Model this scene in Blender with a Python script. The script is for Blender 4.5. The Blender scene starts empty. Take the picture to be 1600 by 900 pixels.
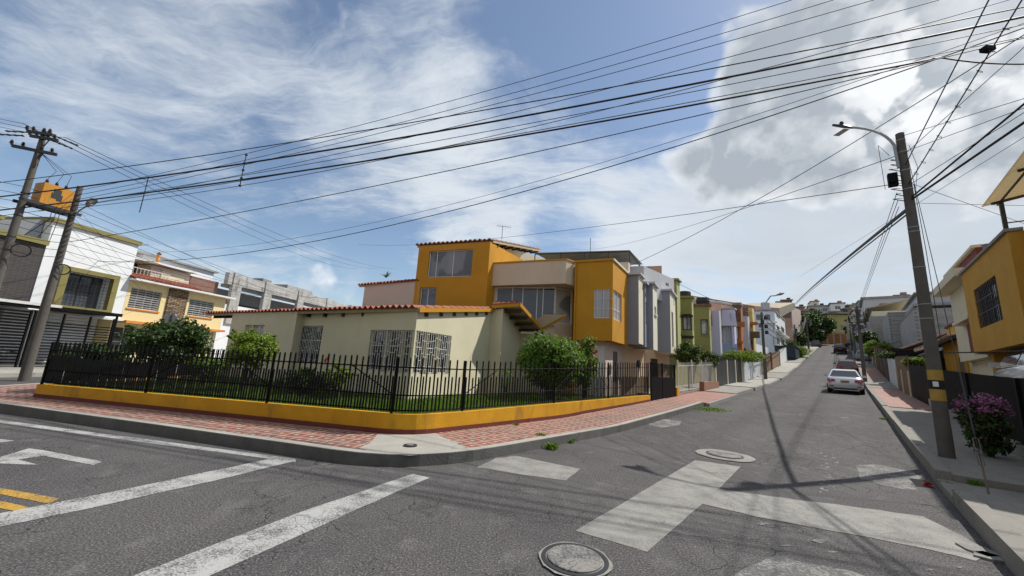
import bpy, math, random
from mathutils import Vector, Matrix
random.seed(11)
C = bpy.context.scene.collection
R = math.radians

# ------------------------------------------------------------------ camera
H = 1.6
FPX = 601.0
_u = Vector((185.0, 3100.0, -FPX)).normalized()           # world up in camera axes
_fw = Vector((0, 0, -1.0)); _fw = (_fw - _u * _fw.dot(_u)).normalized()
_rt = _fw.cross(_u).normalized()
ROT = Matrix((_rt, _fw, _u))                              # camera axes -> world axes
cam_d = bpy.data.cameras.new('camera'); cam = bpy.data.objects.new('camera', cam_d); C.objects.link(cam)
cam.matrix_world = Matrix.Translation((0, 0, H)) @ ROT.to_4x4()
cam_d.sensor_width = 36; cam_d.lens = 36 * FPX / 1600.0
cam_d.clip_start = 0.05; cam_d.clip_end = 5000
bpy.context.scene.camera = cam

# ------------------------------------------------------------------ light
SUN_AZ, SUN_EL = 69.5, 51.0
sd = bpy.data.lights.new('sun', 'SUN'); so = bpy.data.objects.new('sun', sd); C.objects.link(so)
sd.energy = 4.95; sd.angle = R(0.6); sd.color = (1.0, 0.955, 0.88)
_sv = Vector((math.sin(R(SUN_AZ)) * math.cos(R(SUN_EL)), math.cos(R(SUN_AZ)) * math.cos(R(SUN_EL)), math.sin(R(SUN_EL))))
so.rotation_euler = _sv.to_track_quat('Z', 'Y').to_euler(); so.location = (0, 0, 60)
vs = bpy.context.scene.view_settings
vs.view_transform = 'Standard'; vs.look = 'None'; vs.exposure = -0.04; vs.gamma = 1; vs.use_curve_mapping = False

class NT:
    def __init__(s, tree): s.t = tree
    def n(s, typ, ins=None, **kw):
        nd = s.t.nodes.new(typ)
        for k, v in kw.items(): setattr(nd, k, v)
        for k, v in (ins or {}).items():
            sk = nd.inputs[k]
            if isinstance(v, bpy.types.NodeSocket): s.t.links.new(v, sk)
            else: sk.default_value = v
        return nd
    def math(s, op, a, b=0.0, c=None, clamp=False):
        ins = {0: a, 1: b}
        if c is not None: ins[2] = c
        return s.n('ShaderNodeMath', ins, operation=op, use_clamp=clamp).outputs[0]
    def vmath(s, op, a, b=(0, 0, 0), out=0):
        return s.n('ShaderNodeVectorMath', {0: a, 1: b}, operation=op).outputs[out]
    def noise(s, vec, scale, detail=4, rough=.5, dist=0.0):
        return s.n('ShaderNodeTexNoise', {'Vector': vec, 'Scale': scale, 'Detail': detail, 'Roughness': rough, 'Distortion': dist}).outputs['Fac']
    def mr(s, v, a, b, c=0.0, d=1.0, smooth=False):
        return s.n('ShaderNodeMapRange', {0: v, 1: a, 2: b, 3: c, 4: d}, interpolation_type='SMOOTHSTEP' if smooth else 'LINEAR').outputs[0]
    def mix(s, f, a, b):
        nd = s.n('ShaderNodeMix', None, data_type='RGBA')
        for i, v in ((0, f), (6, a), (7, b)):
            if isinstance(v, bpy.types.NodeSocket): s.t.links.new(v, nd.inputs[i])
            else: nd.inputs[i].default_value = v if not isinstance(v, tuple) or len(v) == 4 else (*v, 1)
        return nd.outputs[2]

def _ray(x, y):
    return (ROT @ Vector((x - 800.0, -(y - 450.0), -FPX))).normalized()

w = bpy.data.worlds.new('World'); w.cycles.sampling_method = 'MANUAL'; w.cycles.sample_map_resolution = 256; bpy.context.scene.world = w; w.use_nodes = True
t = NT(w.node_tree); w.node_tree.nodes.clear()
sky = t.n('ShaderNodeTexSky', sky_type='NISHITA', sun_disc=False)
sky.sun_elevation = R(SUN_EL); sky.sun_rotation = R(SUN_AZ); sky.altitude = 800; sky.air_density = 1.1; sky.dust_density = 1.2; sky.ozone_density = 2.0
dirv = t.n('ShaderNodeTexCoord').outputs['Generated']
sep = t.n('ShaderNodeSeparateXYZ', {0: dirv})
zz = t.math('MAXIMUM', t.math('ADD', sep.outputs[2], 0.18), 0.05)
pl = t.n('ShaderNodeCombineXYZ', {0: t.math('DIVIDE', sep.outputs[0], zz), 1: t.math('DIVIDE', sep.outputs[1], zz), 2: 0.0}).outputs[0]
def blob(px, py, r0, r1):      # soft round region of the sky round a direction
    d = _ray(px, py)
    return t.mr(t.vmath('DOT_PRODUCT', dirv, tuple(d), out=1), math.cos(R(r0)), math.cos(R(r1)), 0, 1, True)
def addall(l):
    o = l[0]
    for k in l[1:]: o = t.math('ADD', o, k)
    return o
# high streaky cirrus
base = t.vmath('MULTIPLY', sky.outputs[0], (1.16, 1.16, 1.13))
wob = t.n('ShaderNodeTexNoise', {'Vector': pl, 'Scale': .9, 'Detail': 5.0}).outputs['Color']
plw = t.vmath('ADD', pl, t.vmath('MULTIPLY', wob, (.8, .8, 0)))
st = t.n('ShaderNodeMapping', {'Vector': plw, 'Rotation': (0, 0, R(28)), 'Scale': (.7, 2.3, 1)}).outputs[0]
n1 = t.noise(st, 1.3, 8, .70)
n2 = t.noise(plw, 1.3, 6, .66)
n4 = t.noise(pl, 5.5, 4, .7)
veil = addall([t.math('MULTIPLY', n1, .85), t.math('MULTIPLY', n2, .75), t.math('MULTIPLY', n4, .16),
               t.math('MULTIPLY', blob(800, 330, 24, 3), .20), t.math('MULTIPLY', blob(620, 180, 16, 3), .13), t.math('MULTIPLY', blob(350, 120, 18, 3), .08),
               t.math('MULTIPLY', blob(60, 330, 24, 4), .05), t.math('MULTIPLY', blob(200, 30, 16, 3), .10),
               t.math('MULTIPLY', blob(1000, 300, 14, 3), .10), t.math('MULTIPLY', blob(1350, 430, 30, 6), .34),
               t.math('MULTIPLY', blob(960, 40, 20, 4), -.22), t.math('MULTIPLY', blob(560, 40, 10, 3), -.12), t.math('MULTIPLY', blob(330, 300, 12, 2), -.12),
               t.math('MULTIPLY', blob(600, 400, 9, 2), -.18), t.math('MULTIPLY', blob(880, 372, 7, 2), -.20)])
vf = t.mr(veil, .80, 1.22, 0.04, .95, True)
gm = t.mr(t.math('ADD', t.math('MULTIPLY', n2, .5), t.math('MULTIPLY', blob(1450, 380, 30, 5), .22)), .22, .52, 0, 1, True)
col = t.mix(vf, base, t.mix(gm, (6.6, 7.1, 7.6), (5.3, 5.8, 6.3)))
bank = t.math('MULTIPLY', t.mr(sep.outputs[2], .24, .02, 0, 1, True), t.mr(t.noise(dirv, 7.0, 5, .62), .42, .58, .05, .9, True))
col = t.mix(bank, col, (6.9, 7.2, 7.6))
# cumulus at the right: billows lit from the veiled sun
sunv = tuple(_sv * .045)
def dens(v):
    wv = t.vmath('ADD', v, t.vmath('MULTIPLY', t.n('ShaderNodeTexNoise', {'Vector': v, 'Scale': 7.0, 'Detail': 3.0, 'Roughness': .6}).outputs['Color'], (.09, .09, .09)))
    a_ = t.noise(wv, 3.4, 6, .62)
    vo = t.n('ShaderNodeTexVoronoi', {'Vector': wv, 'Scale': 8.5, 'Detail': 2.0, 'Roughness': .6}, feature='F1').outputs['Distance']
    return t.math('SUBTRACT', t.math('MULTIPLY', a_, 1.25), t.math('MULTIPLY', vo, .42))
msk = addall([t.math('MULTIPLY', blob(1450, 130, 30, 6), .62), t.math('MULTIPLY', blob(1270, 50, 13, 1), .20), t.math('MULTIPLY', blob(1600, 260, 24, 3), .26),
              t.math('MULTIPLY', blob(1185, 110, 9, 1), .22), t.math('MULTIPLY', blob(1150, 258, 8, 1), .40), t.math('MULTIPLY', blob(1255, 250, 7, 1), .26),
              t.math('MULTIPLY', blob(1060, 250, 4, 1), .20), t.math('MULTIPLY', blob(1310, 280, 6, 1), .20),
              t.math('MULTIPLY', blob(1130, 20, 6, 2), -.15), t.math('MULTIPLY', blob(1040, 130, 9, 3), -.4), t.math('MULTIPLY', blob(1260, 430, 16, 3), -.45), t.math('MULTIPLY', blob(1450, 420, 14, 3), -.25),
              t.math('MULTIPLY', blob(470, 420, 6, 1), .34), t.math('MULTIPLY', blob(1085, 425, 7, 1), .30), t.math('MULTIPLY', blob(290, 395, 4, 1), .25)])
d0 = dens(dirv); d1 = dens(t.vmath('ADD', dirv, sunv))
fld = t.math('ADD', d0, msk)
cf = t.mr(fld, .54, .92, 0, .97, True)
thick = t.mr(fld, .66, 1.12, 0, 1)
lit = t.math('ADD', t.math('MULTIPLY', t.math('SUBTRACT', d0, d1), 1.5), t.math('ADD', t.math('SUBTRACT', .86, t.math('MULTIPLY', thick, .98)), t.math('MULTIPLY', t.math('SUBTRACT', t.noise(dirv, 16.0, 5, .65), .5), .7)), clamp=True)
glow = t.math('MULTIPLY', addall([blob(1560, 30, 17, 1), t.math('MULTIPLY', blob(1425, 135, 7, 1), .9)]), t.mr(t.math('ADD', d0, t.math('MULTIPLY', t.math('SUBTRACT', d0, d1), 2.0)), .15, .55, .1, 1, True))
lit = t.math('ADD', lit, t.math('MULTIPLY', glow, .55), clamp=True)
ccol = t.mix(lit, (3.7, 4.15, 4.65), (8.6, 8.8, 9.0))
col = t.mix(cf, col, ccol)
# fill brightness added to the unseen sky behind the camera and round the sun
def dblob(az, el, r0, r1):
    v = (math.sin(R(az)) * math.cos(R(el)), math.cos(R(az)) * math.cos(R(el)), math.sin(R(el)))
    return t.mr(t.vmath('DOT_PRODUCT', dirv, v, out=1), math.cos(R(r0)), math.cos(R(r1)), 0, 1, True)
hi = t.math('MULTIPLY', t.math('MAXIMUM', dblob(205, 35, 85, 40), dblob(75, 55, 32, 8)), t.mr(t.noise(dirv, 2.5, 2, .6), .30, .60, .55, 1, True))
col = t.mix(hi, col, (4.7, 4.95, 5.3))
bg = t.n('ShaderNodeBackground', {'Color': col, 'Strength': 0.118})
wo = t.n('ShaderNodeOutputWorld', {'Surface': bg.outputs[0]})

# ------------------------------------------------------------------ layout helpers
UA = R(41.0)
SU = Vector((math.sin(UA), math.cos(UA))); SN = Vector((SU.y, -SU.x))    # along / right of the hill street
TAB = [(-400, 0), (9, 0), (14, .16), (17, .30), (24, .60), (30, .85), (36, 1.1), (45, 1.75), (55, 2.7), (79, 5.4), (95, 7.0), (110, 8.7), (130, 11.0), (140, 11.8), (160, 13.2), (220, 18), (500, 24), (2000, 24)]
def prof_raw(s):
    for (a, za), (b, zb) in zip(TAB, TAB[1:]):
        if s <= b: return za + (zb - za) * (s - a) / (b - a)
    return TAB[-1][1]
def prof(s):
    k = 1.5 if s < 40 else 5
    return max(0.0, (prof_raw(s - k) + 2 * prof_raw(s) + prof_raw(s + k)) / 4) if s > 10.6 else 0.0 if s <= 9 else prof_raw(s) * (s - 9) / 1.6 * .9
def S(s, a, z=None):
    p = SU * s + SN * a
    return Vector((p.x, p.y, (prof(s) if z is None else z)))
def sof(x, y): return x * SU.x + y * SU.y
def zg(x, y): return prof(sof(x, y))
def at(px, py, D):
    d = _ray(px, py); k = D / math.hypot(d.x, d.y)
    return Vector((d.x * k, d.y * k, H + d.z * k))
def G(px, py, dz=0.0):
    d = _ray(px, py); z = 0.0
    for _ in range(12):
        k = (z + dz - H) / d.z; z = zg(d.x * k, d.y * k)
    return Vector((d.x * k, d.y * k, z + dz))
class Frame:
    """vertical plane: u along, v inwards, z up"""
    def __init__(s, A, B=None, az=None):
        s.A = Vector((A[0], A[1]))
        if B is not None:
            d = Vector((B[0], B[1])) - s.A; s.len = d.length; s.d = d.normalized()
        else:
            s.d = Vector((math.sin(R(az)), math.cos(R(az)))); s.len = 0
        s.v = Vector((-s.d.y, s.d.x))
    def p(s, u, v, z):
        q = s.A + s.d * u + s.v * v
        return Vector((q.x, q.y, z))
    def px(s, x, y, v=0.0):
        r = _ray(x, y); nn = s.v; k = (s.A.dot(nn) + v) / (r.x * nn.x + r.y * nn.y)
        return (r.x * k - s.A.x) * s.d.x + (r.y * k - s.A.y) * s.d.y, H + r.z * k
    def rect(s, x0, y0, x1, y1, v=0.0):
        a = s.px(x0, y0, v); b = s.px(x1, y1, v)
        return (min(a[0], b[0]), max(a[0], b[0]), min(a[1], b[1]), max(a[1], b[1]))
    def sh(s, v): return ShiftFrame(s, v)
class ShiftFrame(Frame):
    def __init__(s, f, v): s.A = f.A + f.v * v; s.d = f.d; s.v = f.v; s.len = f.len

def corner(px, a):      # point of the vertical plane "lateral = a" seen in image column px near mid height
    d = _ray(px, 500); k = a / (d.x * SN.x + d.y * SN.y)
    return Vector((d.x * k, d.y * k))

class MB:
    def __init__(s): s.v = []; s.f = []; s.uv = None; s.sm = False
    def add(s, vs, fs):
        o = len(s.v); s.v += [tuple(p) for p in vs]; s.f += [tuple(i + o for i in f) for f in fs]; return s
    def poly(s, pts): return s.add(pts, [tuple(range(len(pts)))])
    def hexa(s, b, tp):     # bottom 4, top 4 (same order, ccw from above)
        return s.add(list(b) + list(tp), [(3, 2, 1, 0), (4, 5, 6, 7), (0, 1, 5, 4), (1, 2, 6, 5), (2, 3, 7, 6), (3, 0, 4, 7)])
    def box(s, F, u0, u1, v0, v1, z0, z1):
        return s.hexa([F.p(u0, v0, z0), F.p(u1, v0, z0), F.p(u1, v1, z0), F.p(u0, v1, z0)], [F.p(u0, v0, z1), F.p(u1, v0, z1), F.p(u1, v1, z1), F.p(u0, v1, z1)])
    def cbox(s, x, y, z, dx, dy, dz):
        a = [(x - dx / 2, y - dy / 2), (x + dx / 2, y - dy / 2), (x + dx / 2, y + dy / 2), (x - dx / 2, y + dy / 2)]
        return s.hexa([(p[0], p[1], z - dz / 2) for p in a], [(p[0], p[1], z + dz / 2) for p in a])
    def prism(s, pts, z0, z1, tops=None):
        n = len(pts)
        b = [(p[0], p[1], z0) for p in pts]; tt = [(p[0], p[1], tops[i] if tops else z1) for i, p in enumerate(pts)]
        return s.add(b + tt, [tuple(reversed(range(n))), tuple(range(n, 2 * n))] + [(i, (i + 1) % n, n + (i + 1) % n, n + i) for i in range(n)])
    def tube(s, pts, r, k=6, cap=True):
        pts = [Vector(p) for p in pts]; n = len(pts); rs = r if isinstance(r, (list, tuple)) else [r] * n
        vs = []; up0 = None
        for i, p in enumerate(pts):
            d = (pts[min(i + 1, n - 1)] - pts[max(i - 1, 0)]).normalized()
            ref = Vector((0, 0, 1)) if abs(d.z) < .9 else Vector((1, 0, 0))
            if up0 is not None: ref = up0
            a = d.cross(ref)
            if a.length < 1e-4: a = d.cross(Vector((0, 1, 0)))
            a.normalize(); b = a.cross(d).normalized(); up0 = b
            for j in range(k):
                an = 2 * math.pi * j / k
                vs.append(p + (a * math.cos(an) + b * math.sin(an)) * rs[i])
        fs = [(i * k + j, i * k + (j + 1) % k, (i + 1) * k + (j + 1) % k, (i + 1) * k + j) for i in range(n - 1) for j in range(k)]
        if cap: fs += [tuple(reversed(range(k))), tuple(range((n - 1) * k, n * k))]
        return s.add(vs, fs)
    def lathe(s, c, prof_, k=16):
        vs = [(c[0] + r * math.cos(2 * math.pi * j / k), c[1] + r * math.sin(2 * math.pi * j / k), c[2] + z) for r, z in prof_ for j in range(k)]
        m = len(prof_)
        fs = [(i * k + j, i * k + (j + 1) % k, (i + 1) * k + (j + 1) % k, (i + 1) * k + j) for i in range(m - 1) for j in range(k)]
        fs += [tuple(reversed(range(k))), tuple(range((m - 1) * k, m * k))]
        return s.add(vs, fs)
    def wall(s, F, u0, u1, z0, z1, ops=(), dep=.12):
        """sheet in plane v=0 with openings and their reveals"""
        us = sorted({u0, u1, *[min(max(x, u0), u1) for o in ops for x in o[:2]]}); zs = sorted({z0, z1, *[min(max(x, z0), z1) for o in ops for x in o[2:4]]})
        for a, b in zip(us, us[1:]):
            for c, d in zip(zs, zs[1:]):
                if b - a < 1e-5 or d - c < 1e-5: continue
                mu, mz = (a + b) / 2, (c + d) / 2
                if any(o[0] < mu < o[1] and o[2] < mz < o[3] for o in ops): continue
                s.poly([F.p(a, 0, c), F.p(b, 0, c), F.p(b, 0, d), F.p(a, 0, d)])
        for o in ops:
            a, b, c, d = o[:4]
            s.poly([F.p(a, 0, c), F.p(a, dep, c), F.p(b, dep, c), F.p(b, 0, c)]); s.poly([F.p(a, 0, d), F.p(b, 0, d), F.p(b, dep, d), F.p(a, dep, d)])
            s.poly([F.p(a, 0, c), F.p(a, 0, d), F.p(a, dep, d), F.p(a, dep, c)]); s.poly([F.p(b, 0, c), F.p(b, dep, c), F.p(b, dep, d), F.p(b, 0, d)])
        return s
    def volume(s, pts, z0, z1, ops=None, dep=.12, tops=None):
        """closed building volume, footprint counter-clockwise from above"""
        n = len(pts); ops = ops or {}
        for i in range(n):
            a, b = pts[i], pts[(i + 1) % n]; F = Frame(a, b)
            if tops: s.poly([(a[0], a[1], z0), (b[0], b[1], z0), (b[0], b[1], tops[(i + 1) % n]), (a[0], a[1], tops[i])])
            else: s.wall(F, 0, F.len, z0, z1, ops.get(i, ()), dep)
        s.poly([(p[0], p[1], tops[i] if tops else z1) for i, p in enumerate(pts)]); s.poly([(p[0], p[1], z0) for p in reversed(pts)])
        return s
    def obj(s, name, mat, parent=None, root=None, **kw):
        """link as one mesh object; coordinates are world ones, moved into the thing's own frame"""
        o0 = Vector((0, 0, 0))
        rt = parent
        while rt is not None and rt.parent is not None: rt = rt.parent
        if rt is not None: o0 = rt.location
        elif s.v:
            if kw.get('kind') == 'structure': o0 = Vector((0, 0, 0))
            else:
                xs = [p[0] for p in s.v]; ys = [p[1] for p in s.v]; z_ = [p[2] for p in s.v]
                o0 = Vector(((min(xs) + max(xs)) / 2, (min(ys) + max(ys)) / 2, min(z_)))
        me = bpy.data.meshes.new(name); me.from_pydata([tuple(Vector(p) - o0) for p in s.v], [], s.f)
        if s.uv:
            ul = me.uv_layers.new(name='UVMap')
            for l in me.loops: ul.data[l.index].uv = s.uv(*s.v[l.vertex_index])
        if s.sm:
            me.polygons.foreach_set('use_smooth', [True] * len(me.polygons))
        me.materials.append(mat) if not isinstance(mat, (list, tuple)) else [me.materials.append(m_) for m_ in mat]
        me.update()
        ob = bpy.data.objects.new(name, me); C.objects.link(ob)
        if parent is None: ob.location = o0
        else: ob.parent = parent
        for k, v in kw.items():
            if v is not None: ob['category' if k == 'cat' else k] = v
        return ob

def thing(name, label, cat, loc, group=None):
    o = bpy.data.objects.new(name, None); C.objects.link(o); o.location = loc; o.empty_display_size = .3
    o['label'] = label; o['category'] = cat
    if group: o['group'] = group
    return o
def dup(root, loc, rz=None, label=None, group=None, scale=None):
    r = root.copy(); C.objects.link(r); r.location = loc
    if rz is not None: r.rotation_euler = (0, 0, rz)
    if scale: r.scale = scale
    if label: r['label'] = label
    if group: r['group'] = group
    for ch in list(root.children):
        c = ch.copy(); C.objects.link(c); c.parent = r
        for g in list(ch.children):
            d = g.copy(); C.objects.link(d); d.parent = c
    return r

# ------------------------------------------------------------------ materials
MC = {}
def mat(name, col, rough=.8, var=.12, vs_=1.3, bump=.0, bs=40, metal=0.0, dirt=0.0, dcol=(.06, .055, .05), spec=.35, coat=0.0):
    if name in MC: return MC[name]
    m = bpy.data.materials.new(name); m.use_nodes = True; m.node_tree.nodes.clear(); t = NT(m.node_tree)
    co = t.n('ShaderNodeTexCoord').outputs['Object']
    nn = t.noise(co, vs_, 6, .6)
    c = t.mix(t.mr(nn, .3, .7), tuple(x * (1 - var) for x in col), tuple(min(1, x * (1 + var * .7)) for x in col))
    if dirt > 0:
        mp = t.n('ShaderNodeMapping', {'Vector': co, 'Scale': (1, 1, .28)}).outputs[0]
        dn = t.mr(t.noise(mp, 2.4, 8, .68, .3), .52, .74, 0, dirt, True)
        c = t.mix(dn, c, dcol)
    b = t.n('ShaderNodeBsdfPrincipled', {'Base Color': c, 'Roughness': rough, 'Metallic': metal, 'Specular IOR Level': spec, 'Coat Weight': coat})
    if bump > 0:
        bn = t.n('ShaderNodeBump', {'Strength': bump, 'Distance': .02, 'Height': t.noise(co, bs, 5, .6)})
        t.t.links.new(bn.outputs[0], b.inputs['Normal'])
    t.n('ShaderNodeOutputMaterial', {'Surface': b.outputs[0]}); MC[name] = m
    return m
def leafmat(name, c1, c2, sub=.25):
    m = bpy.data.materials.new(name); m.use_nodes = True; m.node_tree.nodes.clear(); t = NT(m.node_tree)
    r = t.n('ShaderNodeNewGeometry').outputs['Random Per Island']
    c = t.mix(r, c1, c2)
    d = t.n('ShaderNodeBsdfPrincipled', {'Base Color': c, 'Roughness': .5, 'Specular IOR Level': .35})
    tr = t.n('ShaderNodeBsdfTranslucent', {'Color': t.mix(.35, c, (.25, .4, .03)) if 'leaf' in name or 'grass' in name else c})
    mx = t.n('ShaderNodeMixShader', {0: sub, 1: d.outputs[0], 2: tr.outputs[0]})
    t.n('ShaderNodeOutputMaterial', {'Surface': mx.outputs[0]}); return m
def glass(name, base, rough=.06, curtain=None, cs=14.0):
    m = bpy.data.materials.new(name); m.use_nodes = True; m.node_tree.nodes.clear(); t = NT(m.node_tree)
    co = t.n('ShaderNodeTexCoord').outputs['Object']
    c = t.mix(t.noise(co, .8, 3), base, tuple(x * 1.8 for x in base))
    if curtain:
        sp = t.n('ShaderNodeSeparateXYZ', {0: co}); uu = t.math('ADD', sp.outputs[0], sp.outputs[1])
        wv = t.noise(t.n('ShaderNodeCombineXYZ', {0: uu}).outputs[0], cs, 3, .6)
        c = t.mix(t.mr(wv, .35, .65), tuple(x * .55 for x in curtain), curtain)
        c = t.mix(t.mr(t.noise(co, .55, 2), .52, .56, 0, .75), c, base)
    nb = t.n('ShaderNodeBump', {'Strength': .05, 'Distance': .02, 'Height': t.noise(co, 1.7, 2)})
    b = t.n('ShaderNodeBsdfPrincipled', {'Base Color': c, 'Roughness': rough, 'Specular IOR Level': .9, 'IOR': 1.5, 'Normal': nb.outputs[0]})
    t.n('ShaderNodeOutputMaterial', {'Surface': b.outputs[0]}); return m
def brickmat(name, c1, c2, mort, bw=.24, rh=.075, ms=.01, dirt=.2, bump=.4, ax=None):
    m = bpy.data.materials.new(name); m.use_nodes = True; m.node_tree.nodes.clear(); t = NT(m.node_tree)
    co = t.n('ShaderNodeTexCoord').outputs['Object']; sp = t.n('ShaderNodeSeparateXYZ', {0: co})
    hx = t.vmath('DOT_PRODUCT', co, ax or (.707, .707, 0), out=1)
    cv = t.n('ShaderNodeCombineXYZ', {0: hx, 1: sp.outputs[2]}).outputs[0]
    br = t.n('ShaderNodeTexBrick', {'Vector': cv, 'Color1': (*c1, 1), 'Color2': (*c2, 1), 'Mortar': (*mort, 1), 'Scale': 1.0, 'Mortar Size': ms, 'Brick Width': bw, 'Row Height': rh, 'Bias': 0.0})
    c = t.mix(t.mr(t.noise(co, 1.5, 6), .5, .75, 0, dirt, True), br.outputs['Color'], (.05, .045, .04))
    bn = t.n('ShaderNodeBump', {'Strength': bump, 'Distance': .02, 'Height': br.outputs['Fac']}, invert=True)
    b = t.n('ShaderNodeBsdfPrincipled', {'Base Color': c, 'Roughness': .85, 'Normal': bn.outputs[0]})
    t.n('ShaderNodeOutputMaterial', {'Surface': b.outputs[0]}); return m

M = {}
M['white'] = mat('white_paint', (.74, .76, .78), .7, .05, .8, .1, 30, dirt=.12, dcol=(.3, .3, .3))
M['white_clean'] = mat('white_trim', (.72, .72, .70), .5, .04)
M['olive_trim'] = mat('olive_trim', (.22, .19, .065), .6, .08)
M['cream_yellow'] = mat('cream_yellow_paint', (.72, .61, .33), .8, .06, .9, .1, 30, dirt=.08, dcol=(.3, .25, .15))
M['olive_wall'] = mat('sage_wall_paint', (.63, .59, .42), .82, .07, .7, .12, 40, dirt=.16, dcol=(.3, .28, .2))
M['mustard'] = mat('mustard_paint', (.52, .25, .014), .75, .09, .8, .15, 45, dirt=.22, dcol=(.3, .15, .02))
M['mustard_rough'] = mat('mustard_stucco', (.53, .29, .045), .9, .1, 1.2, .6, 26, dirt=.16, dcol=(.26, .15, .04))
M['yellow_wall'] = mat('yellow_low_wall_paint', (.60, .31, .012), .75, .14, 2.2, .3, 30, dirt=.65, dcol=(.17, .10, .035))
M['red_base'] = mat('oxide_red_paint', (.15, .04, .03), .8, .15, 2)
M['beige'] = mat('beige_paint', (.62, .52, .39), .8, .07, .8, .1, 30, dirt=.2, dcol=(.3, .25, .18))
M['pinkish'] = mat('pale_pink_paint', (.60, .49, .42), .8, .05)
M['peach'] = mat('peach_paint', (.62, .46, .31), .8, .06, dirt=.1, dcol=(.3, .2, .12))
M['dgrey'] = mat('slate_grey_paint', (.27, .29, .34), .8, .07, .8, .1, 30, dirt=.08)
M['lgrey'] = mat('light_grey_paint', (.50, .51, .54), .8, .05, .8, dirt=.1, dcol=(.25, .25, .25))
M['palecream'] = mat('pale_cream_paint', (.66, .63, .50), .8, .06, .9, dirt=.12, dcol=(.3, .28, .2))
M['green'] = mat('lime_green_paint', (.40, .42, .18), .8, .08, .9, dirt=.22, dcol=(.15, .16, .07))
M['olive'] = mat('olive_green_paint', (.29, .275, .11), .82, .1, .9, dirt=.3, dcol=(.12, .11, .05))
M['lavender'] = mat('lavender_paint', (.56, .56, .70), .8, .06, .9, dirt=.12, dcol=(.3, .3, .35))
M['bluepaint'] = mat('powder_blue_paint', (.34, .43, .62), .8, .06)
M['orange'] = mat('burnt_orange_paint', (.42, .16, .05), .8, .1, dirt=.25)
M['yellow2'] = mat('pale_yellow_paint', (.66, .52, .2), .8, .08, dirt=.15, dcol=(.3, .22, .1))
M['maroon'] = mat('maroon_paint', (.17, .03, .025), .75, .1)
M['cream'] = mat('cream_paint', (.66, .60, .44), .8, .06, dirt=.15, dcol=(.3, .26, .18))
M['kerb'] = mat('kerb_concrete_shaded', (.13, .13, .125), .92, .25, 2.5, .4, 30, dirt=.6, dcol=(.07, .07, .065))  # darkened concrete: shade on the kerb face is put into its colour
M['conc'] = mat('concrete', (.27, .26, .24), .9, .16, 2.2, .35, 30, dirt=.35, dcol=(.12, .115, .105))
M['conc_pale'] = mat('pale_concrete', (.35, .335, .30), .9, .14, 1.7, .3, 30, dirt=.3, dcol=(.2, .19, .17))
M['conc_pole'] = mat('pole_concrete', (.105, .096, .085), .9, .2, 3.0, .4, 24, dirt=.45, dcol=(.05, .045, .04))
M['stained_white'] = mat('stained_white_concrete', (.42, .41, .39), .9, .25, 1.2, .3, 20, dirt=1.0, dcol=(.07, .065, .06))
M['black_metal'] = mat('black_metal', (.008, .008, .009), .65, .1, spec=.08)
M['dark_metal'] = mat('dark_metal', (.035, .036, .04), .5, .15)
M['rust_metal'] = mat('weathered_metal', (.15, .12, .10), .7, .3, 4, dirt=.4, dcol=(.10, .04, .02))
M['galv'] = mat('galvanised_metal', (.30, .31, .32), .45, .12, metal=.6)
M['white_metal'] = mat('white_metal', (.60, .60, .58), .5, .1, dirt=.2, dcol=(.3, .2, .12))
M['cable'] = mat('cable_rubber', (.018, .018, .02), .6, .05)
M['tile'] = mat('red_clay_tile', (.30, .095, .06), .75, .28, 3.0, .3, 30, dirt=.30, dcol=(.10, .06, .05))
M['oldtile'] = mat('brown_clay_tile', (.24, .12, .08), .85, .3, 3.0, .3, 30, dirt=.5, dcol=(.06, .05, .045))
M['wood'] = mat('dark_wood', (.045, .030, .020), .7, .2, 5)
M['cream_soffit'] = mat('cream_soffit', (.45, .38, .26), .8, .05)
M['orange_trim'] = mat('orange_trim', (.62, .24, .05), .7, .08)
M['brick'] = brickmat('red_brick', (.23, .085, .05), (.17, .06, .035), (.24, .21, .19))
M['brick2'] = brickmat('orange_brick', (.34, .14, .07), (.27, .10, .05), (.3, .27, .24))
M['dbrick'] = brickmat('dark_brick', (.060, .050, .048), (.040, .035, .034), (.10, .095, .09), .30, .07, .008, .1)
M['gbrick'] = brickmat('whitewashed_brick', (.36, .36, .35), (.27, .27, .27), (.20, .195, .19), .34, .17, .012, .35, .6)
M['roofgrey'] = mat('fibre_cement_roof', (.28, .27, .25), .9, .2, 2, dirt=.4)
M['rooftan'] = mat('tan_sheet_roof', (.42, .37, .28), .85, .15, 2, dirt=.25)
M['yard'] = mat('yard_concrete', (.26, .25, .23), .92, .2, .7, .3, 20, dirt=.3)
M['sheet_white'] = mat('white_sheet_metal', (.55, .58, .62), .5, .12, 2.5, dirt=.45, dcol=(.25, .24, .23))
M['brown_panel'] = mat('brown_wood_panel', (.16, .10, .06), .8, .25, 3, dirt=.3)
M['glass'] = glass('dark_glass', (.018, .022, .028), .05)
M['glass2'] = glass('dim_glass', (.05, .06, .07), .05)
M['curtain'] = glass('curtained_glass', (.03, .035, .045), .12, (.50, .50, .52))
M['glass3'] = glass('tower_glass', (.02, .024, .03), .05, (.20, .21, .23), 2.2)
M['curtain_w'] = glass('net_curtained_glass', (.10, .11, .12), .15, (.62, .62, .62), 10)
M['louvre'] = mat('blind_grey', (.32, .32, .31), .6, .2, 5)
M['soil'] = mat('soil', (.07, .05, .035), .95, .3, 5, .5, 20)
M['bark'] = mat('bark', (.085, .065, .045), .95, .3, 9, .6, 30)
M['leaf'] = leafmat('leaf_green', (.045, .11, .018), (.16, .27, .04), .4)
M['leaf_bright'] = leafmat('leaf_yellow_green', (.10, .17, .018), (.26, .34, .045), .4)
M['leaf_dark'] = leafmat('leaf_dark', (.018, .042, .012), (.055, .10, .022), .2)
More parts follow.
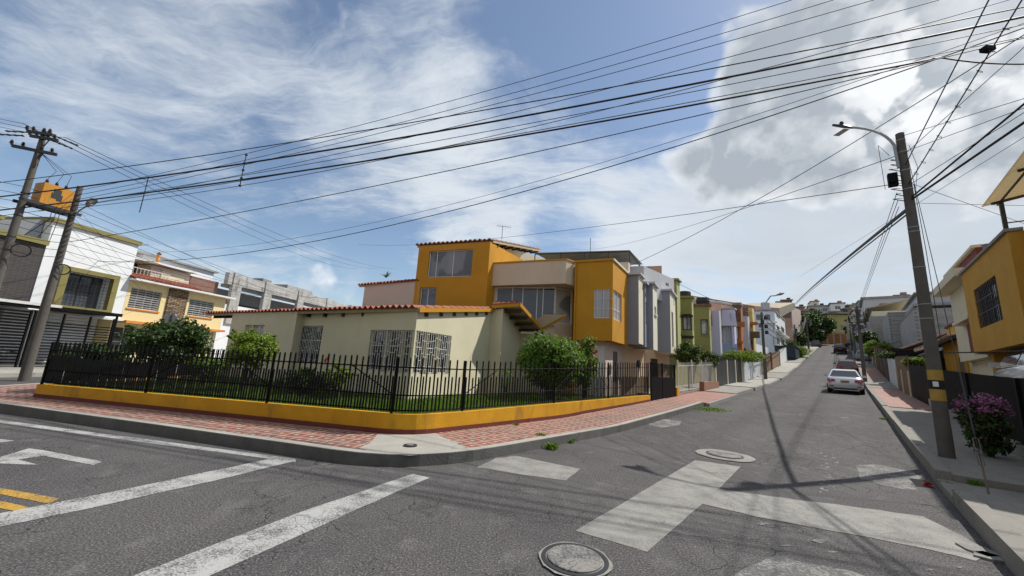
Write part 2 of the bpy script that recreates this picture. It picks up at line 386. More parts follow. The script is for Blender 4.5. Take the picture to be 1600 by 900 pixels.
M['leaf_conifer'] = leafmat('leaf_conifer', (.022, .050, .010), (.075, .12, .018), .2)
M['petal_pink'] = leafmat('petal_pink', (.24, .06, .16), (.46, .20, .36), .3)
M['petal_red'] = leafmat('petal_red', (.35, .015, .03), (.60, .05, .08), .3)
M['grass'] = leafmat('grass_blade', (.06, .14, .015), (.17, .29, .035), .4)
M['rubber'] = mat('tyre_rubber', (.02, .02, .02), .85, .1)
M['red_lamp'] = mat('red_lens', (.30, .012, .015), .2, .1, spec=.7, coat=.6)
M['ytape'] = mat('yellow_band_paint', (.40, .25, .05), .8, .2, 6, dirt=.5, dcol=(.2, .17, .12))
M['black_band'] = mat('black_band_paint', (.02, .02, .02), .8, .2, 6, dirt=.4, dcol=(.12, .11, .10))
M['transformer'] = mat('orange_transformer_paint', (.52, .23, .02), .55, .15, 2, dirt=.3, dcol=(.12, .06, .03))
M['insul'] = mat('brown_porcelain', (.035, .02, .018), .25, .1, spec=.6)
M['gold_plate'] = mat('yellow_plate', (.32, .19, .12), .5, .05)

# asphalt: aggregate speckle, worn paler areas, crack network
m = bpy.data.materials.new('asphalt'); m.use_nodes = True; m.node_tree.nodes.clear(); t = NT(m.node_tree); M['asphalt'] = m
co = t.n('ShaderNodeTexCoord').outputs['Object']
agg = t.noise(co, 85, 3, .7); big = t.noise(co, .35, 6, .6); mid = t.noise(co, 2.2, 7, .62, .4)
c = t.mix(t.mr(agg, .36, .68), (.024, .022, .024), (.160, .153, .150))
c = t.mix(t.mr(big, .38, .62, 0, .55, True), c, (.048, .045, .049))
c = t.mix(t.mr(mid, .54, .70, 0, .42, True), c, (.18, .175, .17))
c = t.mix(t.mr(t.noise(t.vmath('ADD', co, (13, 5, 0)), 1.1, 6, .7, .6), .58, .70, 0, .6, True), c, (.030, .029, .030))
sm_ = t.n('ShaderNodeMapping', {'Vector': co, 'Rotation': (0, 0, R(41)), 'Scale': (3.2, .25, 1)}).outputs[0]
c = t.mix(t.mr(t.noise(sm_, 1.2, 7, .65), .52, .72, 0, .28, True), c, (.17, .165, .16))
lat = t.math('ADD', t.vmath('DOT_PRODUCT', co, (math.cos(R(41)), -math.sin(R(41)), 0), out=1), t.math('MULTIPLY', t.noise(sm_, .5, 3), .5))
lng = t.vmath('DOT_PRODUCT', co, (math.sin(R(41)), math.cos(R(41)), 0), out=1)
trk = t.math('POWER', t.math('ABSOLUTE', t.math('SINE', t.math('MULTIPLY', lat, 1.9))), 5.0)
c = t.mix(t.math('MULTIPLY', t.math('MULTIPLY', trk, .42), t.mr(lng, 8, 14)), c, (.040, .038, .040))
dv = t.vmath('ADD', co, t.vmath('MULTIPLY', t.n('ShaderNodeTexNoise', {'Vector': co, 'Scale': 2.5, 'Detail': 5.0}).outputs['Color'], (.5, .5, 0)))
vor = t.n('ShaderNodeTexVoronoi', {'Vector': dv, 'Scale': 1.9}, feature='DISTANCE_TO_EDGE').outputs['Distance']
vor2 = t.n('ShaderNodeTexVoronoi', {'Vector': dv, 'Scale': 7.5}, feature='DISTANCE_TO_EDGE').outputs['Distance']
ck = t.math('MULTIPLY', t.mr(vor, .014, .0, 0, 1), t.mr(t.noise(co, .6, 3), .46, .56, 0, 1, True))
ck2 = t.math('MULTIPLY', t.mr(vor2, .03, .0, 0, 1), t.mr(t.noise(t.vmath('ADD', co, (7, 3, 0)), .9, 3), .60, .68, 0, .9, True))
ckm = t.math('MAXIMUM', ck, ck2)
c = t.mix(t.math('MULTIPLY', ckm, .8), c, (.018, .017, .017))
agg2 = t.noise(t.vmath('ADD', co, (3, 9, 0)), 55, 2, .6)
c = t.mix(t.mr(agg2, .54, .68, 0, .55), c, (.27, .26, .25))
c = t.mix(t.mr(agg2, .46, .34, 0, .60), c, (.020, .019, .020))
hh = t.math('SUBTRACT', t.math('MULTIPLY', agg2, .8), ckm)
bn = t.n('ShaderNodeBump', {'Strength': .7, 'Distance': .012, 'Height': hh})
b = t.n('ShaderNodeBsdfPrincipled', {'Base Color': c, 'Roughness': .88, 'Specular IOR Level': .3, 'Normal': bn.outputs[0]})
t.n('ShaderNodeOutputMaterial', {'Surface': b.outputs[0]})

def worn(name, paint, lo, hi, under=(.085, .083, .083), asc=60, crack=.8):
    """paint or cement skin with bits worn away"""
    m = bpy.data.materials.new(name); m.use_nodes = True; m.node_tree.nodes.clear(); t = NT(m.node_tree)
    co = t.n('ShaderNodeTexCoord').outputs['Object']
    n_ = t.math('ADD', t.math('MULTIPLY', t.noise(co, asc, 4, .7), .6), t.math('MULTIPLY', t.noise(co, 3.0, 5, .6), .4))
    pc = t.mix(t.noise(co, 1.6, 6), tuple(x * .78 for x in paint), paint)
    c = t.mix(t.mr(n_, lo, hi, 0, 1), under, pc)
    dv = t.vmath('ADD', co, t.vmath('MULTIPLY', t.n('ShaderNodeTexNoise', {'Vector': co, 'Scale': 4.0, 'Detail': 4.0}).outputs['Color'], (.3, .3, 0)))
    vo = t.n('ShaderNodeTexVoronoi', {'Vector': dv, 'Scale': 5.0}, feature='DISTANCE_TO_EDGE').outputs['Distance']
    c = t.mix(t.math('MULTIPLY', t.mr(vo, .022, .0, 0, crack), t.mr(t.noise(co, .9, 2), .45, .6)), c, (.03, .03, .03))
    bn = t.n('ShaderNodeBump', {'Strength': .4, 'Distance': .008, 'Height': n_})
    b = t.n('ShaderNodeBsdfPrincipled', {'Base Color': c, 'Roughness': .85, 'Normal': bn.outputs[0]})
    t.n('ShaderNodeOutputMaterial', {'Surface': b.outputs[0]}); return m
M['paint_white'] = worn('road_paint_white', (.43, .43, .42), .42, .52)
M['paint_yellow'] = worn('road_paint_yellow', (.52, .30, .03), .40, .50)
M['patch'] = worn('concrete_patch', (.30, .295, .27), .38, .54, (.13, .125, .12), 70, .5)
M['patch_worn'] = worn('worn_concrete_patch', (.27, .265, .245), .47, .57, (.09, .088, .088), 30, .5)
M['walk'] = worn('pavement_concrete', (.25, .235, .205), .30, .52, (.14, .13, .115), 40, 1.0)
M['iron'] = worn('manhole_cover', (.26, .25, .235), .42, .55, (.07, .07, .07), 45, 0)

def tilemat(name, red, red2, white, cell=.30, ins=.16):
    m = bpy.data.materials.new(name); m.use_nodes = True; m.node_tree.nodes.clear(); t = NT(m.node_tree)
    uv = t.n('ShaderNodeTexCoord').outputs['UV']; sp = t.n('ShaderNodeSeparateXYZ', {0: uv})
    fx = t.math('FRACT', t.math('DIVIDE', sp.outputs[0], cell)); fy = t.math('FRACT', t.math('DIVIDE', sp.outputs[1], cell))
    ax = t.math('ABSOLUTE', t.math('SUBTRACT', fx, .5)); ay = t.math('ABSOLUTE', t.math('SUBTRACT', fy, .5))
    mx = t.math('MAXIMUM', ax, ay)
    line = t.mr(mx, .43, .455); inner = t.mr(mx, ins, ins - .03)
    co = t.n('ShaderNodeTexCoord').outputs['Object']
    cellid = t.n('ShaderNodeTexWhiteNoise', {'Vector': t.vmath('FLOOR', t.vmath('DIVIDE', uv, (cell, cell, 1)))}).outputs['Value']
    rc = t.mix(cellid, red, red2); rc = t.mix(t.mr(t.noise(co, 5, 6), .4, .7, 0, .4), rc, (.30, .20, .16))
    wc = t.mix(t.noise(co, 6, 5), tuple(x * .7 for x in white), white)
    c = t.mix(t.math('MAXIMUM', line, inner), rc, wc)
    c = t.mix(t.mr(t.noise(co, 1.1, 7, .65), .46, .68, 0, .6, True), c, (.15, .125, .11))
    c = t.mix(t.mr(t.noise(co, 9.0, 5, .7), .56, .66, 0, .55, True), c, (.11, .09, .08))
    bn = t.n('ShaderNodeBump', {'Strength': .3, 'Distance': .01, 'Height': t.math('ADD', line, t.math('MULTIPLY', t.noise(co, 40, 4), .6))})
    b = t.n('ShaderNodeBsdfPrincipled', {'Base Color': c, 'Roughness': .75, 'Normal': bn.outputs[0]})
    t.n('ShaderNodeOutputMaterial', {'Surface': b.outputs[0]}); return m
M['paving'] = tilemat('red_white_paving', (.185, .050, .037), (.26, .083, .055), (.45, .38, .31), ins=.14)
M['paving2'] = tilemat('red_paver', (.30, .12, .09), (.36, .16, .12), (.34, .25, .20), .25, -1)

# ================================================================== SETTING
def st(mb, name, m): return mb.obj(name, m, kind='structure')
# asphalt sheet following the hill profile
def sgrid(a0, a1, s0, s1, dz, na, ds=1.0, mb=None):
    mb = mb or MB(); ns = max(1, int(round((s1 - s0) / ds))); o = len(mb.v)
    for i in range(ns + 1):
        s_ = s0 + (s1 - s0) * i / ns
        for j in range(na + 1):
            a = a0 + (a1 - a0) * j / na; p = S(s_, a); mb.v.append((p.x, p.y, p.z + dz))
    for i in range(ns):
        for j in range(na):
            k = o + i * (na + 1) + j; mb.f.append((k, k + 1, k + na + 2, k + na + 1))
    return mb
st(sgrid(-46, 30, -42, 138, 0, 4), 'road', M['asphalt'])
mb = MB()
sl = [-1500, -300, -42, 0, 9, 11, 14, 17, 24, 30, 36, 45, 55, 67, 79, 95, 110, 130, 140, 160, 220, 500, 1800]
for s_ in sl:
    for a_ in (-1500, -46, 0, 30, 1500):
        p = S(s_, a_); mb.v.append((p.x, p.y, p.z - .12))
for i in range(len(sl) - 1):
    for j in range(4):
        k = i * 5 + j; mb.f.append((k, k + 1, k + 6, k + 5))
st(mb, 'ground', M['yard'])

KH = .16
# corner block outline ------------------------------------------------
FL = Vector((-11.0, 9.4)); FC = Vector((-1.75, 7.5)); FR = Vector((5.8, 15.9)); FB = Vector((-12.0, 19.0))
def resample(pts, n):
    L = [0]
    for a, b in zip(pts, pts[1:]): L.append(L[-1] + (Vector(b) - Vector(a)).length)
    out = []
    for i in range(n + 1):
        d = L[-1] * i / n
        for j in range(len(pts) - 1):
            if d <= L[j + 1] + 1e-9:
                f = (d - L[j]) / max(1e-9, L[j + 1] - L[j]); out.append(Vector(pts[j]).lerp(Vector(pts[j + 1]), f)); break
    return out
def fillet(a, c, b, r, n=7):
    a, c, b = Vector(a), Vector(c), Vector(b)
    d1 = (a - c).normalized(); d2 = (b - c).normalized(); p = c + d1 * r; q = c + d2 * r
    return [p.lerp(c, i / n).lerp(c.lerp(q, i / n), i / n) for i in range(n + 1)]
def arc(pts, r=.55):
    out = [Vector(pts[0])]
    for i in range(1, len(pts) - 1): out += fillet(pts[i - 1], pts[i], pts[i + 1], r)
    return out + [Vector(pts[-1])]
kerb_line = [Vector(p) for p in ((-14.6, 24), (-14.1, 13), (-13.8, 11.0))] + [Vector(p) for p in ((-13.4, 9.8), (-12.6, 9.05), (-11.6, 8.65), (-10.18, 8.25), (-6.06, 7.13), (-3.28, 6.35), (-2.55, 6.13), (-2.0, 6.02), (-1.5, 6.04), (-1.0, 6.24), (-.55, 6.55), (.0, 7.08), (.81, 7.97))]
kerb_line += [S(9.6, -4.55).xy, S(11, -4.5).xy, S(13, -4.5).xy, S(15, -4.5).xy, S(17.4, -4.5).xy]
def offs(pts, d):       # offset polyline to its left
    out = []
    for i, p in enumerate(pts):
        a = pts[max(0, i - 1)]; b = pts[min(len(pts) - 1, i + 1)]; t_ = (b - a).normalized(); out.append(p + Vector((-t_.y, t_.x)) * d)
    return out
def band(p, q, z0, z1, mb=None):      # solid strip between two polylines (p road side)
    mb = mb or MB(); n = len(p); o = len(mb.v)
    for a, b in zip(p, q):
        ga, gb = zg(*a), zg(*b)
        mb.v += [(a.x, a.y, ga + z0), (a.x, a.y, ga + z1), (b.x, b.y, gb + z1), (b.x, b.y, gb + z0)]
    for i in range(n - 1):
        k = o + 4 * i
        for x, y in ((0, 1), (1, 2), (2, 3)): mb.f.append((k + x, k + 4 + x, k + 4 + y, k + y))
    e = o + 4 * (n - 1)
    mb.f += [(o, o + 1, o + 2, o + 3), (e + 3, e + 2, e + 1, e)]
    return mb
kl = resample(kerb_line, 90)
st(band(kl, offs(kl, .16), -.05, KH + .006), 'kerb', M['kerb'])
st(band([p + (q_ - p) * .06 for p, q_ in zip(kl, offs(kl, .16))], [p + (q_ - p) * .99 for p, q_ in zip(kl, offs(kl, .16))], KH + .007, KH + .014), 'kerb_lit_top', M['conc_pale'])  # paler strip paints the sunlit top against the shade-dark kerb face
# paving: front strip, corner and hill-side strip
inn = [FB + Vector((.3, 0)), FL] + [p for p in fillet(FL, FC, FR, .6)] + [FR, S(17.4, -6.08).xy]
kin = offs(kl, .161)
def near_on(pts, p): return min(range(len(pts)), key=lambda i: (pts[i] - p).length)
i1 = near_on(kin, Vector((-10.9, 8.6))); i2 = near_on(kin, Vector((-2.0, 6.2))); i3 = near_on(kin, Vector((-.55, 6.8)))
def strip(outer, inner, n, dz, m, name, uv):
    A, B = resample(outer, n), resample(inner, n); mb = MB()
    for a, b in zip(A, B): mb.v += [(a.x, a.y, zg(*a) + dz), (b.x, b.y, zg(*b) + dz)]
    mb.f = [(2 * i, 2 * i + 2, 2 * i + 3, 2 * i + 1) for i in range(n)]
    mb.uv = uv; return st(mb, name, m)
c0, c1 = fillet(FL, FC, FR, .6)[0], fillet(FL, FC, FR, .6)[-1]
fdir = Vector((math.sin(R(102)), math.cos(R(102))))
uvf = lambda x, y, z: (x * fdir.x + y * fdir.y, -x * fdir.y + y * fdir.x)
uvs = lambda x, y, z: (sof(x, y), x * SN.x + y * SN.y + .05)
strip(kin[i1:i2 + 1], [FL, c0], 40, KH, M['paving'], 'sidewalk_front', uvf)
strip(kin[:i1 + 1], [FB, FL], 40, KH, M['paving'], 'sidewalk_side', uvf)
strip(kin[i3:], [c1, FR, S(17.4, -6.08).xy], 40, KH, M['paving'], 'sidewalk_hill', uvs)
strip(kin[i2:i3 + 1], fillet(FL, FC, FR, .6), 16, KH, M['conc_pale'], 'sidewalk_corner', uvf)
# hill street left pavement in slabs of differing make
segs = [(17.5, 22.9, 'paving2'), (23.0, 28.2, 'conc'), (28.3, 33.4, 'conc_pale'), (33.5, 41, 'conc_pale'), (41.1, 47.5, 'conc'), (47.6, 55, 'conc_pale'), (55.1, 63, 'conc_pale'), (63.1, 74, 'conc'), (74.1, 88, 'conc_pale'), (88.1, 104, 'conc'), (104.1, 128, 'conc_pale')]
for i, (s0, s1, mm) in enumerate(segs):
    n = max(2, int((s1 - s0))); wob = (.0, .12, .05, .1, 0, .1, .05, .12, .0, .1, .05)[i]
    p_ = [S(s0 + (s1 - s0) * k / n, -4.45 - wob).xy for k in range(n + 1)]; q_ = [S(s0 + (s1 - s0) * k / n, -6.1 if i else -6.3).xy for k in range(n + 1)]
    mb = band(p_, q_, -.1, .14 + .03 * (i % 3)); mb.uv = uvs; st(mb, 'sidewalk_slab', M[mm])
    mb = band([S(s0 + (s1 - s0) * k / n, -4.30 - wob).xy for k in range(n + 1)], [S(s0 + (s1 - s0) * k / n, -4.448 - wob).xy for k in range(n + 1)], -.1, .13 + .03 * (i % 3)); st(mb, 'kerb_hill', M['conc'])
# right pavement
rs = [(3.0, 8.55, 'walk', .19), (8.6, 9.9, 'walk', .10), (9.95, 17.5, 'walk', .20), (17.6, 22.5, 'walk', .18), (22.6, 29.5, 'paving2', .20), (29.6, 37, 'paving2', .17), (37.1, 46, 'walk', .18), (46.1, 60, 'paving2', .18), (60.1, 80, 'walk', .18), (80.1, 128, 'walk', .18)]
for i, (s0, s1, mm, hz) in enumerate(rs):
    n = max(2, int((s1 - s0)))
    f = lambda a: [S(s0 + (s1 - s0) * k / n, a).xy for k in range(n + 1)]
    mb = band(f(1.19), f(2.75 if i < 5 else 3.0), -.1, hz); mb.uv = uvs; st(mb, 'sidewalk_right', M[mm])
    mb = band(f(1.0), f(1.187), -.1, hz + (.035 if i != 1 else .01)); st(mb, 'kerb_right', M['walk'])
# private yards either side, rising with the hill
def pad(a0, a1, s0, s1, h, m, name='yard'):
    mb = sgrid(a0, a1, s0, s1, h, 2, 1.0); st(mb, name, m)
pad(-45, -6.1, 18.9, 128, .13, M['yard'])
pad(2.77, 29, 2, 128, .17, M['yard'])
# lawn base of the corner garden
lawn = [(-10.85, 9.55), (-2.35, 7.78), (-1.75, 7.75), (-1.45, 8.05), (5.6, 16.0), (7.2, 18.8), (2, 24), (-12, 24), (-11.9, 18.9)]
mb = MB(); mb.prism([(x, y) for x, y in lawn], -.1, .40); st(mb, 'garden_ground', M['soil'])
# far pavement of the left street
fk = [Vector((-19.6, 6.0)), Vector((-18.7, 11)), Vector((-18.15, 14.3)), Vector((-17.9, 16)), Vector((-16.9, 26)), Vector((-15.5, 45))]
fkr = resample(fk, 30)
fk_in = [p + Vector((-.17, 0.02)) for p in fkr]
st(band([p for p in fkr], fk_in, -.05, .15), 'kerb_left_street', M['conc_pale'])
st(band([p + Vector((-.172, .02)) for p in fkr], [p + Vector((-26, 4)) for p in fkr], -.05, .14), 'sidewalk_left_street', M['conc_pale'])

# markings and patches ------------------------------------------------
def gpoly(name, pts, dz, m, sub=1):
    P_ = []
    n = len(pts)
    for i in range(n):
        a, b = Vector(pts[i]), Vector(pts[(i + 1) % n])
        for k in range(sub): P_.append(a.lerp(b, k / sub))
    mb = MB(); mb.poly([G(p.x, p.y, dz) for p in P_]); return st(mb, name, m)
def jag(pts, sub=8, amp=1.2, seed=3):
    rnd = random.Random(seed); out = []
    for i in range(len(pts)):
        a, b = Vector(pts[i]), Vector(pts[(i + 1) % len(pts)])
        for k in range(sub):
            q = a.lerp(b, k / sub)
            out.append((q.x + rnd.uniform(-amp, amp), q.y + rnd.uniform(-amp, amp) * .5))
    return out
gpoly('lane_edge_line', [(-120, 640), (0, 656), (250, 689), (462, 717), (462, 722), (250, 694.5), (0, 661), (-120, 645)], .0025, M['paint_white'])
gpoly('stop_line', jag([(420, 717), (462, 720), (330, 752), (130, 796), (0, 823), (-130, 848), (-130, 826), (0, 802), (150, 773), (320, 738)], 3, .8), .004, M['paint_white'])
gpoly('stop_line', jag([(645, 740), (671, 746), (560, 795), (420, 858), (250, 935), (120, 935), (300, 864), (470, 800)], 4, 1.2, 5), .0025, M['paint_white'])
gpoly('lane_arrow', [(-80, 712), (0, 714), (45, 700.5), (66, 703), (160, 721), (146, 726.5), (68, 712), (28, 718), (62, 726.5), (0, 724), (-80, 724)], .0035, M['paint_white'])
gpoly('lane_arrow', [(-60, 684), (0, 686), (24, 688.5), (0, 691.5), (-60, 690)], .0035, M['paint_white'])
gpoly('centre_line', jag([(-60, 750), (0, 762), (92, 779), (76, 787), (0, 772), (-60, 760)], 3, .7), .0035, M['paint_yellow'])
gpoly('centre_line', jag([(-60, 771), (0, 782), (46, 793), (26, 799), (0, 794), (-60, 784)], 3, .7), .0035, M['paint_yellow'])
gpoly('cement_patch', jag([(745, 730), (775, 716), (808, 712), (842, 720), (907, 732), (884, 751), (815, 741)], 4, 1.0), .003, M['patch'])
gpoly('cement_patch', jag([(1012, 660), (1040, 655), (1066, 658), (1062, 664), (1035, 668), (1015, 664)], 3, .7, 8), .003, M['patch_worn'])
gpoly('cement_patch', jag([(1086, 719), (1157, 729), (1122, 765), (1094, 790), (1011, 862), (960, 847), (899, 829), (1000, 770)], 6, .7), .003, M['patch'])
gpoly('cement_patch', jag([(1123, 764), (1200, 775), (1330, 791), (1442, 807), (1502, 836), (1549, 864), (1525, 876), (1450, 858), (1362, 840), (1200, 811), (1095, 787)], 5, 1.0, 4), .0045, M['patch'])
gpoly('cement_patch', jag([(1335, 727), (1370, 725), (1425, 737), (1440, 745), (1425, 757), (1460, 768), (1400, 763), (1345, 748)], 5, 1.6, 6), .003, M['patch_worn'])
rf_ = random.Random(31)
for k in range(26):
    yy = 708 + k * 2.4; xx = 1292 + rf_.uniform(-13, 13) + (4 if k < 8 else 0); ww = rf_.uniform(4, 14); hh_ = rf_.uniform(1.5, 4)
    gpoly('cement_fleck', jag([(xx - ww / 2, yy), (xx, yy - hh_ / 2), (xx + ww / 2, yy), (xx, yy + hh_ / 2)], 4, hh_ * .4, 60 + k), .0025 + k * .00008, M['patch_worn'])
gpoly('cement_patch', jag([(1150, 896), (1210, 868), (1290, 884), (1380, 905), (1400, 950), (1100, 950)], 6, 3.5, 9), .0025, M['patch_worn'])
for i, (x0, y0, ww, hh_) in enumerate([(1190, 818, 22, 5), (1228, 852, 16, 4), (1250, 830, 12, 3), (1280, 845, 30, 8), (1300, 862, 18, 4), (1452, 890, 20, 4), (1500, 886, 16, 3), (1205, 597, 10, 1), (1320, 652, 18, 1.5), (395, 700, 6, 1.5), (600, 735, 9, 1.5), (500, 732, 10, 1.4), (1250, 648, 10, 1), (1215, 655, 12, 1)]):
    gpoly('cement_fleck', jag([(x0 - ww / 2, y0), (x0, y0 - hh_ / 2), (x0 + ww / 2, y0), (x0, y0 + hh_ / 2)], 4, hh_ * .35, 20 + i), .0035, M['patch_worn'])
# cracked edges beside the storm drain
gpoly('drain_pit', [(1420, 747), (1446, 750), (1462, 764), (1432, 760)], .006, M['black_metal'])
gpoly('pavement_patch', jag([(560, 700), (598, 684), (680, 684), (718, 691), (700, 706), (640, 712), (585, 707)], 2, .4), KH + .006, M['conc_pale'])

# ================================================================== MANHOLES, DRAIN, LITTER
def manhole(px, py, rad, label, ring, m=M['iron'], dz=.0, collar=None):
    c = G(px, py, dz); r = thing('manhole_cover', label, 'manhole cover', c)
    if collar:
        rnd = random.Random(int(px)); pts = []
        for k in range(28):
            an = 2 * math.pi * k / 28; rr = collar[0] * (1 + rnd.uniform(-.03, .03)); pts.append(Vector((c.x + rr * math.cos(an) * collar[1], c.y + rr * math.sin(an), zg(c.x, c.y) + dz + .014)))
        mb = MB(); mb.poly(pts); mb.obj('concrete_collar', M['patch'], r)
    mb = MB(); mb.lathe((c.x, c.y, c.z - .02), [(rad, 0), (rad, .040), (rad - .035, .040), (rad - .035, .020)], 40); mb.obj('ring', M['dark_metal'], r)
    mb = MB(); mb.lathe((c.x, c.y, c.z - .02), [(rad - .05, 0), (rad - .05, .046), (rad - .06, .050)], 40)
    mb.obj('lid', m, r)
manhole(898, 876, .280, 'round iron manhole cover with a black rim, nearest in the road', True, collar=(.305, 1.0))
manhole(1132, 712, .34, 'round manhole cover inside a pale concrete ring in the road', True, collar=(.54, 1.0))
manhole(641, 697, .11, 'small round utility cover in the pavement at the street corner', True, dz=KH + .004)
mb = MB(); rnd = random.Random(5); c = G(1450, 757, .03)
pts = [(c.x + rnd.uniform(-.09, .09), c.y + rnd.uniform(-.06, .06), c.z - .02 + rnd.uniform(0, .05)) for _ in range(16)]
for i in range(13): mb.poly([pts[i], pts[i + 1], pts[i + 2]])
mb.obj('litter', mat('red_plastic', (.5, .05, .03), .4, .3, 20), label='crumpled red and white litter lying by the storm drain', cat='litter')
# rough kerb inlets with broken lumps of cement
for px, py, sz, lb in ((1530, 862, .16, 'broken slab of cement in the gutter at the lower right'), (1548, 872, .12, 'small cement chunk in the gutter by the right kerb')):
    c = G(px, py, 0); mb = MB(); rnd = random.Random(px)
    b = [(c.x + sz * math.cos(k * 1.05) * rnd.uniform(.8, 1.4), c.y + sz * math.sin(k * 1.05) * rnd.uniform(.7, 1.2)) for k in range(6)]
    mb.prism(b, c.z - .03, c.z + .022); mb.obj('cement_chunk', M['patch'], label=lb, cat='rubble')

# ================================================================== GARDEN WALL AND FENCE
ring = [FB, FL] + fillet(FL, FC, FR, .6, 10) + [FR]
def wall_top(p):
    s = sof(p.x, p.y); return .45 + max(0, min(1, (p.x + 11) / 9.3)) * .07 + max(0, s - 6) * .0125
def ribbon(pts, off0, off1, z0f, z1f, n):
    P_ = resample(pts, n); A = offs(P_, off0); B = offs(P_, off1); mb = MB()
    for a, b, p in zip(A, B, P_): z0, z1 = z0f(p), z1f(p); mb.v += [(a.x, a.y, z0), (a.x, a.y, z1), (b.x, b.y, z1), (b.x, b.y, z0)]
    n = len(P_)
    for i in range(n - 1):
        k = 4 * i
        for x, y in ((0, 1), (1, 2), (2, 3)): mb.f.append((k + x, k + 4 + x, k + 4 + y, k + y))
    mb.f += [(0, 1, 2, 3), (4 * n - 1, 4 * n - 2, 4 * n - 3, 4 * n - 4)]
    return mb
gw = thing('garden_wall', 'low mustard yellow wall curving round the corner garden', 'wall', (FC.x, FC.y, 0))
ribbon(ring, 0.0, .18, lambda p: 0.0, wall_top, 150).obj('wall', M['yellow_wall'], gw)
ribbon(ring, -.012, 0.05, lambda p: zg(p.x, p.y) + .10, lambda p: zg(p.x, p.y) + KH + .085, 150).obj('skirting', M['red_base'], gw)
fe = thing('garden_fence', 'black picket fence with tall and short bars on the yellow garden wall', 'fence', (FC.x, FC.y, .5))
RP = resample(ring, 2000); RO = offs(RP, .09)
LT = [0]
for a, b in zip(RO, RO[1:]): LT.append(LT[-1] + (b - a).length)
TOT = LT[-1]
def rp(d):
    i = min(len(RO) - 1, int(d / TOT * 2000)); return RO[i]
def htall(p): return 1.42 + max(0, min(1, (p.x + 11) / 9.3)) * .14 + max(0, sof(p.x, p.y) - 6) * .034
def hshort(p): return 1.07 + max(0, min(1, (p.x + 11) / 9.3)) * .14 + max(0, sof(p.x, p.y) - 6) * .014
RJ = random.Random(77); pk = MB(); pks = MB(); d = .1; k = 0
CL = 9.6 + 8.5
while d < TOT - .02:
    p = rp(d); z0 = wall_top(p) + .03; zt = htall(p) if k % 2 == 0 else hshort(p)
    zt += RJ.uniform(-.014, .014)
    a = rp(max(0, d - .05)); b_ = rp(min(TOT, d + .05)); F = Frame(a, b_)
    F = Frame(p, p + (b_ - a)); w_ = .0135
    (pk if k % 2 == 0 else pks).box(F, -w_, w_, -.011, .011, z0, zt)
    (pk if k % 2 == 0 else pks).box(F, -w_ * .85, w_ * .85, -.0085, .0085, zt + .001, zt + .02)
    d += .064 if d < 19.3 else .096; k += 1
pk.obj('tall_picket', M['black_metal'], fe); pks.obj('short_picket', M['black_metal'], fe)
def rail(f, r=.013):
    mb = MB(); n = 160; pts = []
    for i in range(n + 1): p = rp(TOT * i / n); pts.append((p.x, p.y, f(p)))
    mb.tube(pts, r, 4); return mb
rail(lambda p: htall(p) - .17).obj('rail', M['black_metal'], fe); rail(lambda p: wall_top(p) + .34).obj('rail', M['black_metal'], fe); rail(lambda p: wall_top(p) + .06).obj('rail', M['black_metal'], fe)
def ring_d(target):
    return min(range(len(RO)), key=lambda i: (RO[i] - target).length)
posts = [FL, Vector(FL).lerp(FC, .33), Vector(FL).lerp(FC, .66), Vector(FL).lerp(FC, .955), FC.lerp(FR, .12), FC.lerp(FR, .42), FC.lerp(FR, .70), FR, Vector(FB).lerp(FL, .5)]
for i, q_ in enumerate(posts):
    p = RO[ring_d(q_)]; mb = MB(); mb.cbox(p.x, p.y, (wall_top(p) + htall(p)) / 2, .038, .038, htall(p) - wall_top(p) + .04); mb.obj('post', M['black_metal'], fe)
    if 0 < i < 8:
        sg = 1 if i in (1, 3, 5, 7) else -1
        if i == 3: sg = -1
        if i == 4: sg = 1
        j = ring_d(q_); j2 = max(0, min(2000, j + sg * int(1.0 / TOT * 2000))); e = RO[j2]
        mb = MB(); zb, zt_ = wall_top(p) + .34, htall(p) - .17
        if i == 4: mb.tube([(p.x, p.y, zb), (e.x, e.y, zt_)], .012, 4)
        else: mb.tube([(p.x, p.y, zb), (e.x, e.y, zt_)], .012, 4)
        mb.obj('brace', M['black_metal'], fe)
# black sheet gate with pickets above at the end of the yellow wall
gt = S(15.95, -6.08).xy; ge = S(18.75, -6.05).xy
F = Frame(gt, ge); z0 = zg(*gt) + .12
g_ = thing('sheet_gate', 'black gate with solid lower half beside the end of the yellow wall', 'gate', (gt.x, gt.y, z0))
MB().box(F, 0.02, F.len, -.02, .02, z0 + .03, 1.36).obj('panel', M['black_metal'], g_)
mb = MB(); u = .05
while u < F.len: mb.box(F, u - .01, u + .01, -.01, .01, 1.362, 1.93); u += .1
mb.obj('bar', M['black_metal'], g_); MB().box(F, 0, F.len, -.014, .014, 1.78, 1.805).obj('rail', M['black_metal'], g_)
for u in (0.0, 1.25, F.len): MB().box(F, u - .03, u + .03, -.03, .03, z0, 1.95).obj('post', M['black_metal'], g_)
mb = MB(); mb.box(Frame(S(18.85, -6.0).xy, S(19.15, -6.0).xy), 0, .32, -.02, .3, .40, .92); mb.obj('gate_pillar', M['yellow_wall'], label='short yellow pillar at the right end of the black gate', cat='pillar')

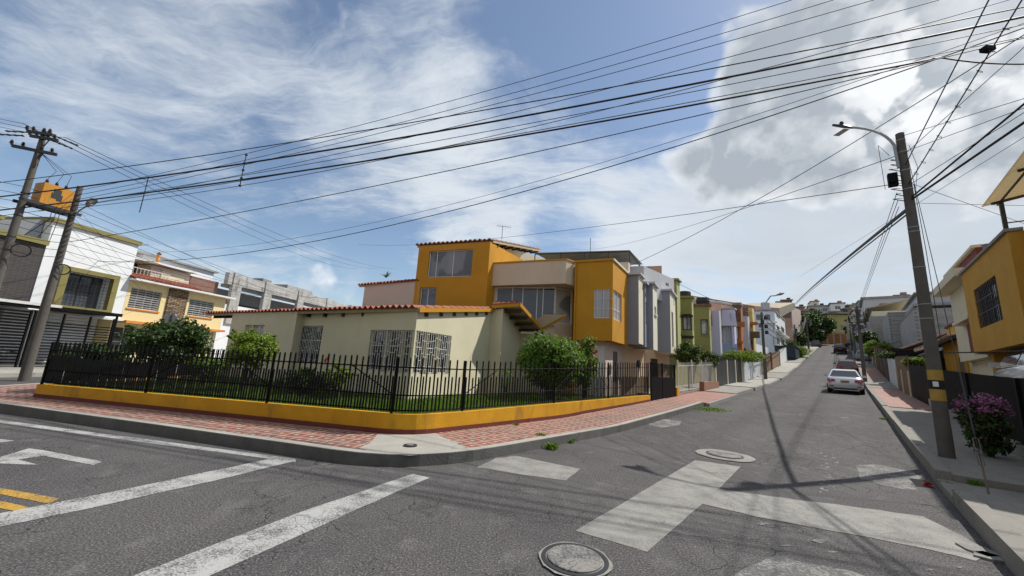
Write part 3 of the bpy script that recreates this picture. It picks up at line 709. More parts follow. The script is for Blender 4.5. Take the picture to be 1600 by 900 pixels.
# lawn of many blades
def blades(name, poly_fn, n, h, m, z, seed, **kw):
    rnd = random.Random(seed); mb = MB()
    for _ in range(n):
        x, y = poly_fn(rnd); hz = h * rnd.uniform(.4, 1.2); an = rnd.uniform(0, 6.28); w_ = rnd.uniform(.006, .014) * h / .12; zz_ = z(x, y) if callable(z) else z
        lx, ly = rnd.uniform(-.5, .5) * hz, rnd.uniform(-.5, .5) * hz
        mb.add([(x - w_ * math.cos(an), y - w_ * math.sin(an), zz_), (x + w_ * math.cos(an), y + w_ * math.sin(an), zz_), (x + lx, y + ly, zz_ + hz)], [(0, 1, 2)])
    return mb.obj(name, m, **kw)
def in_lawn(r):
    while True:
        if r.random() < .6:
            t_ = r.random(); q_ = FL.lerp(FC, t_); dd = r.random() ** 1.3 * 5.5; p = q_ + Vector((.2, .98)) * (dd + .22)
            if p.y > 12 - .42 * (p.x + 2.9) * .9 and p.x > -8.3 and p.x < -2.8: continue
        else:
            t_ = r.random(); q_ = FC.lerp(FR, t_); dd = r.random() ** 1.2 * 3.2; p = q_ + Vector((-.76, .65)) * (dd + .22)
        if p.x > -10.9: return p.x, p.y
blades('lawn_grass', in_lawn, 42000, .13, M['grass'], .40, 4, kind='stuff', label='green lawn grass inside the corner garden', cat='grass')

# ================================================================== PLANTS
def leafcloud(mb, c, rad, n, size, clumps=30, seed=1, flat=.0, zmin=-1.0, jit=.34, hollow=.0):
    rnd = random.Random(seed); c = Vector(c); cl = []
    for _ in range(clumps):
        while True:
            v = Vector((rnd.uniform(-1, 1), rnd.uniform(-1, 1), rnd.uniform(zmin, 1)))
            if hollow < v.length <= 1: break
        cl.append((v, rnd.uniform(.7, 1.25)))
    sprigs = []
    for _ in range(max(6, clumps // 3)):
        v_ = Vector((rnd.gauss(0, 1), rnd.gauss(0, 1), abs(rnd.gauss(0, 1)) * .9)); sprigs.append(v_.normalized() * rnd.uniform(.8, 1.0))
    for i in range(n):
        v, k = cl[rnd.randrange(clumps)]
        o = Vector((rnd.gauss(0, 1), rnd.gauss(0, 1), rnd.gauss(0, .8))) * jit * .55 * k
        q_ = v + o
        if q_.length > 1.22: continue
        if sprigs and i % 9 == 0:
            sv_ = sprigs[rnd.randrange(len(sprigs))]; q_ = sv_ * rnd.uniform(.8, 1.38) + o * .12
        p = c + Vector((q_.x * rad[0], q_.y * rad[1], q_.z * rad[2]))
        nrm = Vector((rnd.gauss(0, 1), rnd.gauss(0, 1), rnd.gauss(.5, 1))) + q_ * .8; nrm.normalize()
        a = nrm.cross(Vector((rnd.gauss(0, 1), rnd.gauss(0, 1), rnd.gauss(0, 1)))).normalized(); b = nrm.cross(a)
        s1 = size * rnd.uniform(.6, 1.3); s2 = s1 * .55
        mb.add([p - a * s1, p + b * s2 + nrm * s1 * .12, p + a * s1, p - b * s2 + nrm * s1 * .12], [(0, 1, 2, 3)])
    return mb
def bush(name, label, cat, base, rad, n, size, m, trunk_h=.4, seed=1, clumps=30, group=None, flowers=None, stems=4, jit=.34, extra=None, hollow=0.0):
    r = thing(name, label, cat, base, group); b = Vector(base); c = b + Vector((0, 0, trunk_h + rad[2]))
    leafcloud(MB(), c, rad, n, size, clumps, seed, jit=jit, hollow=hollow).obj('foliage', m, r)
    mb = MB(); rnd = random.Random(seed + 7)
    for i in range(stems):
        e = c + Vector((rnd.uniform(-.6, .6) * rad[0], rnd.uniform(-.6, .6) * rad[1], rnd.uniform(-.2, .5) * rad[2])); md = b.lerp(e, .45) + Vector((rnd.uniform(-.1, .1), rnd.uniform(-.1, .1), 0)) * rad[0]
        t0 = .025 + .03 * rad[0] if stems > 1 else .05 + .06 * rad[0]
        mb.tube([b + Vector((rnd.uniform(-.05, .05), rnd.uniform(-.05, .05), -.05)), md, e], [t0, t0 * .7, t0 * .25], 6)
    mb.obj('trunk' if stems == 1 or cat == 'tree' else 'stem', M['bark'], r)
    if flowers:
        fm, fn, fs, fc, fr = flowers; leafcloud(MB(), b + Vector(fc), fr, fn, fs, 14, seed + 3, jit=.3).obj('blossom', fm, r)
    return r
gz = .40
def gat(px, py, D): p = at(px, py, D); return (p.x, p.y, gz)
bush('round_shrub', 'dark green rounded shrub behind the fence before the yellow house', 'shrub', gat(250, 600, 14.2), (.84, .8, .60), 8500, .05, M['leaf_dark'], .62, 3, 44)
bush('round_shrub', 'bright clipped round shrub by the left end of the sage house', 'shrub', gat(382, 600, 12.6), (.56, .56, .50), 7500, .042, M['leaf_bright'], .62, 5, 40, stems=3, hollow=.35)
bush('low_shrub', 'dark low shrub at the far left behind the fence', 'shrub', gat(140, 600, 15.5), (.7, .6, .34), 4500, .055, M['leaf_dark'], .3, 8, 30)
bush('low_shrub', 'leafy low shrub between the two round shrubs in the garden', 'shrub', gat(320, 600, 14.8), (.45, .45, .3), 3000, .05, M['leaf'], .25, 9, 24)
bush('low_shrub', 'low dark shrub under the barred window in the recess', 'shrub', gat(478, 600, 11.9), (.7, .35, .32), 2600, .045, M['leaf_dark'], .08, 10, 24)
bush('rose_bush', 'slender rose bush with pale leaves and a red flower near the window', 'shrub', gat(528, 600, 10.9), (.34, .3, .34), 900, .045, M['leaf_bright'], .30, 12, 12, flowers=(M['petal_red'], 26, .035, (-.38, 0, 1.0), (.06, .06, .06)))
big = gat(862, 560, 13.4)
bush('flowering_bush', 'large bright green bush with red blossoms behind the fence on the right', 'bush', (big[0], big[1], gz), (1.02, .9, .82), 17000, .052, M['leaf'], .50, 21, 52, flowers=None, stems=6, jit=.42)
b2 = gat(913, 560, 14.2)
bush('flowering_bush', 'red flowered climber rising beside the mustard wall', 'bush', (b2[0], b2[1], gz), (.42, .40, .88), 2600, .06, M['leaf'], .5, 22, 22, flowers=(M['petal_red'], 520, .055, (0, 0, 1.55), (.40, .4, .8)), stems=4, jit=.5)
bush('young_plant', 'thin whitish stalk plant against the sage wall beside the big bush', 'plant', gat(790, 600, 11.6), (.15, .15, .35), 260, .03, M['leaf'], .35, 30, 8)
# weeds along kerbs
def weed(px, py, dz, r_, n, lb, sz=.10):
    c = G(px, py, dz); mb = MB(); rnd = random.Random(int(px * 3 + py))
    for _ in range(n):
        an = rnd.uniform(0, 6.28); rr = rnd.uniform(0, r_); x, y = c.x + rr * math.cos(an), c.y + rr * math.sin(an)
        h_ = sz * rnd.uniform(.4, 1); a2 = rnd.uniform(0, 6.28); w_ = rnd.uniform(.012, .022)
        e = Vector((x + math.cos(a2) * h_ * .8, y + math.sin(a2) * h_ * .8, c.z + h_)); md = Vector((x, y, c.z)).lerp(e, .55) + Vector((0, 0, .02)); sd_ = Vector((-math.sin(a2), math.cos(a2), 0)) * w_
        mb.add([(x, y, c.z - .02), md - sd_, e, md + sd_], [(0, 1, 2, 3)])
    mb.obj('weed', M['grass'], label=lb, cat='weed')
weed(862, 702, .0, .11, 80, 'leafy green weed at the kerb beside the first cement patch', .14)
weed(893, 692, .0, .06, 30, 'small tuft of weed by the hole in the kerb')
weed(845, 680, KH, .12, 40, 'thin weeds growing between the pavers near the kerb', .04)
weed(806, 664, KH, .09, 30, 'weeds at the foot of the yellow wall', .05)
weed(1013, 657, .0, .05, 24, 'tiny weed at the kerb near the small round cement patch')
weed(1105, 640, .0, .8, 320, 'patch of grass in the gutter where the tiled pavement ends', .09)
weed(1181, 613, .0, .6, 160, 'grass along the kerb by the lamp post up the street', .08)
weed(1490, 748, .12, .08, 40, 'weed in the sunken pavement slab by the thick pole', .06)
weed(1524, 756, .12, .09, 50, 'weed in the pavement near the foot of the guy wire', .06)
weed(1382, 655, .0, .14, 50, 'green weeds in the gutter by the right kerb', .08)
weed(1478, 759, .05, .07, 50, 'green weed growing from the broken kerb', .08)

# ================================================================== BUILDING PARTS
def window(parent, F, rc, mull=(), trans=(), gl=None, fm=None, dep=.12, grille=None, gm=None, fw=.04, sill=None, name='window', label=None):
    u0, u1, z0, z1 = rc; fm = fm or M['white_metal']; gl = gl or M['glass']
    v0, v1 = dep - .055, dep - .005
    mb = MB(); mb.box(F, u0 + .001, u0 + fw, v0, v1, z0 + .001, z1 - .001); mb.box(F, u1 - fw, u1 - .001, v0, v1, z0 + .001, z1 - .001)
    mb.box(F, u0 + fw, u1 - fw, v0, v1, z0 + .001, z0 + fw); mb.box(F, u0 + fw, u1 - fw, v0, v1, z1 - fw, z1 - .001)
    for f in mull:
        uu = u0 + (u1 - u0) * f; mb.box(F, uu - fw * .4, uu + fw * .4, v0 + .004, v1 - .004, z0 + fw, z1 - fw)
    for f in trans:
        z_ = z0 + (z1 - z0) * f; mb.box(F, u0 + fw, u1 - fw, v0 + .008, v1 - .008, z_ - fw * .35, z_ + fw * .35)
    wn = mb.obj(name, fm, parent)
    if label: wn['label'] = label
    MB().box(F, u0 + .004, u1 - .004, v1 - .02, v1 + .0, z0 + .004, z1 - .004).obj('pane', gl, wn)
    if grille:
        g = MB(); b_ = .0075
        if grille == 'maze':
            n = max(3, int(round((u1 - u0) / .105))); rnd = random.Random(int(u0 * 100 + z0 * 37))
            for i in range(1, n): uu = u0 + (u1 - u0) * i / n; g.box(F, uu - b_, uu + b_, -.006, .006, z0, z1)
            for i in range(n):
                zz_ = z0 + .12 + rnd.random() * .1
                while zz_ < z1 - .05:
                    g.box(F, u0 + (u1 - u0) * i / n + b_, u0 + (u1 - u0) * (i + 1) / n - b_, -.005, .005, zz_ - b_, zz_ + b_); zz_ += rnd.uniform(.24, .46)
        elif grille == 'grid':
            n = max(3, int(round((u1 - u0) / .17))); k = max(3, int(round((z1 - z0) / .17)))
            for i in range(1, n): uu = u0 + (u1 - u0) * i / n; g.box(F, uu - b_, uu + b_, -.006, .006, z0, z1)
            for i in range(1, k): z_ = z0 + (z1 - z0) * i / k; g.box(F, u0, u1, -.0135, -.0065, z_ - b_, z_ + b_)
        elif grille == 'bars':
            n = max(3, int(round((u1 - u0) / .16)))
            for i in range(1, n): uu = u0 + (u1 - u0) * i / n; g.box(F, uu - .009, uu + .009, -.006, .012, z0, z1)
            for f in (.33, .66): z_ = z0 + (z1 - z0) * f; g.box(F, u0, u1, -.0135, -.0065, z_ - .01, z_ + .01)
        elif grille == 'louvre':
            k = int((z1 - z0) / .13)
            for i in range(1, k): z_ = z0 + (z1 - z0) * i / k; g.box(F, u0 + fw, u1 - fw, v0 - .03, v0 - .015, z_ - .03, z_ + .03)
        g.obj('grille' if grille != 'louvre' else 'blind', gm or (M['white_metal'] if grille != 'louvre' else M['louvre']), wn)
    if sill:
        MB().box(F, u0 - .06, u1 + .06, -.07, .03, z0 - .07, z0 - .002).obj('sill', sill, wn)
    return wn

def tileroof(A, B, Cc, D, m, parent, fascia=None, tw=.24, rr=.052, name='roof', th=.09, raft=None, course=.42):
    """A-B eave left to right, C above B, D above A : rows of barrel tiles"""
    A, B, Cc, D = map(Vector, (A, B, Cc, D)); L = (B - A).length; Wd = (D - A).length
    n = max(2, int(L / tw)); k = 8; rows = max(1, int(Wd / course)); mb = MB()
    up = (B - A).cross(D - A).normalized()
    if up.z < 0: up = -up
    rnd = random.Random(int(L * 100)); jt = [rnd.uniform(-.012, .012) for _ in range(n + 1)]
    for r_ in range(rows):
        o = len(mb.v)
        for e in (0, 1):
            f = (r_ + e) / rows + (.0 if e == 0 else .02)
            lift = .022 if e == 0 else 0.0
            for i in range(n * k + 1):
                g = i / (n * k); ph = (i % k) / k
                hgt = rr * (math.sin(ph * math.pi * 2 - math.pi / 2) * .9 + .9) + jt[i // k if i // k <= n else n]
                p0 = A.lerp(B, g); p1 = D.lerp(Cc, g); p = p0.lerp(p1, f if r_ or e else f - .03)
                mb.v.append(tuple(p + up * (hgt + lift)))
        w_ = n * k + 1
        for i in range(n * k): mb.f.append((o + i, o + i + 1, o + w_ + i + 1, o + w_ + i))
        if r_ == 0:     # open ends of the first course closed down to the slab
            o2 = len(mb.v)
            for i in range(n * k + 1): mb.v.append(tuple(A.lerp(B, i / (n * k)) - (D - A).normalized() * .012 - up * .004))
            for i in range(n * k): mb.f.append((o2 + i, o2 + i + 1, o + i + 1, o + i))
    ro = mb.obj(name, m, parent)
    lo = [p - up * .006 for p in (A, B, Cc, D)]
    MB().hexa([p - up * th for p in lo], lo).obj('roof_deck', fascia or M['wood'], ro)
    if raft:
        q = MB(); nr, out, dep_, rm = raft
        for i in range(nr):
            g = (i + .5) / nr; p0 = A.lerp(B, g) + (D - A).normalized() * out; p1 = p0 + (D - A).normalized() * dep_; d = (B - A).normalized() * .055
            q.hexa([p0 - d - up * (th + .13), p0 + d - up * (th + .13), p1 + d - up * (th + .13), p1 - d - up * (th + .13)], [p0 - d - up * (th + .01), p0 + d - up * (th + .01), p1 + d - up * (th + .01), p1 - d - up * (th + .01)])
        q.obj('rafter', rm, ro)
    return ro
def z_(p, z): return Vector((p[0], p[1], z))
def board(a, b, h_, t_, m, nm, parent, up=0.0):
    F = Frame(a.xy, b.xy); a0, b0 = a.z, b.z; mb = MB()
    P_ = lambda u, v, z: F.p(u, v, z)
    mb.hexa([P_(0, -t_, a0 - h_ + up), P_(F.len, -t_, b0 - h_ + up), P_(F.len, 0, b0 - h_ + up), P_(0, 0, a0 - h_ + up)], [P_(0, -t_, a0 + up), P_(F.len, -t_, b0 + up), P_(F.len, 0, b0 + up), P_(0, 0, a0 + up)])
    return mb.obj(nm, m, parent)
def ray_hit(px, A, azd):   # point where image column px meets the plan line from A with that azimuth
    F = Frame(A, az=azd); r = _ray(px, 500); nn = F.v; k = F.A.dot(nn) / (r.x * nn.x + r.y * nn.y); return Vector((r.x * k, r.y * k))

# ------------------------------------------------------------------ CORNER GARDEN HOUSE
def atz(px, py, z):
    d = _ray(px, py); k = (z - H) / d.z; return Vector((d.x * k, d.y * k, z))
B0 = Vector((-2.62, 10.8)); dL = Vector((math.sin(R(295)), math.cos(R(295)))); dR = Vector((math.sin(R(24)), math.cos(R(24)))); dP = Vector((math.sin(R(208)), math.cos(R(208))))
hs = thing('corner_house', 'single storey sage green house with red tiled roof in the fenced corner garden', 'house', (B0.x, B0.y, gz - .1))
ez = 2.95; SLP = .135
_ea, _eb = atz(322, 490, ez).xy, atz(654, 481, ez).xy; dW = (_ea - _eb).normalized()
pL1 = B0 + dW * 5.7 + dR * .22; pL2 = pL1 - dR * .30; pL3 = pL2 + dW * 4.6
bR = B0 + dR * 4.6
back = [bR + dL * 3.2 + dR * 1.0, pL3 + dR * 5.0]
FA = Frame(pL1, B0); FBq = Frame(B0, bR); FW = Frame(pL3, pL2)
W0, W1 = 1.13, 2.33
opsL = [FA.rect(580, 513, 601, 583), FA.rect(603, 513, 624, 583.5), FA.rect(627, 513.5, 648, 584.5), FA.rect(467, 509, 496, 570)]
for i in (0, 1, 2): o = opsL[i]; opsL[i] = (o[0], o[1], W0, W1)
opsL[2] = (opsL[2][0], FA.len - .05, W0, W1)
opsR = [FBq.rect(650, 514, 665, 585), FBq.rect(668, 517, 682, 586), FBq.rect(686, 520, 700.5, 586)]
opsR = [(max(.05, o[0]), o[1], W0, W1) for o in opsR]
opsW = [(1.2, 1.7, 1.15, 2.45), (1.76, 2.6, 1.15, 2.45)]
mb = MB()
mb.wall(FW, 0, FW.len, .3, 2.93, opsW, .14); mb.wall(Frame(pL2, pL1), 0, .30, .3, 2.98); mb.wall(FA, 0, FA.len, .3, 2.98, opsL, .14)
mb.wall(FBq, 0, FBq.len, .3, 2.95, opsR, .14)
mb.poly([z_(B0, 2.95), z_(bR, 2.95), z_(bR, 2.93 + 4.5 * SLP)]); mb.wall(Frame(bR, back[0]), 0, (back[0] - bR).length, .3, 3.3); mb.wall(Frame(back[1], pL3), 0, (pL3 - back[1]).length, .3, 2.74)
mb.obj('wall', M['olive_wall'], hs)
for o in opsL[:3]: window(hs, FA, o, (), (.62,), M['glass'], dep=.14, grille='maze')
window(hs, FA, opsL[3], (.5,), (.62,), M['glass'], dep=.14, grille='maze')
for o in opsR: window(hs, FBq, o, (), (.62,), M['glass'], dep=.14, grille='maze')
for o in opsW: window(hs, FW, o, (.5,), (), M['curtain_w'], dep=.14)
# tiled roof, pitched up towards the back, its rake running over the right hand wall
E1 = atz(322, 490, ez); Em = atz(456, 482.5, ez); Em2 = atz(490, 482, ez); E2 = atz(654, 481, ez)
rise = Vector((dR.x, dR.y, SLP))
d118 = (bR - B0).normalized(); rk = Vector((d118.x, d118.y, SLP + .012))
tileroof(E1, E2, E2 + rk * 5.1, E1 + rise * 5.1, M['tile'], hs, M['cream_soffit'], rr=.045)
board(E2 + Vector((.02, -.01, .0)), E2 + rk * 5.1 + Vector((.02, -.01, 0)), .125, .035, M['mustard'], 'verge_board', hs)
eu = (E2 - E1).normalized()
for i in range(13):
    p = E1 + (E2 - E1) * ((i + .5) / 13) + Vector((dR.x, dR.y, SLP)) * .14; F = Frame(p.xy, (p + eu).xy); mb = MB()
    mb.hexa([F.p(-.06, 0, p.z - .22), F.p(.06, 0, p.z - .22), F.p(.06, .6, p.z - .13), F.p(-.06, .6, p.z - .13)], [F.p(-.06, 0, p.z - .10), F.p(.06, 0, p.z - .10), F.p(.06, .6, p.z - .01), F.p(-.06, .6, p.z - .01)]); mb.obj('rafter', M['wood'], hs)
for i in range(6):
    p = E2 + rk * (.45 + i * .75) + Vector((0, 0, -.19)); F = Frame((p - eu * .32).xy, p.xy); MB().box(F, 0, .29, -.07, .07, p.z - .06, p.z + .055).obj('rafter', M['wood'], hs)
# right wing with its folded roof
w1 = bR; d115 = -dL; w2 = ray_hit(785, w1, 118); w3 = ray_hit(815, w2, 24)
p1 = at(812, 474, w2.length - .3); q1 = at(769, 477, w1.length - .2); p2 = at(846, 513, w3.length - .3); p3 = at(884, 492, 15.75)
MB().volume([w1, w2, w3, w3 + dL * 1.6, w1 + dR * 1.2], .3, 2.9, tops=[q1.z - .16, p1.z - .18, p2.z - .02, p2.z - .02, q1.z - .3]).obj('wing_wall', M['olive_wall'], hs)
w5 = w3 + dL * .25; w6 = ray_hit(830, w5, 100)
MB().volume([w5 + dL * .5, w5, w6, w6 + dR * 1.0, w5 + dR * 1.0 + dL * .5], .3, 2.85).obj('wing_wall', M['olive_wall'], hs)
bkq = Vector((dL.x, dL.y, .02))
tileroof(p2 + bkq * 1.3, p2, p1, p1 + bkq * 1.1, M['tile'], hs, M['cream_soffit'], rr=.04)
tileroof(p2 + bkq * .9, p2, p3, p3 + bkq * .9, M['tile'], hs, M['cream_soffit'], rr=.04)
board(q1, p1, .12, .03, M['mustard'], 'verge_board', hs, .0); board(p1, p2, .15, .04, M['mustard'], 'verge_board', hs, .03); board(p2, p3, .15, .04, M['mustard'], 'verge_board', hs, .03)
MB().hexa([q1 + Vector((0, 0, .003)), p1 + Vector((0, 0, .003)), p1 + bkq * 1.1 + Vector((0, 0, .003)), q1 + Vector((.1, .6, .003))], [q1 + Vector((0, 0, .06)), p1 + Vector((0, 0, .06)), p1 + bkq * 1.1 + Vector((0, 0, .06)), q1 + Vector((.1, .6, .06))]).obj('roof', M['tile'], hs)
for f in (.10, .36, .62, .88):
    a = p1.lerp(p2, f) + Vector((0, 0, -.20)); d_ = Vector((dL.x, dL.y, 0)); F = Frame((a + d_ * .9).xy, a.xy); MB().box(F, 0.0, .86, -.06, .06, a.z - .06, a.z + .05).obj('rafter', M['wood'], hs)

# ------------------------------------------------------------------ MUSTARD HOUSE WITH TOWER AND PROJECTING BLOCK
mh = thing('mustard_house', 'mustard yellow house with tiled tower, beige balcony band and projecting corner room', 'house', (4.05, 15.2, .3))
TL = atz(655, 385, 7.0).xy; TR = atz(766, 378, 7.0).xy
d28 = Vector((math.sin(R(30)), math.cos(R(30))))
TRb = TR + d28 * 3.2; TLb = TL + d28 * 5
FT = Frame(TL, TR); FTs = Frame(TR, TRb)
wt = FT.rect(671, 393, 736, 432); wt = (wt[0], wt[1], wt[2] + .02, wt[3] + .02); wl = FT.rect(657, 449, 680, 474)
MB().volume([TL, TR, TRb, TLb], .3, 7.0, {0: [wt, (wl[0], wl[1], 3.6, wl[3])]}, .14).obj('tower_wall', M['mustard'], mh)
window(mh, FT, wt, (.18, .56), (), M['glass3'], M['white_clean'], .14, fw=.035); window(mh, FT, (wl[0], wl[1], 3.6, wl[3]), (.45,), (), M['glass2'], M['white_clean'], .14)
a = atz(652, 384, 7.12); b = atz(771, 376, 7.12)
bk = Vector((d28.x, d28.y, .20))
tileroof(a, b, b + bk * 5.2, a + bk * 5.2, M['oldtile'], mh, M['cream_soffit'], tw=.24, raft=(7, .1, .5, M['wood']))
rf2 = b + bk * 5.2
for k in range(7):
    p = b + bk * (.5 + k * .7) + Vector((0, 0, -.16)); F = Frame((p - Vector((.45, -.2, 0))).xy, (p + Vector((.02, 0, 0))).xy); MB().box(F, 0, F.len, -.05, .05, p.z - .05, p.z + .05).obj('rafter', M['wood'], mh)
# lower wing behind the corner house with red tiles
PA = atz(570, 447, 5.2); PB = atz(655, 440, 5.2)
MB().volume([PA.xy, PB.xy, PB.xy + d28 * 3, PA.xy + d28 * 3], .3, 5.2).obj('wing_wall', M['pinkish'], mh)
a = atz(561, 446, 5.25); b = atz(655, 438.5, 5.25)
tileroof(a, b, b + bk * 3.2, a + bk * 3.2, M['tile'], mh, M['cream_soffit'])
# beige band with window strip under it
Cc = corner(957, -7.0); Cl = Frame(Cc, az=297)
CL_ = ray_hit(896, Cc, 297)
pa0 = at(777, 430, 17.3).xy; pa1 = at(884, 430, 16.1).xy; pa2 = ray_hit(897, pa1, 50)
pa0 = pa0 + (pa0 - pa1).normalized() * .3
zt, zb = 6.05, 5.02
MB().volume([pa0, pa1, pa2, pa2 + d28 * 3, pa0 + d28 * 3.0], zb, zt).obj('balcony_band', M['beige'], mh)
F = Frame(pa0, pa1); MB().box(F, -.02, F.len + .02, -.03, .15, zt + .002, zt + .07).obj('coping', M['mustard'], mh)
F2 = Frame(pa1, pa2); MB().box(F2, .0, F2.len, -.03, .15, zt + .002, zt + .07).obj('coping', M['mustard'], mh)
# window wall beneath, its right end turns back to the block
wn0 = pa0 + d28 * .25; wn1 = at(868, 470, 16.9).xy; wn2 = ray_hit(894, wn1, 62)
Fw = Frame(wn0, wn1); Fw2 = Frame(wn1, wn2)
r1 = (.15, Fw.len - .02, 3.42, 5.0); r2 = (.04, Fw2.len - .02, 3.42, 5.0)
mb = MB(); mb.volume([wn0, wn1, wn2, wn2 + d28 * 2.5, wn0 + d28 * 2.5], .3, 5.01, {0: [r1], 1: [r2]}, .1); mb.obj('upper_wall', M['beige'], mh)
window(mh, Fw, r1, (.28, .46, .70, .80), (), M['glass'], M['white_clean'], .1, fw=.045)
window(mh, Fw2, r2, (), (), M['curtain_w'], M['white_clean'], .1, fw=.04)
MB().box(Fw, 0.1, Fw.len, -.12, .0, 3.30, 3.40).obj('sill', M['white_clean'], mh)
# terrace room and canopy frame on the roof
tr0 = at(784, 400, 19.2).xy; tr1 = at(806, 400, 19.8).xy
F = Frame(tr0, tr1 + (tr1 - tr0) * 2.2); dr = (.12, .62, 6.1, 7.15)
MB().volume([F.A, F.A + F.d * F.len, F.A + F.d * F.len + d28 * 2, F.A + d28 * 2], 5.6, 7.5, {0: [dr]}, .1).obj('terrace_room', M['cream'], mh)
window(mh, F, dr, (.5,), (.33, .66), M['curtain_w'], M['white_clean'], .1, name='terrace_door')
bt = [at(897, 400, 17.8), at(980, 430, 19.6)]
ta = at(836, 397, 19.3); tb = at(984, 393, 19.3); tc = at(1003, 420, 22.5)
mb = MB(); mb.tube([ta, tb], .035, 4); mb.tube([tb, Vector((tc.x, tc.y, tb.z - .1))], .05, 4); mb.tube([ta, (ta.x, ta.y, 6.0)], .025, 4); mb.tube([tb, (tb.x, tb.y, 5.8)], .025, 4)
for f in (.28, .53, .78): p = ta.lerp(tb, f); mb.tube([p, (p.x, p.y, 6.05)], .016, 4)
mb.tube([(ta.x, ta.y, 6.45), (tb.x, tb.y, 6.45)], .014, 4)
for f in range(1, 28): p = ta.lerp(tb, f / 28); mb.tube([(p.x, p.y, 6.0), (p.x, p.y, 6.45)], .007, 4)
mb.obj('terrace_frame', M['dark_metal'], mh)
sl = Vector((d28.x, d28.y, 0)) * 3.2
MB().hexa([ta + Vector((0, 0, .04)), tb + Vector((0, 0, .04)), tb + sl + Vector((0, 0, .14)), ta + sl + Vector((0, 0, .14))], [ta + Vector((0, 0, .075)), tb + Vector((0, 0, .075)), tb + sl + Vector((0, 0, .175)), ta + sl + Vector((0, 0, .175))]).obj('terrace_roof', M['roofgrey'], mh)
# beige parapet behind the block, rising to the right
wa = at(897, 412, 17.2).xy; wb = at(982, 412, 18.9).xy
MB().volume([wa, wb, wb + d28 * .3, wa + d28 * .3], 5.4, 6.4, tops=[6.18, 6.72, 6.72, 6.18]).obj('parapet', M['beige'], mh)
# projecting mustard block
az_r = 30
CR = ray_hit(981, Cc, az_r)
CLb = CL_ + d28 * .0
bl = [CL_, Cc, CR, CR + Vector((math.sin(R(300)), math.cos(R(300)))) * 2.6, CL_ + d28 * 3.2]
Fbl = Frame(CL_, Cc); Fbr = Frame(Cc, CR)
ol = Fbl.rect(928, 452, 953, 498); orr = Fbr.rect(955, 453, 971, 504)
ol = (ol[0], Fbl.len - .001, ol[2] + .02, ol[3]); orr = (.001, orr[1], ol[2], ol[3])
mb = MB(); mb.volume(bl, 2.68, 6.0, {0: [ol], 1: [orr]}, .1); mb.obj('projecting_room', M['mustard'], mh)
window(mh, Fbl, ol, (.5,), (), M['curtain'], M['white_clean'], .1, grille='bars', gm=M['white_metal'])
window(mh, Fbr, orr, (.33, .66), (.35,), M['curtain'], M['white_clean'], .1)
MB().box(Fbl, -.02, Fbl.len, -.05, .15, 6.003, 6.09).obj('coping', M['mustard'], mh)
MB().box(Fbr, .0, Fbr.len + .03, -.06, .15, 6.003, 6.09).obj('coping', M['palecream'], mh)
# ground floor below the block
sb = d28 * .45 + Vector((-.35, .18))
g0, g1 = CL_ + sb, Cc + sb; g2 = CR + sb * .9
Fg = Frame(g0, g1); Fg2 = Frame(g1, g2); gd = (.72, Fg.len - .02, .45, 2.5); gd2 = (1.1, 1.85, .45, 2.35)
mb = MB(); mb.volume([g0, g1, g2, g2 + Vector((-2, 1)), g0 + d28 * 3], .3, 2.678, {0: [gd], 1: [gd2]}, .08); mb.obj('ground_floor_wall', M['pinkish'], mh)
mb = MB(); mb.box(Fg, gd[0], gd[1], .03, .07, gd[2], gd[3])
for i in range(9): uu = gd[0] + (gd[1] - gd[0]) * (i + .5) / 9; mb.box(Fg, uu - .012, uu + .012, .012, .03, gd[2], gd[3])
mb.obj('garage_door', M['white_clean'], mh)
mb = MB(); mb.box(Fg2, gd2[0], gd2[1], .03, .07, gd2[2], gd2[3]); mb.obj('door', M['rust_metal'], mh)
mb = MB(); mb.box(Fg, -.35, .3, -.03, .25, .3, 2.67); mb.obj('mustard_pier', M['mustard'], mh)

MB().tube([Fbl.p(.06, -.05, 6.0), Fbl.p(.06, -.05, 2.7)], .03, 6).obj('downpipe', M['mustard'], mh)
MB().box(Fg2, .35, .62, -.09, -.002, 1.35, 1.75).obj('meter_box', M['galv'], mh)
MB().box(Fw, -.35, -.12, -.05, -.002, 3.9, 4.35).obj('small_window', M['glass2'], mh)
# ------------------------------------------------------------------ ROW OF STEPPED HOUSES UP THE LEFT SIDE
def unit(parent, name, pxc, pxr, zb, zt, m_l, m_r=None, a=-7.0, az_=30, back=7, wl=None, coping=None, ch=.1, zc=None, opsL=None, opsR=None, side=297, w=1.6):
    """one box of a sawtooth row: corner seen at image column pxc, right face ends at pxr"""
    P = corner(pxc, a); Rr = ray_hit(pxr, P, az_); bd = Vector((math.sin(R(side)), math.cos(R(side))))
    L = P + bd * back
    FLf = Frame(L, P); FRf = Frame(P, Rr)
    oL = [FLf.rect(*q) for q in (opsL or [])]; oR = [FRf.rect(*q) for q in (opsR or [])]
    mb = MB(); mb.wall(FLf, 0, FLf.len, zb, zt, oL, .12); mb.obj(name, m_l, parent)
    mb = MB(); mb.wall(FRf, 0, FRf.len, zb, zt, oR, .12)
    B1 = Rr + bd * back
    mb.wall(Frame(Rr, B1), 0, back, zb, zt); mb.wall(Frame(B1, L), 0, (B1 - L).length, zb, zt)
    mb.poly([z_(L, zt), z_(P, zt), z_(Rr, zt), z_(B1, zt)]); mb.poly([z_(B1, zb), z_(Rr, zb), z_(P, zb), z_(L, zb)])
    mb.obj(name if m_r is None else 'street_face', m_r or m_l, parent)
    if coping:
        c_ = MB(); c_.box(FLf, 0, FLf.len + .12, -.12, .1, zt + .003, zt + ch); c_.box(FRf, .1, FRf.len + .05, -.12, .1, zt + .004, zt + ch - .001); c_.obj('coping', coping, parent)
    return P, Rr, FLf, FRf, oL, oR
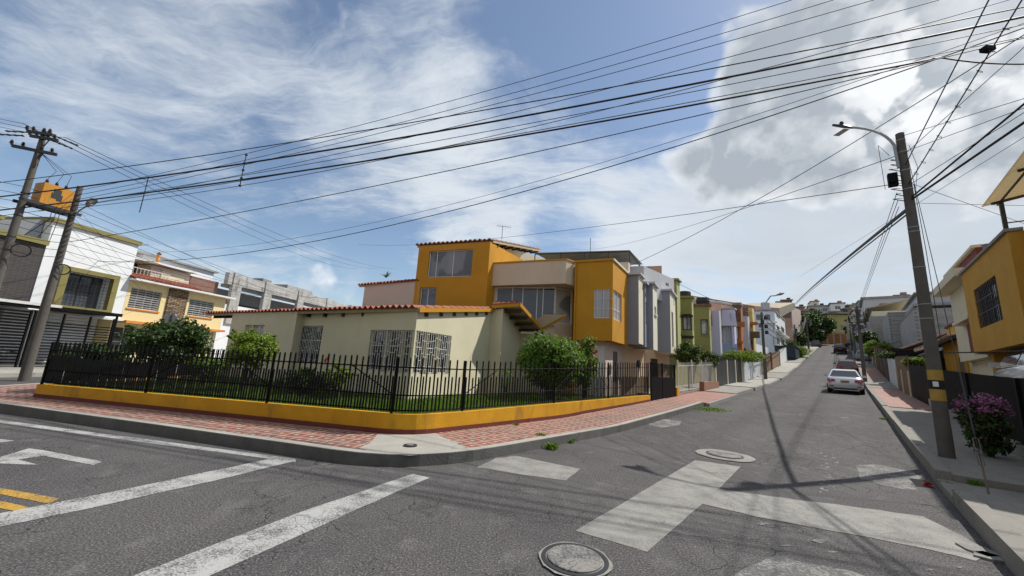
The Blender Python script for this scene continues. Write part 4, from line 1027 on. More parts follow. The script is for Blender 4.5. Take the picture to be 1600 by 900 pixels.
gh = thing('grey_house', 'slate grey house of stepped bays with pale cream street faces next to the mustard room', 'house', S(17.5, -7.2, .4))
c = M['lgrey']
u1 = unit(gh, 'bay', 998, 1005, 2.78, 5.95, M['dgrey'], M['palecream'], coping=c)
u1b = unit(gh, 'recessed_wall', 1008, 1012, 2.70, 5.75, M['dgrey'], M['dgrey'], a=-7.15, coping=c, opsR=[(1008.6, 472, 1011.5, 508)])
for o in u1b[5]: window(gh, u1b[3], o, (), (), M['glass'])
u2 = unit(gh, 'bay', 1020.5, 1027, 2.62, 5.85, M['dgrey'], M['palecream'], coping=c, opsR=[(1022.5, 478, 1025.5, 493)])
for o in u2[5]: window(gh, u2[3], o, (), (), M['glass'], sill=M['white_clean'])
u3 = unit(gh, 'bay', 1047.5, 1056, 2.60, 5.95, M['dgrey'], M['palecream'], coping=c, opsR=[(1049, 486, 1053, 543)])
for o in u3[5]: window(gh, u3[3], o, (), (.5,), M['glass'])
# ground floor of the grey house, set back
ga = S(16.2, -7.95).xy; gb = S(23.2, -7.75).xy; F = Frame(ga, gb)
ow = [(.15, 1.0, .5, 2.3), (2.6, 3.0, 1.7, 2.1), (4.3, 5.3, .5, 2.25)]
mb = MB(); mb.volume([ga, gb, gb + Vector((-3, 2)), ga + Vector((-3, 2))], .4, 2.74, {0: ow}, .1); mb.obj('ground_floor_wall', M['peach'], gh)
mb = MB(); mb.box(F, .15, 1.0, .03, .08, .5, 2.3); mb.obj('door', M['rust_metal'], gh); mb = MB(); mb.box(F, 4.3, 5.3, .03, .08, .5, 2.25); mb.obj('door', M['dark_metal'], gh)
window(gh, F, ow[1], (), (), M['glass'], dep=.1, grille='bars', gm=M['dark_metal'])
wv = thing('rooftop_storey', 'light grey rooftop storey with one small square window above the grey bays', 'house', S(19, -9.5, 5.5))
wa = at(1006, 440, 20.5).xy; wb = at(1053, 440, 23.8).xy; F = Frame(wa, wb); ow = [F.rect(1040, 441, 1045, 448)]
MB().volume([wa, wb, wb + dL * 5, wa + dL * 5], 5.4, F.px(1030, 426)[1], {0: ow}, .1).obj('wall', M['lgrey'], wv); window(wv, F, ow[0], (), (), M['glass'], dep=.1)
rt = at(1015, 422, 23.5); re = at(1034, 420, 25.0)
MB().volume([rt.xy, re.xy, re.xy + dL * 2, rt.xy + dL * 2], 6.6, 7.2, tops=[re.z - .2, re.z + .2, re.z + .2, re.z - .2]).obj('tile_cap', M['oldtile'], wv)
# green house (two different paints)
gn = thing('green_house', 'lime green house with a boxed bay window next to the grey bays', 'house', S(24.8, -8, .7))
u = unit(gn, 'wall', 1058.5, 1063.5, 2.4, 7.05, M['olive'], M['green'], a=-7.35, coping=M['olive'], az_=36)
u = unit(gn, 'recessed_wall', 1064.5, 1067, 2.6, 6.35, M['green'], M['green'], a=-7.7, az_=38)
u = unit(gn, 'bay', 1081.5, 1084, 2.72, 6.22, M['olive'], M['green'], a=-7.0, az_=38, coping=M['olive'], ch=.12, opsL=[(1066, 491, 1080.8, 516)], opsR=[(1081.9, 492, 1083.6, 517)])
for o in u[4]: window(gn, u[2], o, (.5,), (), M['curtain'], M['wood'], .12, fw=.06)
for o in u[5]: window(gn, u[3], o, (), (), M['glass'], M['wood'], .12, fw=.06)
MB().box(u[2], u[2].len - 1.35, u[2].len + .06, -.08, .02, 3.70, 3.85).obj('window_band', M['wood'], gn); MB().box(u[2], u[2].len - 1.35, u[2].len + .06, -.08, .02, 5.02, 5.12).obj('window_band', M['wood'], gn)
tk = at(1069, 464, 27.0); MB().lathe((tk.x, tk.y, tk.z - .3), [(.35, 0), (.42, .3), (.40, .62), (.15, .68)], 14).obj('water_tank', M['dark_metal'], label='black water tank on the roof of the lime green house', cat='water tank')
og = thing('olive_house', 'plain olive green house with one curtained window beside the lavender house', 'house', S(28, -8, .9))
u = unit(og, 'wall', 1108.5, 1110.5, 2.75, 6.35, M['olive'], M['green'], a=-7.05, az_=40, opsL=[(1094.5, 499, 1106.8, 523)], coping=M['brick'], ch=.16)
for o in u[4]: window(og, u[2], o, (.75,), (), M['curtain_w'], M['wood'], .12, fw=.05, sill=M['olive'])
tk = at(1098, 470, 31); MB().lathe((tk.x, tk.y, tk.z - .3), [(.40, 0), (.46, .25), (.42, .5), (.12, .56)], 14).obj('water_tank', M['dark_metal'], label='black water tank on the roof of the olive house', cat='water tank')
gg = S(22.9, -8.1).xy; gg2 = S(30.3, -7.9).xy; F = Frame(gg, gg2)
MB().volume([gg, gg2, gg2 + Vector((-3, 2)), gg + Vector((-3, 2))], .5, 2.9).obj('ground_floor_wall', M['olive'], gn)
lv = thing('lavender_house', 'pale lavender house with slanted bay and powder blue panel', 'house', S(34, -8, 1.1))
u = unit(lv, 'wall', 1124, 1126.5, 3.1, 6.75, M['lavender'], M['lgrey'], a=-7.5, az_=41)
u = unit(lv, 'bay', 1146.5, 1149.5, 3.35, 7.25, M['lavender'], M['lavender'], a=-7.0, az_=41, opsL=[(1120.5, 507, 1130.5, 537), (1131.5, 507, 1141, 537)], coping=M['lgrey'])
window(lv, u[2], u[4][0], (), (.6,), M['curtain_w'], M['white_clean']); window(lv, u[2], u[4][1], (), (.6,), M['curtain'], M['white_clean'])
F = u[2]; r_ = F.rect(1120, 510, 1146, 549)
MB().box(F, r_[0], F.len + .15, -.25, -.01, 3.32, 4.25).obj('blue_panel', M['bluepaint'], lv)
for px_ in (1117, 1142): rr_ = F.px(px_, 500)[0]; MB().box(F, rr_, rr_ + .14, -.38, -.005, 3.9, 6.9).obj('fin', M['lavender'], lv)
a_, b_ = F.rect(1119, 482, 1147, 503)[:2]; mb = MB(); mb.hexa([F.p(a_, -.5, 5.75), F.p(F.len + .2, -.5, 5.75), F.p(F.len + .2, 0, 5.7), F.p(a_, 0, 5.7)], [F.p(a_, -.06, 7.2), F.p(F.len + .1, -.06, 7.2), F.p(F.len + .1, -.001, 7.2), F.p(a_, -.001, 7.2)]); mb.obj('slanted_hood', M['lavender'], lv)
a2 = F.px(1114, 490)[0]; mb = MB(); mb.hexa([F.p(a2 - 1.4, -.35, 6.35), F.p(a2 + .6, -.35, 6.35), F.p(a2 + .6, 0, 6.3), F.p(a2 - 1.4, 0, 6.3)], [F.p(a2 - 1.4, -.05, 7.0), F.p(a2 + .6, -.05, 7.0), F.p(a2 + .6, -.001, 7.0), F.p(a2 - 1.4, -.001, 7.0)]); mb.obj('slanted_hood', M['white_clean'], lv)
rb = thing('brick_rooftop', 'long low brown brick attic above the olive and lavender houses', 'house', S(33, -11, 6))
wa = at(1082, 478, 31).xy; wb = at(1160, 480, 44.5).xy
MB().volume([wa, wb, wb + dL * 3, wa + dL * 3], 5.5, 7.4, tops=[at(1082, 469, 31).z, at(1160, 480, 44.5).z, at(1160, 480, 44.5).z, at(1082, 469, 31).z]).obj('wall', M['brick2'], rb)
MB().hexa([z_(wa, at(1082, 469, 31).z + .005), z_(wb, at(1160, 479, 44.5).z + .005), z_(wb + dL * 3, 9.0), z_(wa + dL * 3, 7.6)], [z_(wa, at(1082, 468, 31).z + .1), z_(wb, at(1160, 477, 44.5).z + .1), z_(wb + dL * 3, 9.2), z_(wa + dL * 3, 7.8)]).obj('roof', M['roofgrey'], rb)
bh = thing('orange_house', 'narrow burnt orange and brown house with a bulging bay window', 'house', S(42, -8, 1.6))
u = unit(bh, 'wall', 1157, 1159.5, 3.9, 8.1, M['orange'], M['orange'], a=-7.1, az_=41, opsL=[(1145.5, 509, 1154.5, 530)], coping=M['roofgrey'], ch=.25)
for o in u[4]: window(bh, u[2], o, (.5,), (), M['curtain_w'], M['wood'])
F = u[2]; uu = F.px(1145, 500)[0]; MB().box(F, uu, F.len + .3, -.35, -.01, 6.05, 6.5).obj('window_hood', M['orange'], bh); MB().box(F, uu, F.len + .1, -.2, -.01, 4.55, 4.75).obj('window_band', M['orange'], bh)
MB().box(F, uu - .6, F.len + .05, -.03, -.004, 6.55, 8.0).obj('brown_cladding', M['brown_panel'], bh)
wg = thing('plain_grey_house', 'windowless pale grey wall of a house between the orange and pale yellow houses', 'house', S(46, -8.4, 2))
u = unit(wg, 'wall', 1168, 1171, 4.0, 7.9, M['lgrey'], M['lgrey'], a=-7.5, az_=41); F = u[2]; MB().box(F, 2, F.len + .1, -.05, 3.5, 7.905, 8.75).obj('brick_attic', M['brick'], wg)
yh = thing('pale_yellow_house', 'narrow pale yellow house with small brown balcony before the white blue house', 'house', S(50, -8, 2.4))
u = unit(yh, 'wall', 1176, 1179, 4.2, 9.0, M['yellow2'], M['yellow2'], a=-7.3, az_=41); F = u[2]
uu = F.px(1168, 500)[0]; MB().box(F, uu, F.len + .5, -.7, -.01, 5.7, 6.35).obj('balcony', M['brown_panel'], yh); MB().box(F, uu, F.len + .4, -.5, -.01, 7.1, 7.4).obj('cornice', M['orange'], yh)
rr_ = (uu + .1, F.len - .1, 4.4, 5.5); MB().box(F, *rr_[:2], -.02, -.003, *rr_[2:]).obj('door', M['brown_panel'], yh)
for s0, s1, zz1, mm, own in ((30.4, 37.5, 3.45, 'conc', lv), (37.6, 43.5, 3.95, 'conc', bh), (43.6, 52.0, 4.3, 'conc', wg), (52.1, 56, 4.5, 'yellow2', yh)):
    p, q_ = S(s0, -8.2).xy, S(s1, -8.0).xy; MB().volume([p, q_, q_ + Vector((-3, 2)), p + Vector((-3, 2))], prof(s0) - .1, zz1).obj('ground_floor_wall', M[mm], own)
# white and blue apartment house up the hill
wb_ = thing('white_blue_house', 'three storey white and light blue house with balconies up the street behind the lamp post', 'house', S(70, -8.5, 4.2))
M['paleblue'] = mat('pale_blue_paint', (.56, .61, .68), .8, .06, .9, dirt=.15, dcol=(.3, .33, .38))
P = corner(1212, -8.6); az2 = 34
u = unit(wb_, 'wall', 1211, 1226, 3.6, 12.4, M['paleblue'], M['white'], a=-8.2, az_=41, back=9, side=300, coping=M['roofgrey'], ch=.2, opsL=[(1185, 504, 1191, 512)])
for o in u[4]: window(wb_, u[2], o, (), (), M['glass'])
F = u[2]; FR_ = u[3]
for (x0, y0, x1, y1) in ((1209, 506, 1216, 519), (1209, 525, 1217, 540)):
    pass
r_ = [F.rect(1206.8, 506, 1210.3, 518), F.rect(1206.8, 526, 1210.5, 539)]
for o in r_: window(wb_, F.sh(-.13), o, (.5,), (), M['glass2'], M['white_clean'])
for (x0, y0, x1, y1) in ((1213, 507, 1218, 519), (1220, 509, 1225, 521), (1213, 526, 1218, 540), (1220, 527, 1225, 541), (1213, 490, 1218, 498)):
    o = FR_.rect(x0, y0, x1, y1); window(wb_, FR_.sh(-.13), o, (.5,), (), M['glass2'], M['white_clean'])
for zz_ in (6.3, 9.1): MB().box(FR_, 0, FR_.len + .1, -.55, -.01, zz_, zz_ + .25).obj('balcony_slab', M['white_clean'], wb_)
o = F.rect(1176, 485, 1210, 497); MB().box(F, max(0, F.len - 7), F.len + .2, -.4, -.01, 10.4, 10.65).obj('cornice', M['white_clean'], wb_)
for k in range(5): uu = F.len - 6.4 + k * 1.25; window(wb_, F.sh(-.13), (uu, uu + .8, 10.9, 11.9), (), (), M['glass2'], M['white_clean'])
MB().volume([S(58.5, -9).xy, S(69, -8.6).xy, S(69, -8.6).xy + Vector((-5, 4)), S(56.5, -9).xy + Vector((-5, 4))], 2.6, 6.0).obj('lower_wing', M['white'], wb_)
bq = thing('brick_block', 'red brick building with cream shed roof standing above the white blue house', 'building', S(88, -20, 7))
a_ = at(1180, 490, 82).xy; b_ = at(1237, 490, 100).xy; dk = Vector((-.6, .8))
MB().volume([a_, b_, b_ + dk * 12, a_ + dk * 12], 5, 17.2, tops=[at(1180, 478, 82).z, at(1237, 483, 100).z, 17.5, 17.5]).obj('wall', M['brick'], bq)
za, zb_ = at(1176, 477, 82).z, at(1242, 478, 100).z
MB().hexa([z_(at(1216, 480, 93).xy, 13.4), z_(b_ + Vector((.8, 0)), zb_ - .6), z_(b_ + dk * 8, zb_ + .5), z_(at(1216, 480, 93).xy + dk * 8, 15.0)], [z_(at(1216, 480, 93).xy, 15.4), z_(b_ + Vector((.8, 0)), zb_ + .8), z_(b_ + dk * 8, zb_ + 1.3), z_(at(1216, 480, 93).xy + dk * 8, 16.2)]).obj('shed_roof', M['rooftan'], bq)
c_ = at(1236, 500, 104).xy; d_ = at(1252, 500, 112).xy
c2 = thing('pale_block', 'small pale grey block right of the red brick building', 'building', (c_.x, c_.y, 8))
MB().volume([c_, d_, d_ + dk * 8, c_ + dk * 8], 8, at(1244, 481, 108).z).obj('wall', M['pinkish'], c2)
MB().cbox(c_.x, c_.y + 2, at(1244, 481, 108).z + .3, 2.0, 2.0, .6).obj('parapet', M['lgrey'], c2)

# ------------------------------------------------------------------ GARDEN FRONTS ALONG THE LEFT PAVEMENT
def sfence(name, label, cat, s0, s1, a, h, m, step=.11, solid=None, posts=(), pm=None, tipup=.12, group=None, zo=.15, low=None, lm=None, top=True, r=.011):
    z0 = prof((s0 + s1) / 2) + zo; p0 = S(s0, a).xy; p1 = S(s1, a).xy; F = Frame(p0, p1) if a < 0 else Frame(p1, p0)
    g = lambda u: zg(*(F.A + F.d * u)) + zo
    r_ = thing(name, label, cat, (p0.x, p0.y, z0), group); L = F.len
    if solid:
        n = max(1, int(L / 1.6)); mb = MB()
        for i in range(n):
            u0_, u1_ = L * i / n + .01, L * (i + 1) / n - .01; mb.box(F, u0_, u1_, -.02, .02, g((u0_ + u1_) / 2) + .02 + (low or 0), g((u0_ + u1_) / 2) + solid)
        mb.obj('panel', m, r_)
    if low: 
        n = max(1, int(L / 1.6)); mb = MB()
        for i in range(n):
            u0_, u1_ = L * i / n, L * (i + 1) / n; mb.box(F, u0_, u1_ - .002, -.09, .09, g((u0_ + u1_) / 2) - .15, g((u0_ + u1_) / 2) + low)
        mb.obj('low_wall', lm or M['conc'], r_)
    if step:
        mb = MB(); u = .06; zb = (solid or low or .05)
        while u < L: z_b = g(u); mb.box(F, u - r, u + r, -r, r, z_b + zb + .002, z_b + h); u += step
        mb.obj('bar', m, r_)
        if top:
            for f in (h - .18, (low or .05) + .12): 
                if solid and f < solid: continue
                mb = MB(); mb.hexa([F.p(0, -.012, g(0) + f), F.p(L, -.012, g(L) + f), F.p(L, .012, g(L) + f), F.p(0, .012, g(0) + f)], [F.p(0, -.012, g(0) + f + .03), F.p(L, -.012, g(L) + f + .03), F.p(L, .012, g(L) + f + .03), F.p(0, .012, g(0) + f + .03)]); mb.obj('rail', m, r_)
    for f in posts:
        pw = .025 if m is M['white_metal'] else .07; u = L * f; MB().box(F, u - pw, u + pw, -pw, pw, g(u) - .15, g(u) + h + tipup).obj('post', pm or m, r_)
    return r_
sfence('white_bar_fence', 'white iron bar gate and fence right of the black gate', 'fence', 19.3, 26.0, -6.08, 1.52, M['white_metal'], .21, posts=(0, .33, .6), top=True, r=.010)
rz = []
mb = MB()
F = Frame(S(22.9, -5.98).xy, S(26.1, -5.98).xy); mb.box(F, 0, F.len, -.12, .12, prof(23) + .1, prof(25) + .55); mb.obj('low_brick_wall', mat('terracotta_render', (.30, .15, .10), .9, .2, 2, dirt=.3), label='low terracotta wall at the foot of the white bar fence', cat='wall')
sfence('black_garden_fence', 'black barred fence between short cream pillars', 'fence', 26.3, 34.4, -6.1, 1.75, M['dark_metal'], .07, solid=1.55, posts=(0.0, .38, .70, .98), pm=M['cream'], tipup=-.1, low=.0)
for i, (s0, s1, lb) in enumerate(((34.8, 38.6, 'white sheet metal gate beside the cream pillars'), (38.9, 42.9, 'tall white sheet metal fence just left of the lamp post'))):
    sfence('sheet_fence', lb, 'fence', s0, s1, -6.1, 1.75 - .12 * i, M['sheet_white'], None, solid=1.75 - .1 * i, posts=(0, 1), pm=M['white_metal'], tipup=.02)
sfence('board_fence', 'dark brown board fence just right of the lamp post', 'fence', 43.3, 50.5, -6.15, 1.9, M['brown_panel'], None, solid=1.85, posts=(0, .5, 1), pm=M['wood'], tipup=.02)
sfence('board_fence', 'light brown board fence before the second white sheet fence', 'fence', 50.8, 57.5, -6.1, 1.8, mat('tan_boards', (.25, .17, .10), .85, .3, 3, dirt=.3), None, solid=1.8, posts=(0, 1), pm=M['brick2'], tipup=.1)
sfence('sheet_fence', 'white sheet fence before the dark blue container', 'fence', 57.8, 65.0, -6.1, 1.85, M['white'], None, solid=1.85, posts=(0, 1), pm=M['white'], tipup=.02)
mb = MB(); cc = S(70.5, -6.0); F = Frame(S(67, -6.1).xy, S(73, -6.0).xy)
cn = thing('waste_container', 'dark blue container with rounded side on the left pavement up the street', 'container', cc)
z0 = prof(69) + .3
MB().volume([F.p(0, -.9, 0), F.p(6, -.9, 0), F.p(6, 1.5, 0), F.p(0, 1.5, 0)], z0, z0 + 1.55).obj('body', mat('navy_paint', (.014, .028, .045), .6, .2, dirt=.3), cn)
MB().box(F, -.1, 6.1, -1.0, 1.6, z0 + 1.553, z0 + 1.65).obj('lid', M['dark_metal'], cn)
for k in (0.4, 5.4): MB().box(F, k, k + .3, -.8, 1.4, z0 - .3, z0 - .002).obj('skid', M['dark_metal'], cn)
# carport roof and dark veranda roofs behind the fences
mb = MB(); F = Frame(S(42.5, -7.7).xy, S(56, -7.7).xy); mb.box(F, 0, F.len, -.6, 2.5, 4.05, 4.25)
vr = mb.obj('carport_roof', M['brown_panel'], label='dark flat carport roof behind the brown board fences', cat='carport')
for u in (.2, 6.5, 13): MB().box(F, u, u + .12, -.5, -.38, 1.5, 4.04).obj('post', M['dark_metal'], vr)

# ------------------------------------------------------------------ RIGHT SIDE
def SR(a): return Frame(S(0, a).xy, az=221)       # street facing plane on the right; u = -s
def rvol(parent, name, a0, a1, s0, s1, z0, z1, m, ops=None, dep=.12, tops=None):
    """box on the right side, street face (edge 0) runs far -> near"""
    pts = [S(s1, a0).xy, S(s0, a0).xy, S(s0, a1).xy, S(s1, a1).xy]
    oo = {0: [(o[0] + s1, o[1] + s1, o[2], o[3]) for o in (ops or [])]}
    return MB().volume(pts, z0, z1, oo, dep, tops).obj(name, m, parent), Frame(pts[0], pts[1])
rm = thing('mustard_stucco_house', 'rough mustard yellow house with overhanging upper floor on the right edge', 'house', S(15, 3.3, .3))
FRt = SR(3.3)
wq = FRt.rect(1523, 440, 1566, 500)
wq = (FRt.px(1525, 478)[0], FRt.px(1563, 475)[0], 3.50, 4.72)
rvol(rm, 'upper_wall', 3.3, 10, 14.7, 19.9, 2.78, 5.48, M['mustard_rough'], [wq], .16)
window(rm, FRt, wq, (.25, .5, .75), (.6,), M['glass2'], M['dark_metal'], .16, grille='bars', gm=M['dark_metal'])
rvol(rm, 'upper_wall', 3.62, 10, 13.1, 14.698, 2.78, 5.47, M['mustard_rough']); rvol(rm, 'upper_wall', 3.3, 10, 12.4, 13.098, 2.78, 5.48, M['mustard_rough'])
for s0, s1, a in ((14.66, 19.94, 3.24), (12.35, 13.14, 3.24)): 
    F = Frame(S(s1, a).xy, S(s0, a).xy); MB().box(F, 0, F.len, 0, .3, 5.484, 5.56).obj('coping', M['conc'], rm)
F = Frame(S(14.655, 3.55).xy, S(13.15, 3.55).xy); MB().box(F, 0, F.len, 0, .3, 5.474, 5.54).obj('coping', M['conc'], rm)
rvol(rm, 'ground_floor_wall', 6.4, 10, 12.5, 19.6, .2, 2.778, M['cream'])
for s_ in (12.8, 19.7): rvol(rm, 'pier', 3.6, 3.95, s_ - .35, s_, .2, 2.779, M['mustard_rough'])
cp = thing('terrace_canopy', 'cream sheet canopy on dark posts above the mustard stucco house', 'canopy', S(16.3, 3.4, 5.56))
def Ps(s, a, z): return S(s, a, z)
MB().hexa([Ps(18.3, 3.7, 7.33), Ps(12.9, 3.7, 7.33), Ps(12.9, 8, 8.1), Ps(18.3, 8, 8.1)], [Ps(18.3, 3.7, 7.36), Ps(12.9, 3.7, 7.36), Ps(12.9, 8, 8.13), Ps(18.3, 8, 8.13)]).obj('sheet', leafmat('cream_sheet', (.60, .54, .40), (.64, .58, .44), .62), cp)
for s_, a in ((17.9, 3.95), (15.4, 3.98), (13.2, 3.98), (17.9, 7.5)): 
    F = Frame(S(s_, a).xy, S(s_ - 1, a).xy); MB().box(F, 0, .09, 0, .09, 5.562, 7.24 + (a - 3.7) * .18).obj('post', M['dark_metal'], cp)
mb = MB()
mb.tube([Ps(17.85, 3.8, 7.25), Ps(17.85, 8, 8.0)], .045, 4); mb.tube([Ps(18.2, 4.0, 7.30), Ps(13, 4.0, 7.30)], .035, 4); mb.tube([Ps(15.35, 3.8, 7.25), Ps(15.35, 8, 8.0)], .045, 4); mb.tube([Ps(15.35, 4.05, 6.6), Ps(15.35, 5.7, 7.5)], .03, 4); mb.tube([Ps(17.85, 4.0, 6.6), Ps(17.85, 8, 6.65)], .03, 4)
mb.obj('beam', M['dark_metal'], cp)
pp = S(16.9, 3.38, 5.57); MB().lathe((pp.x, pp.y, pp.z), [(.08, 0), (.11, .18), (.10, .19)], 10).obj('flower_pot', M['conc'], label='small pot with a pale plant on the edge of the mustard stucco parapet', cat='flower pot')
# cream and maroon house
cm = thing('maroon_cream_house', 'tall cream house with maroon panels beyond the mustard stucco house', 'house', S(22.5, 3.7, .5))
F37 = SR(3.6)
wq = (-21.7, -20.35, 4.25, 5.45)
rvol(cm, 'upper_wall', 3.6, 10, 20.0, 24.2, 2.7, 5.75, M['cream'], [wq]); window(cm, F37, wq, (.5,), (.7,), M['glass2'], M['white_clean'], .12)
rvol(cm, 'cornice', 3.15, 3.59, 20.0, 24.6, 5.35 + .15, 5.78, M['cream']); rvol(cm, 'maroon_parapet', 3.75, 10, 20.0, 25.2, 5.753, 6.45, M['maroon']); rvol(cm, 'coping', 3.65, 3.9, 20.0, 25.25, 6.453, 6.55, M['cream'])
rvol(cm, 'window_ledge', 3.3, 3.59, 20.0, 22.6, 4.0, 4.12, M['cream']); rvol(cm, 'maroon_panel', 3.52, 3.59, 20.1, 21.7, 2.95, 3.95, M['maroon'])
rvol(cm, 'ground_floor_wall', 3.9, 10, 20.0, 24.2, .3, 2.698, M['cream'])
ys = thing('yellow_cottage', 'low bright yellow house with grey door past the cream and maroon house', 'house', S(27, 4, .7))
FY = SR(4.0); dq = (-27.2, -26.2, .8, 3.0)
rvol(ys, 'wall', 4.0, 9, 24.25, 30.5, .5, 3.9, M['mustard'], [dq, (-25.6, -24.6, .8, 3.1)]); rvol(ys, 'parapet', 4.3, 9, 24.25, 31, 3.903, 4.75, mat('bright_yellow_paint', (.66, .40, .04), .8, .08)); 
MB().box(FY, -27.2, -26.2, .04, .09, .8, 3.0).obj('door', M['rust_metal'], ys); MB().box(FY, -25.6, -24.6, .04, .09, .8, 3.1).obj('door', M['yellow2'], ys)
tileroof(S(31, 3.45, 3.75), S(24.3, 3.45, 3.75), S(24.3, 4.4, 4.1), S(31, 4.4, 4.1), M['oldtile'], ys)
rvol(ys, 'red_coping', 4.22, 4.5, 24.25, 31, 4.753, 4.86, M['maroon'])
tp = thing('tiled_porch_house', 'low house with old tiled porch roof and white column behind the dark right fence', 'house', S(38, 4.4, .9))
tileroof(S(41, 3.1, 3.55), S(31.2, 3.1, 3.55), S(31.2, 6.2, 5.0), S(41, 6.2, 5.0), M['oldtile'], tp, tw=.3)
tileroof(S(47, 3.3, 4.3), S(40.8, 3.3, 4.3), S(40.8, 6.6, 5.9), S(47, 6.6, 5.9), M['oldtile'], tp, tw=.3)
rvol(tp, 'wall', 5.4, 10, 31.2, 47, .6, 4.3, mat('dim_brown_wall', (.10, .075, .06), .9, .2))
for s_ in (33.5, 37.5, 42): rvol(tp, 'column', 3.5, 3.75, s_ - .25, s_, .8, 3.5 if s_ < 40 else 4.2, M['white'])
# whitewashed brick block and rooftops behind it
gbk = thing('whitewashed_block', 'large windowless whitewashed brick building above the tiled porch', 'building', S(52, 6, 2))
a_ = at(1376, 520, 62).xy; b_ = at(1418, 520, 50).xy; c_ = at(1475, 510, 46).xy
rvol(gbk, 'wall', 5.0, 15, 49, 62, 1.0, 8.4, M['gbrick']); rvol(gbk, 'wall', 4.2, 12, 62.01, 72, 2.0, 9.9, M['gbrick'])
F = Frame(S(62, 4.98).xy, S(49, 4.98).xy); MB().box(F, 0, F.len, -.02, .3, 8.404, 8.5).obj('coping', M['conc'], gbk)
uc = thing('unfinished_storey', 'unfinished concrete rooftop storey with dark open bays on the right skyline', 'building', S(62, 8, 9))
rvol(uc, 'slab', 5.5, 18, 53, 66, 9.25, 9.5, M['conc']); rvol(uc, 'upper_wall', 6.0, 18, 54.5, 66, 9.503, 10.6, M['lgrey'])
for s_ in (53.3, 58, 62, 65.8): rvol(uc, 'pillar', 5.7, 6.1, s_ - .25, s_ + .05, 8.4, 9.248, M['conc'])
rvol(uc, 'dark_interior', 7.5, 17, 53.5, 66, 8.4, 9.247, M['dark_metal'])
rvol(uc, 'roof_slab', 5.7, 18.3, 54, 66.4, 10.603, 10.75, M['conc'])
bt_ = S(55, 13, 10.76); MB().lathe((bt_.x, bt_.y, 10.76), [(.5, 0), (.55, .4), (.5, .9), (.2, 1.05)], 12).obj('water_tank', mat('blue_plastic', (.05, .13, .35), .4, .1), label='blue water tank on the unfinished rooftop at the right', cat='water tank')
wc = thing('tan_canopy_house', 'house with tan sheet roof terrace left of the unfinished concrete storey', 'building', S(80, 4, 5.5))
rvol(wc, 'wall', 3.2, 14, 74, 92, 4.5, 11.0, M['conc']); rvol(wc, 'terrace_wall', 3.4, 14, 74, 84, 11.003, 11.7, M['cream'])
MB().hexa([Ps(92, 2.8, 12.1), Ps(74, 2.8, 12.1), Ps(74, 8, 13.3), Ps(92, 8, 13.3)], [Ps(92, 2.8, 12.2), Ps(74, 2.8, 12.2), Ps(74, 8, 13.4), Ps(92, 8, 13.4)]).obj('sheet_roof', M['rooftan'], wc)
for s_ in (74.2, 80, 86, 91.8): rvol(wc, 'post', 3.0, 3.15, s_ - .07, s_ + .07, 11.005, 12.15, M['dark_metal'])
rvol(wc, 'roof_cabin', 5, 8, 86, 90, 12.9, 14.6, M['brick'])
rvol(wc, 'lean_to_wall', 2.9, 3.19, 74.5, 80, 4.9, 8.6, M['lgrey'])
hn = thing('teal_house', 'narrow house with teal and red stripes beyond the whitewashed block', 'house', S(100, 4, 8))
rvol(hn, 'wall', 3.3, 12, 93, 108, 7.0, 16.5, M['lgrey']); rvol(hn, 'teal_panel', 3.15, 3.29, 97, 103, 8.5, 14.5, mat('teal_paint', (.13, .33, .30), .8, .1)); rvol(hn, 'red_panel', 3.15, 3.29, 94.5, 96.8, 8.5, 14.5, M['maroon'])
rvol(hn, 'roof', 3.0, 12.3, 92.8, 108.2, 16.503, 16.9, M['roofgrey'])
# fences on the right
sfence('black_fence', 'tall black sheet fence with bars at the lower right before the mustard stucco house', 'fence', 8.2, 21.2, 2.62, 1.62, M['black_metal'], .07, r=.026, low=.30, lm=M['conc'], posts=(.33, .66), tipup=.0)
MB().tube([S(20.9, 2.75, 2.86), S(12.5, 2.75, 2.42)], .018, 4).obj('rail', M['black_metal'], label='thin black rail above the black sheet fence', cat='rail')
sfence('black_sheet_gate', 'plain black sheet gate left of the thick banded pole', 'gate', 23.6, 30.0, 2.62, 1.8, M['black_metal'], None, solid=1.75, posts=(), tipup=.1)
sfence('cream_pillar_fence', 'low fence of cream pillars and brown panel left of the black sheet gate', 'fence', 30.3, 37.3, 2.62, 1.9, M['brown_panel'], None, solid=2.2, posts=(0, .45, .95), pm=M['cream'], tipup=-.5, low=.0)
sfence('white_sheet_gate', 'white sheet metal gate on the right pavement', 'gate', 37.6, 43.5, 2.6, 1.95, M['sheet_white'], None, solid=1.95, posts=(), tipup=.0)
sfence('dark_timber_fence', 'dark timber fence under the round hedge on the right', 'fence', 44, 58, 2.6, 2.5, M['wood'], None, solid=2.5, posts=(0, .3, .6, 1), pm=M['brown_panel'], tipup=.1)
sfence('tan_timber_fence', 'light brown timber fence farther up on the right', 'fence', 58.5, 72, 2.6, 2.1, M['brown_panel'], None, solid=2.1, posts=(0, .5, 1), pm=M['cream'], tipup=.1)
mb = MB(); F = Frame(S(23.4, 2.55).xy, S(22.95, 2.55).xy); mb.box(F, 0, .4, -.1, .25, .6, 1.15); mb.obj('stub_pillar', M['conc_pale'], label='short pale concrete block at the foot of the black sheet gate', cat='pillar')
# top rail with spikes above porch fence
sfence('spiked_fence', 'black spiked iron fence on the wall before the tiled porch', 'fence', 31, 44, 2.95, 2.75, M['black_metal'], .16, low=2.05, lm=M['brown_panel'], r=.014)

